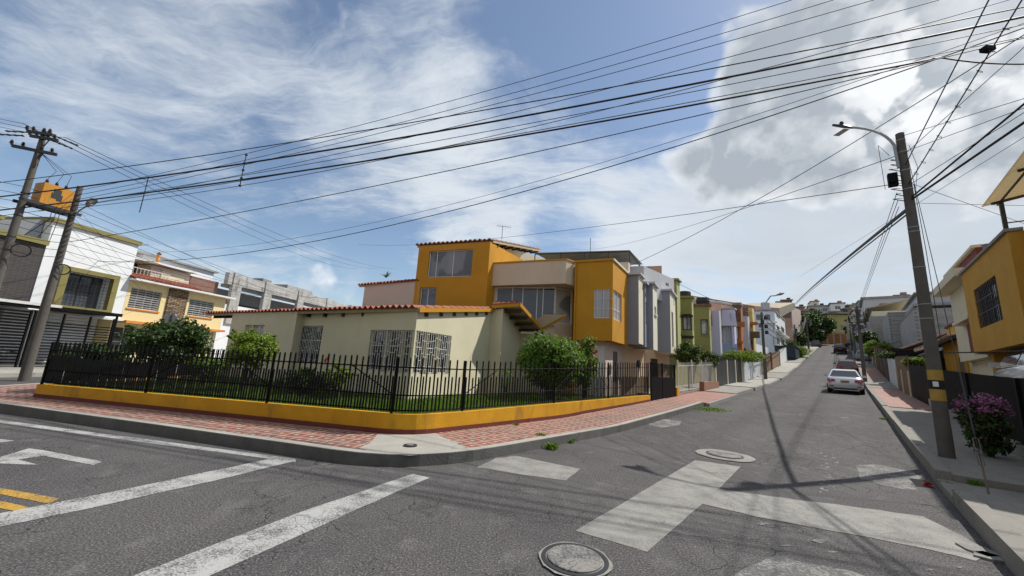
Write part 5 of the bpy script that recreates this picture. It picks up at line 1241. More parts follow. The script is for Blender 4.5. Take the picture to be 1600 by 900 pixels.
# far end of the street
fe_ = [('yellow_green_block', 'yellow green building closing the end of the street', 'building', 138, -6, 3.2, 11, 21.5, M['cream_yellow'], 10), ]
ye = thing('end_house', 'yellow green building closing the far end of the street', 'building', S(146, 2, 12))
p0 = at(1297, 515, 143).xy; p1 = at(1345, 515, 146).xy; F = Frame(p0, p1)
M['ygreen'] = mat('yellow_green_paint', (.38, .35, .15), .85, .15, .3, dirt=.3)
ow = [F.rect(1313, 508, 1320, 517), F.rect(1326, 508, 1334, 517)]
MB().volume([p0, p1, p1 + F.v * 12, p0 + F.v * 12], 10, at(1320, 492, 145).z, {0: ow}, .3).obj('wall', M['ygreen'], ye)
for o in ow: window(ye, F, o, (.5,), (), M['glass'], dep=.3, fw=.15)
MB().hexa([F.p(-1, -1, at(1320, 491, 145).z), F.p(F.len + 1, -1, at(1320, 491, 145).z), F.p(F.len + 1, 12, at(1320, 488, 145).z), F.p(-1, 12, at(1320, 488, 145).z)], [F.p(-1, -1, at(1320, 490, 145).z), F.p(F.len + 1, -1, at(1320, 490, 145).z), F.p(F.len + 1, 12, at(1320, 486, 145).z), F.p(-1, 12, at(1320, 486, 145).z)]).obj('roof', M['roofgrey'], ye)
p0 = at(1278, 528, 139).xy; p1 = at(1330, 528, 141).xy; F = Frame(p0, p1)
ow_ = thing('orange_wall', 'long orange boundary wall at the top of the street', 'wall', (p0.x, p0.y, 11))
mb = MB(); mb.box(F, 0, F.len, 0, .3, 10.3, at(1300, 521, 140).z); mb.obj('wall', mat('orange_render', (.34, .15, .05), .85, .2, .6, dirt=.3), ow_)
for i in range(5): uu = F.len * (i + .3) / 5; MB().box(F, uu, uu + .35, -.1, .3, 10.3, at(1300, 519.5, 140).z).obj('pillar', M['conc_pale'], ow_)
hb = [(1265, 1300, 478, 505, 190, 'lgrey', 'pale grey building with flat roof on the far hill'), (1300, 1322, 474, 500, 185, 'white', 'white two storey building on the far hill skyline'), (1298, 1330, 487, 500, 165, 'brick', 'red brick building on the far hill under the white one'), (1322, 1340, 482, 500, 175, 'brick2', 'orange brick building behind the poles at the street end'), (1338, 1368, 484, 520, 130, 'stained_white', 'grey gabled building right of the street end'), (1250, 1266, 487, 500, 150, 'conc', 'small grey building left of the far hill trees')]
hb += [(1340, 1356, 494, 520, 118, 'cream', 'cream house right of the far street end below the gabled building'), (1356, 1374, 500, 524, 96, 'dgrey', 'slate grey house behind the round yellow green tree'), (1243, 1258, 480, 492, 175, 'brick2', 'orange brick house on the hill above the tree clump'), (1286, 1299, 481, 492, 205, 'conc', 'small concrete house between pale grey and white hill buildings'), (1236, 1246, 486, 500, 140, 'cream', 'narrow cream house left of the far hill trees'), (1327, 1339, 477, 486, 215, 'white', 'tiny white house on the skyline above the orange brick building'), (1366, 1384, 476, 500, 110, 'brick', 'brick house on the right skyline behind the tan canopy'), (1384, 1402, 470, 492, 104, 'dgrey', 'dark grey rooftop block right of the tan canopy'), (1312, 1326, 489, 500, 158, 'yellow2', 'pale yellow house under the red brick hill building'), (1205, 1222, 476, 486, 130, 'cream', 'cream rooftop behind the street lamp head'), (1252, 1268, 498, 512, 134, 'lavender', 'lilac grey house peeking behind the dark trees'), (1268, 1280, 471, 480, 235, 'cream', 'highest cream house on the hill skyline'), (1344, 1362, 470, 484, 190, 'conc', 'concrete house on the skyline above the gabled building'), (1304, 1316, 503, 512, 150, 'brick2', 'small orange brick house over the end house roof'), (1222, 1238, 469, 478, 190, 'brick', 'brick house highest on the left of the hill'), (1400, 1420, 462, 476, 150, 'brick2', 'orange brick house behind the unfinished rooftop storey'), (1372, 1390, 506, 530, 84, 'bluepaint', 'light blue wall panel house left of the whitewashed block')]
for i, (x0, x1, yt, yb, D, mm, lb) in enumerate(hb):
    p0 = at(x0, yb, D).xy; p1 = at(x1, yb, D + .4).xy; F = Frame(p0, p1); zt_ = at((x0 + x1) / 2, yt, D).z
    h_ = thing('hill_building', lb, 'building', (p0.x, p0.y, 12)); ops = []
    n = max(1, int(F.len / 3.2))
    for k in range(n):
        for zz_ in (zt_ - 2.2, zt_ - 5.0):
            if mm not in ('stained_white',): ops.append((F.len * (k + .3) / n, F.len * (k + .72) / n, zz_, zz_ + 1.3))
    MB().volume([p0, p1, p1 + F.v * 9, p0 + F.v * 9], 8, zt_, {0: ops}, .25).obj('wall', M[mm], h_)
    for o in ops: window(h_, F, o, (.5,), (), M['glass2'], M['white_clean'], .25, fw=.1)
    MB().box(F, -.4, F.len + .4, -.5, 9.4, zt_ + .01, zt_ + .3).obj('roof', M[('roofgrey', 'oldtile', 'roofgrey', 'conc')[i % 4]], h_)
    MB().box(F, F.len * .55, F.len * .55 + 1.2, 1.0, 2.2, zt_ + .301, zt_ + 1.2).obj('water_tank', M[('dark_metal', 'conc')[i % 2]], h_)

# ------------------------------------------------------------------ LEFT STREET HOUSES
FLs = Frame((-22.3, 18.5), az=9)
def lvol(parent, name, u0, u1, v0, v1, z0, z1, m, ops=None, dep=.14):
    pts = [FLs.p(u0, v0, 0), FLs.p(u1, v0, 0), FLs.p(u1, v1, 0), FLs.p(u0, v1, 0)]
    return MB().volume([p.xy for p in pts], z0, z1, {0: [(o[0] - u0, o[1] - u0, o[2], o[3]) for o in (ops or [])]}, dep).obj(name, m, parent)
wh = thing('white_house', 'modern white house with olive framed square window and olive roof edge', 'house', FLs.p(1.5, 0, .1))
bw = (.40, 2.32, 3.08, 4.78)
lvol(wh, 'upper_wall', -.54, 3.25, 0, 9, 2.72, 7.0, M['white'], [bw], .5)
lvol(wh, 'roof_edge', -.62, 3.33, -.12, 9.1, 7.003, 7.22, M['olive_trim'])
F = FLs
mb = MB(); mb.box(F, .12, .40, -.28, -.002, 2.86, 5.0); mb.box(F, 2.32, 2.58, -.28, -.002, 2.86, 5.0); mb.box(F, .40, 2.32, -.28, -.002, 2.86, 3.08); mb.box(F, .40, 2.32, -.28, -.002, 4.78, 5.0); mb.obj('window_surround', M['olive_trim'], wh)
window(wh, F, bw, (.22, .5, .78), (.5,), M['glass2'], M['dark_metal'], .5, grille='grid', gm=M['dark_metal'], fw=.06)
lvol(wh, 'ground_floor_wall', -.5, 3.2, 1.4, 9, .1, 2.718, M['white'])
lvol(wh, 'ledge', -.5, 3.3, -.25, 0, 2.60, 2.715, M['white_clean'])
mb = MB(); k = 0
for i in range(15): mb.box(F, 1.0, 3.0, 1.30, 1.38, .25 + i * .155, .25 + i * .155 + .13)
mb.obj('roller_shutter', M['sheet_white'], wh)
dh = thing('dark_brick_house', 'house with dark brick panel and white wall at the left edge', 'house', FLs.p(-3, 0, .1))
lvol(dh, 'upper_wall', -9, -.545, .15, 9, 2.95, 5.78, M['white']); lvol(dh, 'brick_panel', -2.5, -.62, -.02, .14, 3.02, 5.72, M['dbrick']); lvol(dh, 'roof_edge', -9.1, -.55, -.15, 9, 5.783, 6.02, M['olive_trim'])
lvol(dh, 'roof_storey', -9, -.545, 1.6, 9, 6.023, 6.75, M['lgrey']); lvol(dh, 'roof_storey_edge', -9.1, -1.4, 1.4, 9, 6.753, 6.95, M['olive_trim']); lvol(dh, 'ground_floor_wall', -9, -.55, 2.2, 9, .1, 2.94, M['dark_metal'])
tr_ = MB(); tr_.hexa([F.p(-1.9, .9, 6.03), F.p(-.58, .5, 6.03), F.p(-.58, 3, 6.03), F.p(-1.9, 3, 6.03)], [F.p(-1.9, .9, 6.5), F.p(-.58, .5, 7.1), F.p(-.58, 3, 7.1), F.p(-1.9, 3, 6.5)]); tr_.obj('roof_skylight', M['galv'], dh)
# canopy and slatted gates
cnp = thing('carport_canopy', 'flat dark canopy over the slatted gates of the white house', 'canopy', F.p(-1, -1, 2.8))
MB().box(F, -6.5, 2.35, -1.35, -.26, 2.76, 2.92).obj('slab', M['black_metal'], cnp); MB().box(F, -6.5, -.2, -1.39, -1.352, 2.86, 2.98).obj('edge_strip', M['white_metal'], cnp)
for i, (ua, ub, lb) in enumerate(((-6.4, -1.1, 'black slatted sliding gate at the left edge behind the near pole'), (-.95, 2.1, 'black slatted gate under the olive framed window'))):
    g_ = thing('slatted_gate', lb, 'gate', F.p(ua, -1.25, .15)); mb = MB()
    for k in range(18 if i == 0 else 15): mb.box(F, ua + .06, ub - .06, -1.27, -1.23, .30 + k * .13, .30 + k * .13 + (.085 if i == 0 else .05))
    mb.obj('slats', M['black_metal'], g_); n = 4 if i == 0 else 3
    for k in range(n + 1): u = ua + (ub - ua) * k / n; MB().box(F, u - .03, u + .03, -1.29, -1.21, .13, 2.62).obj('post', M['black_metal'], g_)
MB().box(F, 2.15, 2.22, -1.30, -1.22, .13, 2.755).obj('canopy_post', M['black_metal'], cnp)
car_behind = None
# yellow house with stone panel
yl = thing('yellow_stone_house', 'pale yellow two storey house with rough stone panel and white barred windows', 'house', F.p(6.5, 0, 0))
wA = (3.45, 5.15, 3.38, 4.55); wB = (6.95, 8.75, 3.40, 4.5); wC = (3.5, 6.2, .9, 2.3)
lvol(yl, 'upper_wall', 3.26, 9.6, 0, 8, 2.5, 4.95, M['cream_yellow'], [wA, wB]); lvol(yl, 'ground_floor_wall', 3.26, 9.6, .55, 8, 0, 2.498, M['cream_yellow'], [wC], .14)
for o in (wA, wB): window(yl, F, o, (.25, .5, .75), (), M['glass2'], M['white_metal'], .14, grille='louvre', sill=M['orange_trim'])
window(yl, F.sh(.55), wC, (.2, .4, .6, .8), (.4, .75), M['glass'], M['white_metal'], .14)
brk = brickmat('rough_stone', (.42, .30, .17), (.13, .085, .05), (.025, .02, .018), .30, .085, .018, .15, 1.0)
lvol(yl, 'stone_panel', 5.5, 6.72, -.10, -.002, 2.45, 4.93, brk)
for a_, b_ in ((3.26, 5.4), (6.8, 9.6)): lvol(yl, 'orange_ledge', a_, b_, -.45, -.003, 2.52, 2.66, M['orange_trim'])
lvol(yl, 'eave_slab', 3.2, 9.9, -.5, .6, 4.953, 5.06, M['white_clean'])
A_, B_ = F.p(3.2, -.42, 5.10), F.p(7.2, -.42, 5.10); up_ = F.p(0, .9, 0) - F.p(0, 0, 0); tileroof(A_, B_, B_ + up_ + Vector((0, 0, .3)), A_ + up_ + Vector((0, 0, .3)), M['tile'], yl)
lvol(yl, 'attic_wall', 4.9, 7.4, .9, 4, 5.07, 6.25, M['pinkish']); lvol(yl, 'attic_wall', 3.3, 4.89, 2.0, 4, 5.07, 6.3, M['wood']); lvol(yl, 'attic_roof', 3.2, 7.6, .5, 4.4, 6.303, 6.42, M['white_clean'])
MB().box(F, 5.5, 7.0, .86, .898, 5.45, 6.12).obj('shutter', M['cream'], yl)
mb = MB()
for k in range(12): u = 3.3 + k * .2; mb.box(F, u, u + .02, .3, .32, 5.2, 5.75)
mb.box(F, 3.3, 5.6, .29, .33, 5.75, 5.79); mb.obj('balcony_rail', M['white_metal'], yl)
lvol(yl, 'brick_side_wall', 7.45, 9.6, .9, 4.5, 5.07, 6.15, M['brick']); 
ch = F.px(250, 395)
mb = MB(); cp_ = F.p(F.px(249, 396, 2.2)[0], 2.2, 6.4); mb.lathe((cp_.x, cp_.y, 6.42), [(.10, 0), (.10, .85)], 10); cm_ = mb.obj('chimney', M['orange_trim'], label='thin orange chimney pipe on the yellow stone house', cat='chimney')
MB().lathe((cp_.x, cp_.y, 7.275), [(.16, 0), (.02, .13)], 10).obj('cowl', M['dark_metal'], cm_)
an = F.p(3.75, 1.2, 6.42); mb = MB(); mb.tube([an, an + Vector((0, 0, .7))], .02, 5); mb.tube([an + Vector((0, 0, .7)), an + Vector((.5, .5, .95))], .015, 4); mb.tube([an + Vector((0, 0, .55)), an + Vector((-.3, .2, .8))], .015, 4)
mb.obj('rooftop_antenna', M['dark_metal'], label='bent metal antenna on the roof left of the orange chimney', cat='antenna')
up = thing('white_upper_house', 'white rooftop storey with dark window behind the yellow stone house', 'house', F.p(7, 6, 5))
lvol(up, 'wall', 6.0, 11.2, 3.2, 9, 5.0, 7.2, M['white'], [(7.0, 8.4, 6.35, 6.95)], .2); lvol(up, 'roof', 5.0, 11.4, 3.0, 9, 7.203, 7.32, M['roofgrey']); window(up, F.sh(3.2), (7.0, 8.4, 6.35, 6.95), (.5,), (), M['glass'], dep=.2)
cb = thing('stained_concrete_building', 'long stained white concrete building with dark open bays beyond the yellow stone house', 'building', F.p(14, .5, 0))
def sz_(u): return prof(sof(*(F.p(u, 0, 0).xy)))
lvol(cb, 'parapet', 9.7, 28, .25, .6, 6.1, 6.95, M['stained_white']); lvol(cb, 'beam', 9.7, 28, .45, .8, 5.85, 6.098, M['conc'])
for u in (10.1, 13.2, 17.2, 21.5, 26): lvol(cb, 'pillar', u, u + .8, .16, .44, 3.2, 7.02, M['stained_white'])
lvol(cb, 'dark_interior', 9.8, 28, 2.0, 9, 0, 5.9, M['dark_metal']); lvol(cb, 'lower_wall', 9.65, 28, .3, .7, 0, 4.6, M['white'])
lvol(cb, 'rooftop_box', 19, 23, 3, 6, 6.9, 7.9, M['stained_white']); lvol(cb, 'rooftop_box', 14.8, 15.8, 2, 3, 6.9, 7.6, M['conc'])
# stop sign seen from behind
sp = gat(243, 600, 15.9)
sg = thing('road_sign', 'grey back of an octagonal road sign in front of the yellow stone house', 'road sign', (sp[0], sp[1], .1))
pz = at(243, 505, 15.9); Fs = Frame((sp[0] - .3, sp[1]), (sp[0] + .3, sp[1] - .12)); mb = MB(); pc = Vector((sp[0], sp[1])); n_ = Fs.v
pts0 = [pc + Fs.d * (.36 * math.cos(R(22.5 + 45 * k))) for k in range(8)]; zzs = [pz.z + .36 * math.sin(R(22.5 + 45 * k)) for k in range(8)]
f0 = [z_(p - n_ * .012, zz_) for p, zz_ in zip(pts0, zzs)]; f1 = [z_(p + n_ * .012, zz_) for p, zz_ in zip(pts0, zzs)]
mb.add(f0 + f1, [tuple(range(8)), tuple(reversed(range(8, 16)))] + [(i, (i + 1) % 8, 8 + (i + 1) % 8, 8 + i) for i in range(8)]); mb.obj('plate', M['galv'], sg)
mb = MB(); mb.cbox(sp[0] - n_.x * .035, sp[1] - n_.y * .035, pz.z / 2 + .2, .045, .045, pz.z + .3); mb.obj('pole', M['galv'], sg)
MB().box(Fs, .0, .6, -.035, -.014, pz.z - .02, pz.z + .02).obj('bracket', M['galv'], sg)

# ================================================================== POLES AND LAMPS
def gpole(name, label, x, y, z0, z1, r0, r1, m=None, group=None, cat='utility pole'):
    r = thing(name, label, cat, (x, y, z0), group); mb = MB()
    mb.lathe((x, y, z0 - .15), [(r0, 0), (r0 + (r1 - r0) * .5, (z1 - z0 + .15) * .5), (r1, z1 - z0 + .15)], 18); mb.sm = False
    mb.obj('shaft', m or M['conc_pole'], r); return r
def lamp_head(parent, tip, d, L=.55, m=None):
    d = Vector((d[0], d[1], d[2] if len(d) > 2 else 0)).normalized(); sd_ = Vector((-d.y, d.x, 0)).normalized(); mb = MB(); secs = [(0, .045, .04), (.15, .07, .05), (.30, .12, .07), (.85, .13, .05), (1, .06, .02)]; vs = []
    up = Vector((0, 0, 1))
    for f, w_, h_ in secs:
        c = tip + d * (L * f)
        vs += [c - sd_ * w_ - up * h_ * .5, c + sd_ * w_ - up * h_ * .5, c + sd_ * w_ * .8 + up * h_, c - sd_ * w_ * .8 + up * h_]
    n = len(secs); fs = [(4 * i + j, 4 * i + (j + 1) % 4, 4 * i + 4 + (j + 1) % 4, 4 * i + 4 + j) for i in range(n - 1) for j in range(4)] + [(3, 2, 1, 0), (4 * n - 4, 4 * n - 3, 4 * n - 2, 4 * n - 1)]
    mb.add(vs, fs); h = mb.obj('lamp_head', m or M['galv'], parent)
    c = tip + d * (L * .55) + up * .055; MB().lathe((c.x, c.y, c.z), [(.045, 0), (.045, .07), (.03, .09)], 8).obj('photocell', M['dark_metal'], h)
    c = tip + d * (L * .3) - up * .045; F = Frame(c.xy, (c + d).xy); MB().box(F, 0, L * .5, -.08, .08, c.z - .012, c.z - .001).obj('lens', M['lgrey'], h)
    return h
# thick banded pole on the right pavement
rb_ = G(1480, 715, .19); RPx, RPy = rb_.x, rb_.y; DR = math.hypot(RPx, RPy); rtz = at(1403, 210, DR).z
rp_ = gpole('utility_pole', 'thick concrete pole with yellow and black bands and a street lamp on the right pavement', RPx, RPy, .18, rtz, .122, .076)
def rrad(z): return .122 + (.076 - .122) * (z - .03) / (rtz - .03)
for (ya, yb, mm) in ((578, 594, 'ytape'), (594, 608, 'black_band'), (608, 626, 'ytape')):
    za, zb2 = at(1462, ya, DR).z, at(1464, yb, DR).z
    MB().lathe((RPx, RPy, zb2), [(rrad(zb2) + .004, 0), (rrad(za) + .004, za - zb2 - .002)], 18).obj('painted_band', M[mm], rp_)
stz = at(1459, 600, DR); vdir = Vector((-RPx, -RPy, 0)).normalized(); c = Vector((RPx, RPy, stz.z)) + vdir * (rrad(stz.z) + .008); F = Frame((c - Vector((.04, -.03, 0))).xy, (c + Vector((.04, -.03, 0))).xy)
MB().box(F, 0, .08, -.006, .004, c.z - .05, c.z + .05).obj('number_plate', M['white_clean'], rp_)
for zz_ in (3.0, 3.3, 4.1, 4.9, 5.0, 5.9, 6.35, 6.8, 7.1, 7.3, 7.6):
    if zz_ < rtz - .05: MB().lathe((RPx, RPy, zz_), [(rrad(zz_) + .005, 0), (rrad(zz_) + .005, .016)], 18).obj('steel_strap', M['galv'], rp_)
hp = at(1328, 197, DR - .25); hz = hp.z; ax_ = at(1393, 240, DR)
tipL = at(1331, 199, 12.3)
mb = MB(); A0 = Vector((RPx, RPy, rtz - .85)) + Vector((-.11, .02, 0)); A1 = Vector((A0.x - .02, A0.y + .01, rtz - .28)); A3 = Vector((tipL.x, tipL.y, tipL.z)); A2 = A1.lerp(A3, .3) + Vector((0, 0, .22))
pts = [A0, A1] + [((1 - q) ** 2) * A1 + 2 * q * (1 - q) * (A1.lerp(A3, .18) + Vector((0, 0, .34))) + q * q * A3 for q in (.15, .3, .45, .6, .75, .9, 1)]
mb.tube(pts, .03, 8); mb.obj('lamp_arm', M['galv'], rp_)
lamp_head(rp_, A3 - Vector((0, 0, .02)), (A3 - A1).normalized() * 1 + Vector((0, 0, -.22)), .62, M['dark_metal'])
F = Frame((RPx - .30, RPy + .17), (RPx - .12, RPy + .03)); bx = MB(); zc_ = at(1402, 281, DR).z
bx.box(F, .04, .20, -.06, .08, zc_ - .16, zc_ + .14); bx.box(F, .03, .15, -.12, -.081, zc_ - .10, zc_ + .10); bx.obj('junction_box', M['black_metal'], rp_)
mb = MB()
for k in range(9):
    rnd = random.Random(k); zz_ = zc_ - .55 + k * .12; mb.tube([(RPx - .08, RPy + .02, zz_), (RPx - .18 - rnd.random() * .12, RPy + .08, zz_ + .06), (RPx - .07, RPy + .09, zz_ + .1)], .010, 5)
mb.tube([(RPx - .3, RPy + .2, zc_ - .2), (RPx - .33, RPy + .2, zc_ + .9), (RPx - .2, RPy + .1, rtz - .5)], .007, 4)
mb.tube([(RPx + .12, RPy - .05, rtz - .3), (RPx + .3, RPy, rtz - .8), (RPx + .15, RPy, rtz - 1.5)], .006, 4)
mb.tube([(RPx + .05, RPy - .09, 6.0), (RPx + .09, RPy - .10, 4.5), (RPx + .10, RPy - .12, 2.2)], .008, 4)
mb.obj('cable_clamps', M['cable'], rp_)
# guy wire
gw0 = G(1545, 772, .2); gw1 = Vector((RPx + .05, RPy - .06, 6.6))
gy = thing('guy_wire', 'steel guy wire slanting from the pavement up to the thick banded pole', 'guy wire', gw0)
MB().tube([gw0, gw1], .006, 5).obj('wire', M['dark_metal'], gy)
a = gw0.lerp(gw1, .055); b = gw0.lerp(gw1, .11); MB().tube([gw0, a], .013, 6).obj('anchor_rod', M['rust_metal'], gy)
mb = MB(); sdv = Vector((.03, -.01, 0)); mb.tube([a, a + sdv, b + sdv, b, b - sdv, a - sdv, a], .008, 5); mb.obj('turnbuckle', M['rust_metal'], gy)
MB().tube([gw0.lerp(gw1, .12), gw0.lerp(gw1, .26)], .011, 6).obj('guard_tube', M['dark_metal'], gy)

# twin poles on the left with transformer
P1 = at(0, 425, 21.0); P1 = Vector((P1.x, P1.y, 0)); P2 = Vector((-16.5, 13.72, 0))
z1t = at(72, 207, 21.0).z; z2t = at(118, 290, P2.length).z
pa = gpole('utility_pole', 'tall grey pole with crossarms and insulators at the far left', P1.x, P1.y, .12, z1t, .135, .075)
pb = gpole('utility_pole', 'concrete pole with small lamp and yellow mark in front of the white house', P2.x, P2.y, .12, z2t, .145, .085)
ym = at(75, 440, P2.length); MB().lathe((P2.x, P2.y, ym.z - .30), [(.118, 0), (.113, .62)], 18).obj('yellow_mark', M['ytape'], pb)
ld = Vector((.60, .80, 0))
def insul(mb, p, s=1.0): mb.lathe((p.x, p.y, p.z), [(.02, 0), (.02, .05), (.06 * s, .06), (.03, .09), (.055 * s, .10), (.03, .13), (.045 * s, .14), (.02, .19)], 8)
mb = MB(); ins = MB()
for zz_, L0, L1, la_ in ((z1t - .12, -.38, .36, Vector((.97, .2, 0))), (z1t - .28, -.25, .5, Vector((.95, .3, 0))), (z1t - .78, -.58, .52, Vector((.9, .43, 0)))):
    a = P1 + la_ * L0 + Vector((0, 0, zz_)); b = P1 + la_ * L1 + Vector((0, 0, zz_)); F = Frame(a.xy, b.xy); mb.box(F, 0, F.len, -.16, -.09, zz_ - .05, zz_ + .05)
    for f in (.05, .3, .72, .95): q_ = MB(); insul(q_, a.lerp(b, f) + Vector((-.1, -.1, .05))); q_.obj('insulator', M['insul'], pa)
    mb.tube([P1 + Vector((0, 0, zz_ - .5)), a.lerp(b, .75) + Vector((-.08, -.08, -.03))], .02, 4)
for s_ in (-1, 1):   # strain insulators
    for k in range(2):
        p = P1 + Vector((.95, .3, 0)) * (.42 * s_ - .12 * k) + Vector((0, 0, z1t - .12 - .16 * k)); q_ = p + Vector((.42 * s_, .22 * s_, -.12)); 
        ins = MB(); ins.tube([p, q_], .022, 6)
        for j in range(4): c = p.lerp(q_, j / 3); ins.lathe((c.x, c.y, c.z - .03), [(.02, 0), (.06, .02), (.02, .06)], 8)
        ins.obj('strain_insulator', M['insul'], pa)
mb.obj('crossarm', M['dark_metal'], pa)
tf = thing('transformer', 'orange rusty transformer box hanging on a rack between the two left poles', 'transformer', P1.lerp(P2, .5) + Vector((0, 0, 7)))
tz0 = at(78, 322, 21.0).z; tz1 = at(78, 288, 21.0).z
F = Frame((P1 + ld * .12).xy, (P2 + Vector((0, 0, 0)) - ld * .05).xy); F = Frame(P1.xy, P2.xy)
MB().volume([F.p(.26, -.28, 0).xy, F.p(F.len - .22, -.28, 0).xy, F.p(F.len - .22, .28, 0).xy, F.p(.26, .28, 0).xy], tz0 + .02, tz1).obj('tank', M['transformer'], tf)
mb = MB(); rnd = random.Random(4)
for (u_, zf, du, dz__) in ((.62, .62, .10, .16), (.56, .50, .08, .10), (.70, .45, .07, .12)): mb.box(F, u_ - du, u_ + du, -.284 - rnd.random() * .002, -.281, tz0 + (tz1 - tz0) * zf - dz__, tz0 + (tz1 - tz0) * zf + dz__)
mb.obj('dark_plate', M['dark_metal'], tf)
for k, (u_, w__) in enumerate(((.36, .03), (.45, .05), (.80, .02), (.88, .03), (.95, .02))): MB().box(F, u_, u_ + w__, -.2835, -.2805, tz0 + .10, tz0 + .26 + .08 * (k % 2)).obj('painted_mark', M['ytape'], tf)
mb = MB(); mb.box(F, -.1, F.len + .1, -.34, -.28, tz0 - .09, tz0 + .01); mb.box(F, -.1, F.len + .1, .28, .34, tz0 - .09, tz0 + .01); mb.box(F, .1, F.len - .1, -.3, .3, tz0 - .06, tz0 - .002); mb.obj('rack', M['dark_metal'], tf)
for k in range(3): ins = MB(); insul(ins, F.p(.4 + .25 * k, 0, tz1 + .005), 1.1); ins.obj('bushing', M['insul'], tf)
for k in range(3): MB().tube([F.p(.4 + .25 * k, 0, tz1 + .2), F.p(.45 + .2 * k, -.25, tz1 + .5), P1 + Vector((.1, 0, z1t - .8))], .008, 4).obj('lead', M['cable'], tf)
for k in range(3): MB().tube([F.p(.6 + .1 * k, -.3, tz0), F.p(.55 + .1 * k, -.45, tz0 - .5), F.p(.2 + .3 * k, -.2, tz0 - 1.2)], .012, 4).obj('lead', M['cable'], tf)
la = Vector((P2.x, P2.y, at(110, 345, P2.length).z)); lt = at(136, 322, P2.length - .6)
MB().tube([la, la.lerp(lt, .5) + Vector((0, 0, .12)), lt], .025, 6).obj('lamp_arm', M['galv'], pb); lamp_head(pb, lt, (lt - la).normalized() * 1.0, .42)
mb = MB()
for k in range(14): zz_ = 4.2 + k * .2; mb.tube([(P2.x + .06, P2.y - .06, zz_), (P2.x + .24, P2.y - .15, zz_ - .05 - .02 * (k % 3)), (P2.x + .08, P2.y + .03, zz_ + .12)], .014, 4)
mb.obj('cable_clamps', M['cable'], pb)
for zz_ in (4.3, 4.75, 5.5, 6.1, 6.3): MB().lathe((P1.x, P1.y, zz_), [(.115, 0), (.115, .02)], 12).obj('steel_strap', M['dark_metal'], pa)
for (px, py, rr, D, lb) in ((98, 421, .17, 21.3, 'coil of black cable hanging against the pole in front of the white house'), (33, 391, .20, 20.8, 'coil of black cable hanging in front of the dark brick panel')):
    c = at(px, py, D); mb = MB(); tdir = Vector((c.y, -c.x, 0)).normalized()
    for q in range(3): mb.tube([c + tdir * (rr + .012 * q) * math.cos(2 * math.pi * k / 20) + Vector((0, 0, (rr + .012 * q) * math.sin(2 * math.pi * k / 20))) for k in range(21)], .010, 4)
    mb.obj('cable_coil', M['cable'], label=lb, cat='cable coil')
# poles up the street
def street_pole(pxb, pyb, pxt, pyt, D, label, lamp=False, r=.13, arms=True, box=False):
    b = at(pxb, pyb, D); t_ = at(pxt, pyt, D); z0 = zg(b.x, b.y) + .1
    q = gpole('utility_pole', label, b.x, b.y, z0, t_.z, r * 1.15, r * .75)
    if arms:
        mb = MB()
        for k, f in enumerate((.25, .6, 1.0, 1.5)):
            rnd = random.Random(int(pxb) + k); mb.tube([(b.x - .35, b.y + .1, t_.z - f), (b.x + .35, b.y - .1, t_.z - f)], .025, 4)
            mb.cbox(b.x + rnd.uniform(-.25, .25), b.y - .18, t_.z - f - .25, .22, .16, .3)
        mb.obj('bracket', M['dark_metal'], q)
    return q, b, t_
lp, lb_, lt_ = street_pole(1197, 599, 1197, 488, 39.8, 'street lamp pole with transformer box on the left pavement up the street', arms=True, r=.115)
c = at(1196, 479, 39.8); mb = MB(); mb.lathe((c.x, c.y, c.z - .3), [(.32, 0), (.34, .1), (.34, .6), (.28, .66)], 12); mb.obj('transformer_can', M['lgrey'], lp)
a = at(1197, 472, 39.8); hd = at(1212, 462, 39.0); MB().tube([a, a.lerp(hd, .5) + Vector((0, 0, .25)), hd], .05, 5).obj('lamp_arm', M['galv'], lp); lamp_head(lp, hd, Vector((hd.x - a.x, hd.y - a.y, .1)), .85)
up_poles = [(1246, 569, 1241, 507, 76, 'slim pole by the dark blue container on the left pavement', .14), (1264, 549, 1259, 492, 104, 'pole in front of the dark trees left of the street, nearer one', .16), (1273, 541, 1269, 495, 122, 'pole in front of the dark trees left of the street, farther one', .16), (1351, 589, 1340, 478, 42, 'leaning dark pole beside the silver car on the right pavement', .12), (1338, 566, 1328, 503, 74, 'pole on the right pavement behind the dark red hatchback', .14), (1332, 551, 1323, 494, 100, 'far pole with lamp on the right side near the end of the street', .15)]
PT = []
for (a_, b_, c_, d_, D, lb, r_) in up_poles:
    q, b, t_ = street_pole(a_, b_, c_, d_, D, lb, r=r_); PT.append(t_)

# ================================================================== CABLES
def cable_pts(A, B, sag, n=36):
    return [A.lerp(B, i / n) - Vector((0, 0, sag * 4 * (i / n) * (1 - i / n))) for i in range(n + 1)]
def cable(label, a, Da, b, Db, m=None, r=.011, group=None, name='overhead_cable', kill=None, mt=None):
    A = at(*a, Da) if not isinstance(a, Vector) else a; B = at(*b, Db) if not isinstance(b, Vector) else b
    sag = .0
    if m:
        best = None
        d = _ray(*m); az = math.atan2(d.x, d.y)
        for i in range(1, 400):
            q = A.lerp(B, i / 400); e = abs(math.atan2(q.x, q.y) - az)
            if best is None or e < best[0]: best = (e, i / 400, q)
        f = best[1]; q = best[2]; zz_ = H + d.z / math.hypot(d.x, d.y) * math.hypot(q.x, q.y); sag = (q.z - zz_) / (4 * f * (1 - f)); sag = max(-.2, min(3.0, sag))
    pts = cable_pts(A, B, sag); mb = MB(); mb.tube(pts, r, 5)
    mb.obj(name, mt or M['cable'], label=label, cat='cable', group=group); return pts
GT = 'thin overhead wires between the left poles and the top edge'
t1 = 'thin black overhead wire running from the left poles up to the top edge of the sky'
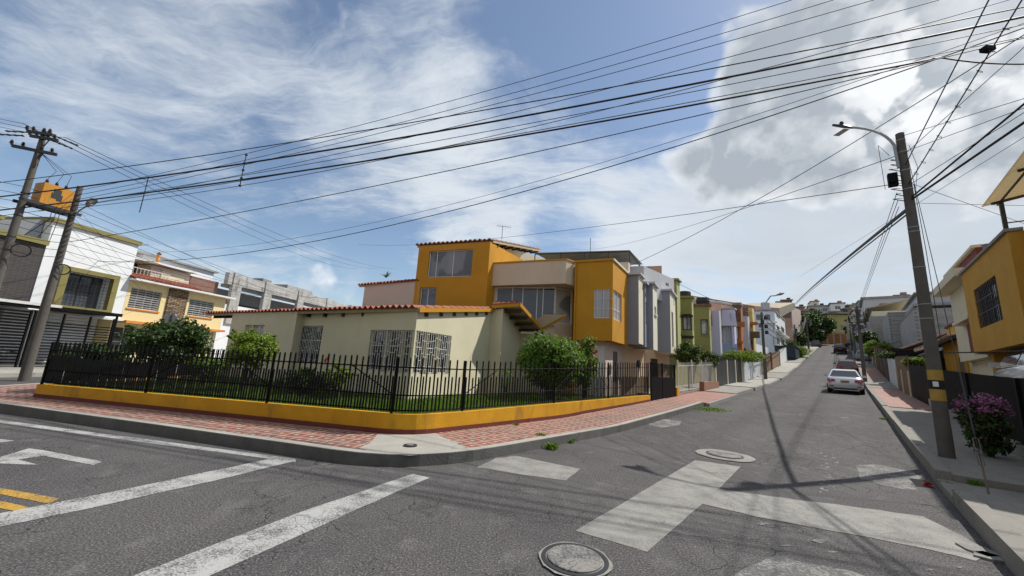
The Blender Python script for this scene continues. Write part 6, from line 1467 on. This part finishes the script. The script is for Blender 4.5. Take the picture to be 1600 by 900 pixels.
for (a, b, m, o_) in (((112, 300), (1237, 0), (800, 131), 'highest'), ((115, 306), (1302, 0), (800, 146), 'second'), ((115, 313), (1365, 0), (800, 156), 'third'), ((118, 322), (1467, 0), (800, 176), 'fourth and lowest')):
    A = at(*a, 21.3); B = at(*b, 11.0); B2 = A.lerp(B, 1.0)
    cable(o_ + ' of four thin wires rising from the left poles to the top edge', a, 21.3, b, 11.0, m, .0085, GT)
    # carry the wire on beyond the picture
cable('medium black cable just above the two thick cables, reaching both picture edges', (-140, 300), 26, (1760, -22), 13, (800, 165), .013)
cable('upper of the two thick black cables crossing the whole sky', (-140, 322), 26, (1760, -8), 13, (800, 184), .024)
cable('lower of the two thick black cables, bending near the upper right corner', (-140, 342), 26, (1470, 90), 12, (800, 214), .024)
cable('sagging thick end of black cable at the upper right corner of the sky', (1470, 90), 12, (1760, 80), 13, (1600, 100), .017)
G2 = 'thin overhead wires crossing the whole sky'
t2 = 'thin black overhead wire crossing the whole sky between the two thick cables'
for (a, b, m) in (((60, 325), (1760, 5), (800, 198)), ((60, 330), (1660, -25), (800, 206)), ((-60, 345), (1760, 25), (800, 211))):
    cable({5: 'upper', -25: 'middle', 25: 'lower'}[b[1]] + ' thin wire crossing the sky between the two thick cables', a, 23, b, 13, m, .009, G2)
cable('thin black wire below the thick cables, crossing above the corner house', (108, 378), 21.2, (1760, 20), 13, (800, 246), .011)
cable('very thin wire just above the lowest sagging cable over the tower', (240, 394), 30, (1660, 15), 13, (800, 294), .007)
cable('lowest sagging black cable passing above the tower roof', (150, 408), 30, (1760, -15), 13, (800, 304), .013)
cable('black wire slanting up to the right from the mustard house roof', (985, 415), 19, (1760, -50), 11.5, (1215, 294), .010)
cable('faint wire from the roofs at centre to the banded pole, upper one', (890, 388), 60, Vector((RPx, RPy, rtz - .5)), 0, (1150, 330), .009)
cable('faint wire from the tower roof to the banded pole, lower one', (560, 382), 45, Vector((RPx, RPy, rtz - 1.2)), 0, (1000, 345), .009)
# right hand bundle
PR = lambda z: Vector((RPx, RPy, z))
def zr(py): return at(1400 + (py - 210) * .152, py, DR).z
cable('thin wire rising steeply from the banded pole to the top edge', PR(zr(262)), 0, (1560, -30), 8, None, .010)
bead = cable('wire with small rings rising from the banded pole to the upper right corner', PR(zr(292)), 0, (1612, -25), 8, None, .010)
mb = MB()
for i in range(4, 34, 3):
    p = bead[i]; mb.tube([p + Vector((.04 * math.cos(a_ * 1.05), .04 * math.sin(a_ * 1.05) * .6, .04 * math.sin(a_ * 1.05) - .04)) for a_ in range(7)], .004, 4)
mb.obj('wire_ring', M['cable'], label='small rings hanging along the wire above the banded pole', cat='wire ring')
c = at(1543, 77, 9.3); MB().cbox(c.x, c.y, c.z, .16, .10, .07).obj('splice_box', M['black_metal'], label='small black splice box on the wires near the upper right corner', cat='splice box')
cable('thick black cable from the banded pole to the right edge, lower one', PR(zr(315)), 0, (1760, 82), 9, None, .022)
cable('thick black cable from the banded pole to the right edge, upper one', PR(zr(312)), 0, (1760, 30), 9, None, .018)
for a, b in ((292, (1760, 75)), (240, (1760, 110)), (215, (1760, 105)), (245, (1660, 20))):
    cable({292: 'lowest', 240: 'second', 215: 'topmost', 245: 'steepest'}[a] + ' thin wire fanning from the banded pole towards the right edge', PR(zr(a)), 0, b, 9, None, .006, 'thin wires fanning right from the banded pole')
for a, b in ((285, (1700, 385)), (318, (1760, 325))):
    cable(('upper' if a == 318 else 'lower') + ' thin wire dropping from the banded pole behind the mustard stucco house', PR(zr(a)), 0, b, 24, None, .006, 'thin house wires right of the banded pole')
cable('thin wire passing behind the banded pole from the right edge down to the left', (1760, 115), 14, (1250, 432), 60, None, .008)
for k, (pa_, pb_, rr) in enumerate(((325, (1240, 478), .03), (331, (1240, 480), .018), (322, (1243, 474), .014))):
    cable(('thick', 'medium', 'thin')[k] + ' black cable from the banded pole down to the poles up the left side', PR(zr(pa_)), 0, pb_, 78, (1330, 398 + k * 5 - (k == 2) * 12), rr)
for k, pa_ in enumerate((300, 312, 322)):
    cable(('topmost', 'middle', 'lowest')[k] + ' thin wire from the banded pole to the leaning pole behind the silver car', PR(zr(pa_)) + Vector((-.15, .1, 0)), 0, PT[3] - Vector((0, 0, .2 + .35 * k)), 0, (1368 + k * 3, 400), .007, 'thin wires to the leaning pole')
lt_p = lt_
def chain(P, label, grp, offs_):
    for a, b in zip(P, P[1:]):
        for o in offs_: cable(label, a - Vector((0, 0, o)), 0, b - Vector((0, 0, o)), 0, None, .02, grp)
ORD = ['lowest', 'second', 'third', 'fourth', 'fifth', 'sixth', 'seventh', 'eighth', 'ninth']
TOPD = {.4: 'topmost', .8: 'second', 1.3: 'third', 1.8: 'lowest', .3: 'topmost'}
def sagc(a, b, sag, r, label, grp): 
    mb = MB(); mb.tube(cable_pts(a, b, sag, 16), r, 4); mb.obj('overhead_cable', M['cable'], label=label, cat='cable', group=grp)
for a, b, w_ in ((lt_, PT[0], 'from the street lamp pole to the slim container pole'), (PT[0], PT[1], 'from the slim container pole to the first pole by the trees'), (PT[1], PT[2], 'between the two poles by the dark trees')):
    for o in (.4, .8, 1.3, 1.8): sagc(a - Vector((0, 0, o)), b - Vector((0, 0, o * .6)), .9, .03, TOPD[o] + ' cable ' + w_, 'cables between the left pavement poles')
for a, b, w_ in ((PT[3], PT[4], 'from the leaning pole to the pole behind the red hatchback'), (PT[4], PT[5], 'between the two farthest poles on the right')):
    for o in (.3, .8, 1.3): sagc(a - Vector((0, 0, o)), b - Vector((0, 0, o * .7)), .6, .025, {.3: 'topmost', .8: 'middle', 1.3: 'lowest'}[o] + ' cable ' + w_, 'cables between the right pavement poles')
sagc(at(1056, 441, 25.0), lt_ - Vector((0, 0, .3)), .3, .014, 'thin wire from the grey rooftop storey to the street lamp pole', None)
sagc(S(50, -7.0, 8.9), lt_ - Vector((0, 0, 1.2)), .3, .015, 'thin wire from the pale yellow house to the street lamp pole', None)
# left street wires
rnd = random.Random(3)
for k in range(9):
    a = Vector((P2.x, P2.y, 4.4 + k * .27)); e = FLs.p(12 + k * 2.2, -1.5 + rnd.uniform(-1, 1), 5.0 + rnd.uniform(-.4, 1.6))
    sagc(a, e, .35 + rnd.random() * .3, .008, ORD[k] + ' of nine thin wires running past the white and yellow houses, counted upwards', 'thin wires in front of the left houses')
    e2 = Vector((P1.x - 9, P1.y - 7.5, 4.6 + k * .3)); sagc(Vector((P1.x, P1.y, 4.3 + k * .28)), e2, .2, .008, ORD[k] + ' of nine thin wires between tall left pole and left edge, counted upwards', 'thin wires at the left edge')
    sagc(Vector((P1.x, P1.y, 4.3 + k * .28)), a, .05, .009, ORD[k] + ' of nine short cables between the twin left poles, counted upwards', 'short cables between the twin poles')
for k in range(5):
    a = Vector((P2.x, P2.y, 4.8 + k * .4)); e = FLs.p(1.0 + k * 1.3, -.05, 5.6 - k * .55); sagc(a, e, .15, .006, ORD[k] + ' of five service wires from the lamp fitted left pole, counted upwards', 'service wires to the left houses')
for k in range(3):
    sagc(P1 + ld * (-.5 + .5 * k) + Vector((0, 0, z1t + .05)), at(560 + 30 * k, 420, 75), 1.2, .012, ('left', 'middle', 'right')[k] + ' faint high wire descending from the crossarms behind the centre roofs', 'faint high wires from the crossarms')
    sagc(P1 + ld * (-.5 + .5 * k) + Vector((0, 0, z1t + .05)), at(-120, 140 + 12 * k, 22), .15, .008, ('left', 'middle', 'right')[k] + ' faint high wire from the crossarms to the upper left edge', 'faint high wires at the left edge')
# vertical spacers
for (a, b, D, lb, bd_) in (((385, 241), (374, 291), 13.9, 'vertical cable spacer with dark beads between the cables', True), ((232, 277), (214, 331), 16.4, 'plain thin vertical rod hanging on the cables at the left', False)):
    A, B = at(*a, D), at(*b, D); B = Vector((A.x, A.y, B.z)); r_ = thing('cable_spacer', lb, 'cable spacer', B); MB().tube([A, B], .013, 5).obj('rod', M['cable'], r_)
    if bd_:
        for f in (0.02, .28, .5, .75, .98): p = A.lerp(B, f); MB().lathe((p.x, p.y, p.z - .035), [(.015, 0), (.04, .02), (.04, .05), (.015, .07)], 8).obj('bead', M['cable'], r_)

# rooftop antennas
def tv(px, py, pyb, D, lb):
    b = at(px, pyb, D); t_ = at(px, py, D); mb = MB(); mb.tube([b, Vector((b.x, b.y, t_.z))], .014, 5); r = mb.obj('tv_antenna', M['dark_metal'], label=lb, cat='antenna'); return b, t_.z
b, zt_ = tv(784, 353, 374, 19.5, 'television antenna on the tower roof')
mb = MB(); mb.tube([(b.x - .3, b.y, zt_), (b.x + .45, b.y + .15, zt_)], .009, 4)
for k in range(6): x = b.x - .25 + k * .13; mb.tube([(x, b.y - .16, zt_ + .01), (x, b.y + .2, zt_ + .01)], .005, 4)
mb.obj('antenna_rods', M['dark_metal'], label='cross rods of the television antenna on the tower roof', cat='antenna')
tv(922, 372, 408, 18.8, 'thin plain mast on the terrace behind the projecting mustard room')
# agave like plants / dish on the red wing roof
dz_ = at(603, 434, 21.0); mb = MB(); rnd = random.Random(9)
for k in range(11):
    an = k * .57; l_ = rnd.uniform(.25, .5); e = dz_ + Vector((math.cos(an) * l_, math.sin(an) * l_ * .6, rnd.uniform(.05, .35))); mdp = dz_.lerp(e, .5) + Vector((0, 0, .08)); s_ = Vector((-math.sin(an), math.cos(an), 0)) * .04
    mb.add([dz_ - s_ * .5, mdp - s_, e, mdp + s_, dz_ + s_ * .5], [(0, 1, 2, 3, 4)])
mb.obj('spiky_plant', M['leaf_dark'], label='dark spiky plant on top of the pink walled red tile roof', cat='plant')

# ================================================================== TREES AND BUSHES UP THE STREET
def tree(label, px, pyc, D, rad, n, size, m, th, seed=1, name='tree', clumps=40, group=None, jit=.36):
    c = at(px, pyc, D); z0 = zg(c.x, c.y) + .1; r = thing(name, label, 'tree', (c.x, c.y, z0), group)
    leafcloud(MB(), c, rad, n, size, clumps, seed, jit=jit, hollow=.3).obj('crown', m, r)
    mb = MB(); rnd = random.Random(seed); b = Vector((c.x, c.y, z0 - .1)); tr0 = max(.06, rad[0] * .07)
    fk_ = b.lerp(c, .55); mb.tube([b, fk_], [tr0, tr0 * .75], 8)
    for k in range(5):
        e = c + Vector((rnd.uniform(-.6, .6) * rad[0], rnd.uniform(-.6, .6) * rad[1], rnd.uniform(-.1, .6) * rad[2])); mb.tube([fk_ - Vector((0, 0, .05)), fk_.lerp(e, .5) + Vector((0, 0, .1)), e], [tr0 * .6, tr0 * .4, tr0 * .15], 6)
    mb.obj('trunk', M['bark'], r); return r
tree('rounded dark conifer behind the white bar fence, larger of two', 1075, 552, 23.4, (.64, .64, .60), 7000, .05, M['leaf_conifer'], .4, 41, 'clipped_tree', 40, jit=.3)
tree('rounded dark conifer, smaller one right beside the larger conifer', 1108, 561, 27, (.50, .50, .46), 3500, .05, M['leaf_conifer'], .3, 42, 'clipped_tree', 30, jit=.3)
tree('yellow green hedge tree above the cream pillars and sheet gates', 1160, 557, 35.5, (1.3, 1.3, .42), 4500, .07, M['leaf_bright'], .5, 43, 'hedge_tree')
tree('drooping green creeper over the white sheet fence', 1173, 567, 39.5, (.35, .35, .8), 1200, .07, M['leaf'], .5, 44, 'creeper')
for i, (px, py, D, r_, lb) in enumerate(((1238, 513, 112, (2.0, 2, 1.9), 'leftmost dark tree of the clump left of the far street'), (1255, 505, 122, (3.0, 3, 2.4), 'tallest middle tree of the dark clump left of the far street'), (1280, 510, 128, (3.2, 3, 2.9), 'broad right tree of the dark clump left of the far street'), (1246, 530, 104, (1.6, 1.6, 1.4), 'low bushy tree in front of the dark clump'), (1272, 524, 124, (2.4, 2.2, 1.7), 'low tree at the right foot of the dark clump'))):
    tree(lb, px, py, D, r_, 9000 if i < 3 else 4000, .30, M['leaf_dark'], 1, 50 + i, 'broadleaf_tree', 60, jit=.3)
for px, py, D, r_, lb in ((1302, 502, 168, 2.0, 'small dark tree on the hill left of the white building'), (1343, 505, 150, 2.2, 'dark tree beside the gabled grey hill building'), (1291, 506, 152, 2.4, 'tree above the orange boundary wall'), (1270, 490, 178, 2.4, 'tree on the hill behind the pale grey building'), (1325, 484, 205, 2.2, 'tree on the skyline between white and orange hill buildings'), (1357, 517, 104, 1.4, 'small tree in front of the slate grey house'), (1224, 500, 118, 1.6, 'tree between the white blue house and the hill')):
    tree(lb, px, py, D, (r_, r_, r_ * .9), 1800, .26, M['leaf_dark'], 1, int(px), 'hill_tree', 30, jit=.32)
tree('small conifer above the dark blue container', 1236, 545, 80, (1.3, 1.3, 1.5), 2500, .14, M['leaf_conifer'], .5, 60, 'clipped_tree')
tree('pale green bush on the left pavement beside the dark blue container', 1246, 550, 74, (1.7, 1.4, .8), 2200, .12, M['leaf_bright'], .5, 61, 'small_tree')
tree('large rounded yellow green tree over the right pavement fences', 1372, 545, 62, (1.15, 1.15, .9), 8000, .09, M['leaf_bright'], .6, 62, 'rounded_tree', 50, jit=.3)
tree('dark hedge behind the leaning pole on the right', 1354, 528, 66, (1.0, 1.0, .8), 3000, .14, M['leaf_dark'], .6, 63, 'small_tree')
tree('dark tree by the end of the street in front of the yellow green building', 1331, 515, 132, (1.5, 1.4, 1.0), 2500, .22, M['leaf_dark'], .6, 64, 'small_tree')
tree('creeping garden plant over the spiked fence left of the banded pole', 1402, 556, 42, (1.5, .6, .25), 3500, .06, M['leaf_dark'], .6, 65, 'creeper')
tree('bright green bush behind the black sheet gate', 1431, 568, 31, (.5, .5, .32), 3800, .05, M['leaf_bright'], .4, 66, 'small_tree')
bc = at(1535, 640, 12.7); bg_ = Vector((bc.x, bc.y, .2))
bo = thing('bougainvillea', 'pink flowering shrub on the pavement in front of the black fence', 'shrub', bg_)
leafcloud(MB(), (bc.x, bc.y, .88), (.34, .34, .48), 3200, .045, 26, 71).obj('foliage', M['leaf_dark'], bo)
leafcloud(MB(), (bc.x - .05, bc.y - .03, 1.18), (.36, .36, .34), 1200, .032, 22, 72, jit=.40).obj('blossom', M['petal_pink'], bo)
mb = MB(); rnd = random.Random(5)
for k in range(6): mb.tube([bg_, bg_ + Vector((rnd.uniform(-.2, .2), rnd.uniform(-.2, .2), .6)), bg_ + Vector((rnd.uniform(-.35, .35), rnd.uniform(-.35, .35), 1.2))], [.022, .015, .006], 5)
mb.obj('stem', M['bark'], bo)

# ================================================================== CARS
CG = glass('car_glass', (.02, .025, .03), .04)
def carpaint(name, col): 
    return mat(name, col, .28, .03, 3, metal=.25, spec=.6, coat=.8)
def make_car(name, label, paint, kind='sedan', W=1.72, L=4.4, Ht=1.46, group=None):
    """rear faces -y, at the origin"""
    r = thing(name, label, 'car', (0, 0, 0), group); hw = W / 2
    # body: stations front to rear with (y, ztop, zbottom, halfwidth)
    k = Ht / 1.46
    if kind == 'sedan': stn = [(-L / 2, .62, .42, .70), (-L / 2 + .04, .86, .30, .86), (-L / 2 + .25, 1.0, .24, .95), (-L / 2 + .75, 1.02, .22, 1.0), (-.6, .96, .20, 1.0), (.6, .93, .20, 1.0), (L / 2 - 1.1, .90, .20, .99), (L / 2 - .45, .80, .22, .94), (L / 2 - .08, .66, .28, .82), (L / 2, .52, .36, .70)]
    else: stn = [(-L / 2, .70, .45, .80), (-L / 2 + .04, .95, .32, .92), (-L / 2 + .18, 1.0, .26, .97), (-.6, .98, .22, 1.0), (.6, .95, .22, 1.0), (L / 2 - 1.0, .92, .22, .99), (L / 2 - .4, .82, .24, .94), (L / 2 - .06, .68, .30, .84), (L / 2, .54, .38, .72)]
    vs = []; m_ = 12
    for y, zt_, zb_, f in stn:
        zt_ *= k; h_ = hw * f; zm = zb_ + (zt_ - zb_) * .55
        vs += [(-h_ * .80, y, zb_), (-h_ * .97, y, zb_ + .10), (-h_, y, zm), (-h_ * .975, y, zt_ - .10), (-h_ * .90, y, zt_ - .02), (-h_ * .6, y, zt_ + .012), (h_ * .6, y, zt_ + .012), (h_ * .90, y, zt_ - .02), (h_ * .975, y, zt_ - .10), (h_, y, zm), (h_ * .97, y, zb_ + .10), (h_ * .80, y, zb_)]
    n = len(stn); fs = [(i * m_ + j, i * m_ + (j + 1) % m_, (i + 1) * m_ + (j + 1) % m_, (i + 1) * m_ + j) for i in range(n - 1) for j in range(m_)] + [tuple(reversed(range(m_))), tuple(range((n - 1) * m_, n * m_))]
    mb = MB(); mb.add(vs, fs); mb.sm = True; mb.obj('body', paint, r)
    # cabin
    zb_ = .94 * k; zt_ = Ht - .02
    if kind == 'sedan': base = [-L / 2 + .55, -L / 2 + 1.1, .35, 1.15]; roof = [-L / 2 + 1.25, -L / 2 + 1.45, .1, .45]
    else: base = [-L / 2 + .10, -L / 2 + .4, .5, 1.30]; roof = [-L / 2 + .42, -L / 2 + .6, .2, .55]
    hb, ht_ = hw * .93, hw * .70
    vs = [(-hb, base[0], zb_), (hb, base[0], zb_), (hb * 1.0, base[3], zb_), (-hb, base[3], zb_), (-ht_, roof[0], zt_ - .06), (ht_, roof[0], zt_ - .06), (ht_, roof[3], zt_ - .06), (-ht_, roof[3], zt_ - .06), (-ht_ * .86, roof[0] + .18, zt_), (ht_ * .86, roof[0] + .18, zt_), (ht_ * .86, roof[3] - .15, zt_), (-ht_ * .86, roof[3] - .15, zt_)]
    mb = MB(); mb.add(vs, [(0, 1, 5, 4), (1, 2, 6, 5), (2, 3, 7, 6), (3, 0, 4, 7), (4, 5, 9, 8), (5, 6, 10, 9), (6, 7, 11, 10), (7, 4, 8, 11), (8, 9, 10, 11)]); mb.obj('cabin', paint, r)
    def pane(nm, a, b, c, d, ins=.07, off=.006):
        a, b, c, d = map(Vector, (a, b, c, d)); nrm = (b - a).cross(d - a).normalized(); ce = (a + b + c + d) / 4
        q = [p.lerp(ce, ins * 1.6) + nrm * off for p in (a, b, c, d)]; q2 = [p + nrm * .006 for p in q]; MB().hexa(q, q2).obj(nm, CG, r)
    pane('rear_window', vs[0], vs[1], vs[5], vs[4]); pane('windscreen', vs[2], vs[3], vs[7], vs[6])
    for s_ in (1, -1):
        A_, B_, C_, D_ = (vs[1], vs[2], vs[6], vs[5]) if s_ > 0 else (vs[3], vs[0], vs[4], vs[7])
        A_, B_, C_, D_ = map(Vector, (A_, B_, C_, D_)); mid1, mid2 = A_.lerp(B_, .52), D_.lerp(C_, .5)
        pane('side_window', A_, mid1, mid2, D_); pane('side_window', mid1, B_, C_, mid2)
    yr = -L / 2
    for s_ in (-1, 1):
        x0 = s_ * hw * .86; zl = (.78 if kind == 'sedan' else .84) * k
        a = [(x0 - s_ * .30, yr - .005, zl - .03), (x0 + s_ * .02, yr + .03, zl - .09), (x0 + s_ * .10, yr + .20, zl + .02), (x0 + s_ * .06, yr + .16, zl + .10), (x0 - s_ * .28, yr + .02, zl + .08)]
        if s_ < 0: a = a[::-1]
        b = [(p[0], p[1] - .05, p[2]) for p in a]; mb = MB(); m5 = len(a)
        mb.add(a + b, [tuple(reversed(range(m5))), tuple(range(m5, 2 * m5))] + [(i, (i + 1) % m5, m5 + (i + 1) % m5, m5 + i) for i in range(m5)]); mb.obj('tail_light', M['red_lamp'], r)
        mb = MB(); mb.cbox(s_ * hw * .74, yr - .0, .46, .22, .05, .055); mb.obj('reflector', M['red_lamp'], r)
        mb = MB(); mb.cbox(s_ * (hw + .10), .55, zb_ + .06, .20, .10, .14); mb.obj('mirror', paint, r)
        a = (s_ * hw * .72, L / 2 - .02, .62); mb = MB(); mb.cbox(a[0], a[1], a[2], .34, .10, .13); mb.obj('headlight', M['glass2'], r)
        for yw in (-L / 2 + .82, L / 2 - .82):
            w_ = MB(); nn = 20; rr = .315; vv = []
            for xx, rad in ((hw - .21, rr * .92), (hw - .19, rr), (hw - .02, rr), (hw + .005, rr * .93), (hw + .005, rr * .62)):
                vv += [(s_ * xx, yw + rad * math.cos(2 * math.pi * j / nn), .315 + rad * math.sin(2 * math.pi * j / nn)) for j in range(nn)]
            ff = [(i * nn + j, i * nn + (j + 1) % nn, (i + 1) * nn + (j + 1) % nn, (i + 1) * nn + j) for i in range(4) for j in range(nn)] + [tuple(range(nn))]
            w_.add(vv, ff); wo_ = w_.obj('wheel', M['rubber'], r)
            q = MB(); vv = [(s_ * (hw + .002), yw, .315)] + [(s_ * (hw - .01), yw + .2 * math.cos(2 * math.pi * j / nn), .315 + .2 * math.sin(2 * math.pi * j / nn)) for j in range(nn)]; q.add(vv, [(0, 1 + j, 1 + (j + 1) % nn) for j in range(nn)]); q.obj('rim', M['galv'], wo_)
    mb = MB(); mb.cbox(0, yr - .012, .74 * k, .40, .02, .14); mb.obj('licence_plate', M['gold_plate'], r)
    mb = MB(); mb.cbox(0, yr + .02, .30, W * .62, .08, .09); mb.obj('bumper_insert', M['dark_metal'], r)
    if kind == 'sedan': mb = MB(); mb.cbox(0, yr + .28, 1.03 * k, W * .66, .05, .02); mb.obj('boot_edge', paint, r)
    return r
def put(r, s_, a, rz=-41, pitch=True):
    p = S(s_, a); r.location = (p.x, p.y, p.z + .005); sl_ = math.atan2(prof(s_ + 2) - prof(s_ - 2), 4)
    r.rotation_euler = (Matrix.Rotation(R(rz), 3, 'Z') @ Matrix.Rotation(sl_, 3, 'X')).to_euler()
c1_ = make_car('parked_car', 'silver sedan parked by the right kerb, nearest car on the street', carpaint('silver_paint', (.62, .65, .70)), 'sedan', 1.74, 4.35, 1.46); put(c1_, 33.6, -.12)
c2_ = make_car('parked_car', 'dark red hatchback parked just ahead of the silver sedan', carpaint('dark_red_paint', (.09, .012, .02)), 'hatch', 1.7, 3.9, 1.46); put(c2_, 52.0, .10)
c3_ = make_car('parked_car', 'black sport utility car farther up the middle of the street', mat('black_paint', (.012, .011, .013), .45, .05, spec=.3), 'hatch', 1.85, 4.4, 1.68); put(c3_, 93.0, -.55)
c4_ = make_car('parked_car', 'pale blue car behind the leaning pole on the right', carpaint('pale_blue_car_paint', (.22, .30, .36)), 'hatch', 1.7, 4.0, 1.5); put(c4_, 72.0, 1.9)
c5_ = make_car('parked_car', 'tiny dark car at the top of the street on the right', carpaint('dark_grey_paint', (.05, .055, .06)), 'hatch', 1.8, 4.2, 1.6); put(c5_, 124.0, 1.2)
c6_ = make_car('parked_car', 'white pickup like car with roof bars behind the black fence at the right edge', carpaint('white_car_paint', (.62, .62, .60)), 'hatch', 1.75, 4.6, 1.72); put(c6_, 16.6, 4.15); 
c6_.location.z = 1.16; c6_.rotation_euler = (0, 0, R(-41))
mb = MB(); F = Frame(S(19.5, 3.1).xy, S(13.9, 3.1).xy); mb.box(F, 0, F.len, 0, 2.6, .1, 1.15); mb.obj('driveway', M['conc'], kind='structure')
c7_ = dup(c5_, S(114, -4.2), None, 'tiny dark car on the left pavement edge below the far trees'); put(c7_, 116, -4.9)
c8_ = make_car('parked_car', 'light car parked in the shade behind the slatted gate of the brick panel house', carpaint('shade_silver_paint', (.4, .42, .45)), 'sedan', 1.7, 4.3, 1.45)
p = FLs.p(-2.9, .35, .14); c8_.location = (p.x, p.y, .15); c8_.rotation_euler = (0, 0, R(-9))
mb = MB(); q0 = S(17.0, 4.3); 
for dx in (-.45, .45): pass

# ================================================================== HOUSES ACROSS THE CROSS STREET (unseen behind the viewer, added to shade low walls and reflect in panes)
def opposite(u0, u1, off, hz, m, lb, rm):
    F = Frame(Vector((math.sin(R(285)), math.cos(R(285)))) * -20 + Vector((math.sin(R(195)), math.cos(R(195)))) * off, az=285)
    h = thing('house', lb, 'house', F.p((u0 + u1) / 2, 0, .1)); L = u1 - u0
    ops = [(L * .12, L * .38, 1.0, 2.3), (L * .58, L * .88, 1.0, 2.3), (L * .12, L * .38, 3.7, 5.0), (L * .58, L * .88, 3.7, 5.0)]
    pts = [F.p(u0, 0, 0).xy, F.p(u1, 0, 0).xy, F.p(u1, 8, 0).xy, F.p(u0, 8, 0).xy]
    MB().volume(pts, -.1, hz, {0: ops}, .15).obj('wall', m, h); FF = Frame(pts[0], pts[1])
    for o in ops: window(h, FF, o, (.33, .66), (), M['glass'], M['white_clean'], .15)
    MB().box(FF, -.1, L + .1, -.4, 8.2, hz + .003, hz + .2).obj('roof', rm, h)
opposite(-14, -4.2, 7.0, 6.4, M['peach'], 'unseen peach two storey house across the cross street behind the viewer', M['roofgrey'])
opposite(-4, 5.8, 6.8, 7.2, M['brick2'], 'unseen orange brick two storey house directly behind the viewer', M['conc'])
opposite(6, 16.8, 7.0, 6.0, M['cream'], 'unseen cream two storey house behind the viewer next to the brick one', M['oldtile'])
opposite(17, 27.8, 7.2, 6.8, M['conc'], 'unseen grey two storey house behind the viewer next to the cream one', M['roofgrey'])
opposite(28, 39.8, 7.0, 6.2, M['mustard_rough'], 'unseen ochre two storey house behind the viewer at the left end', M['roofgrey'])
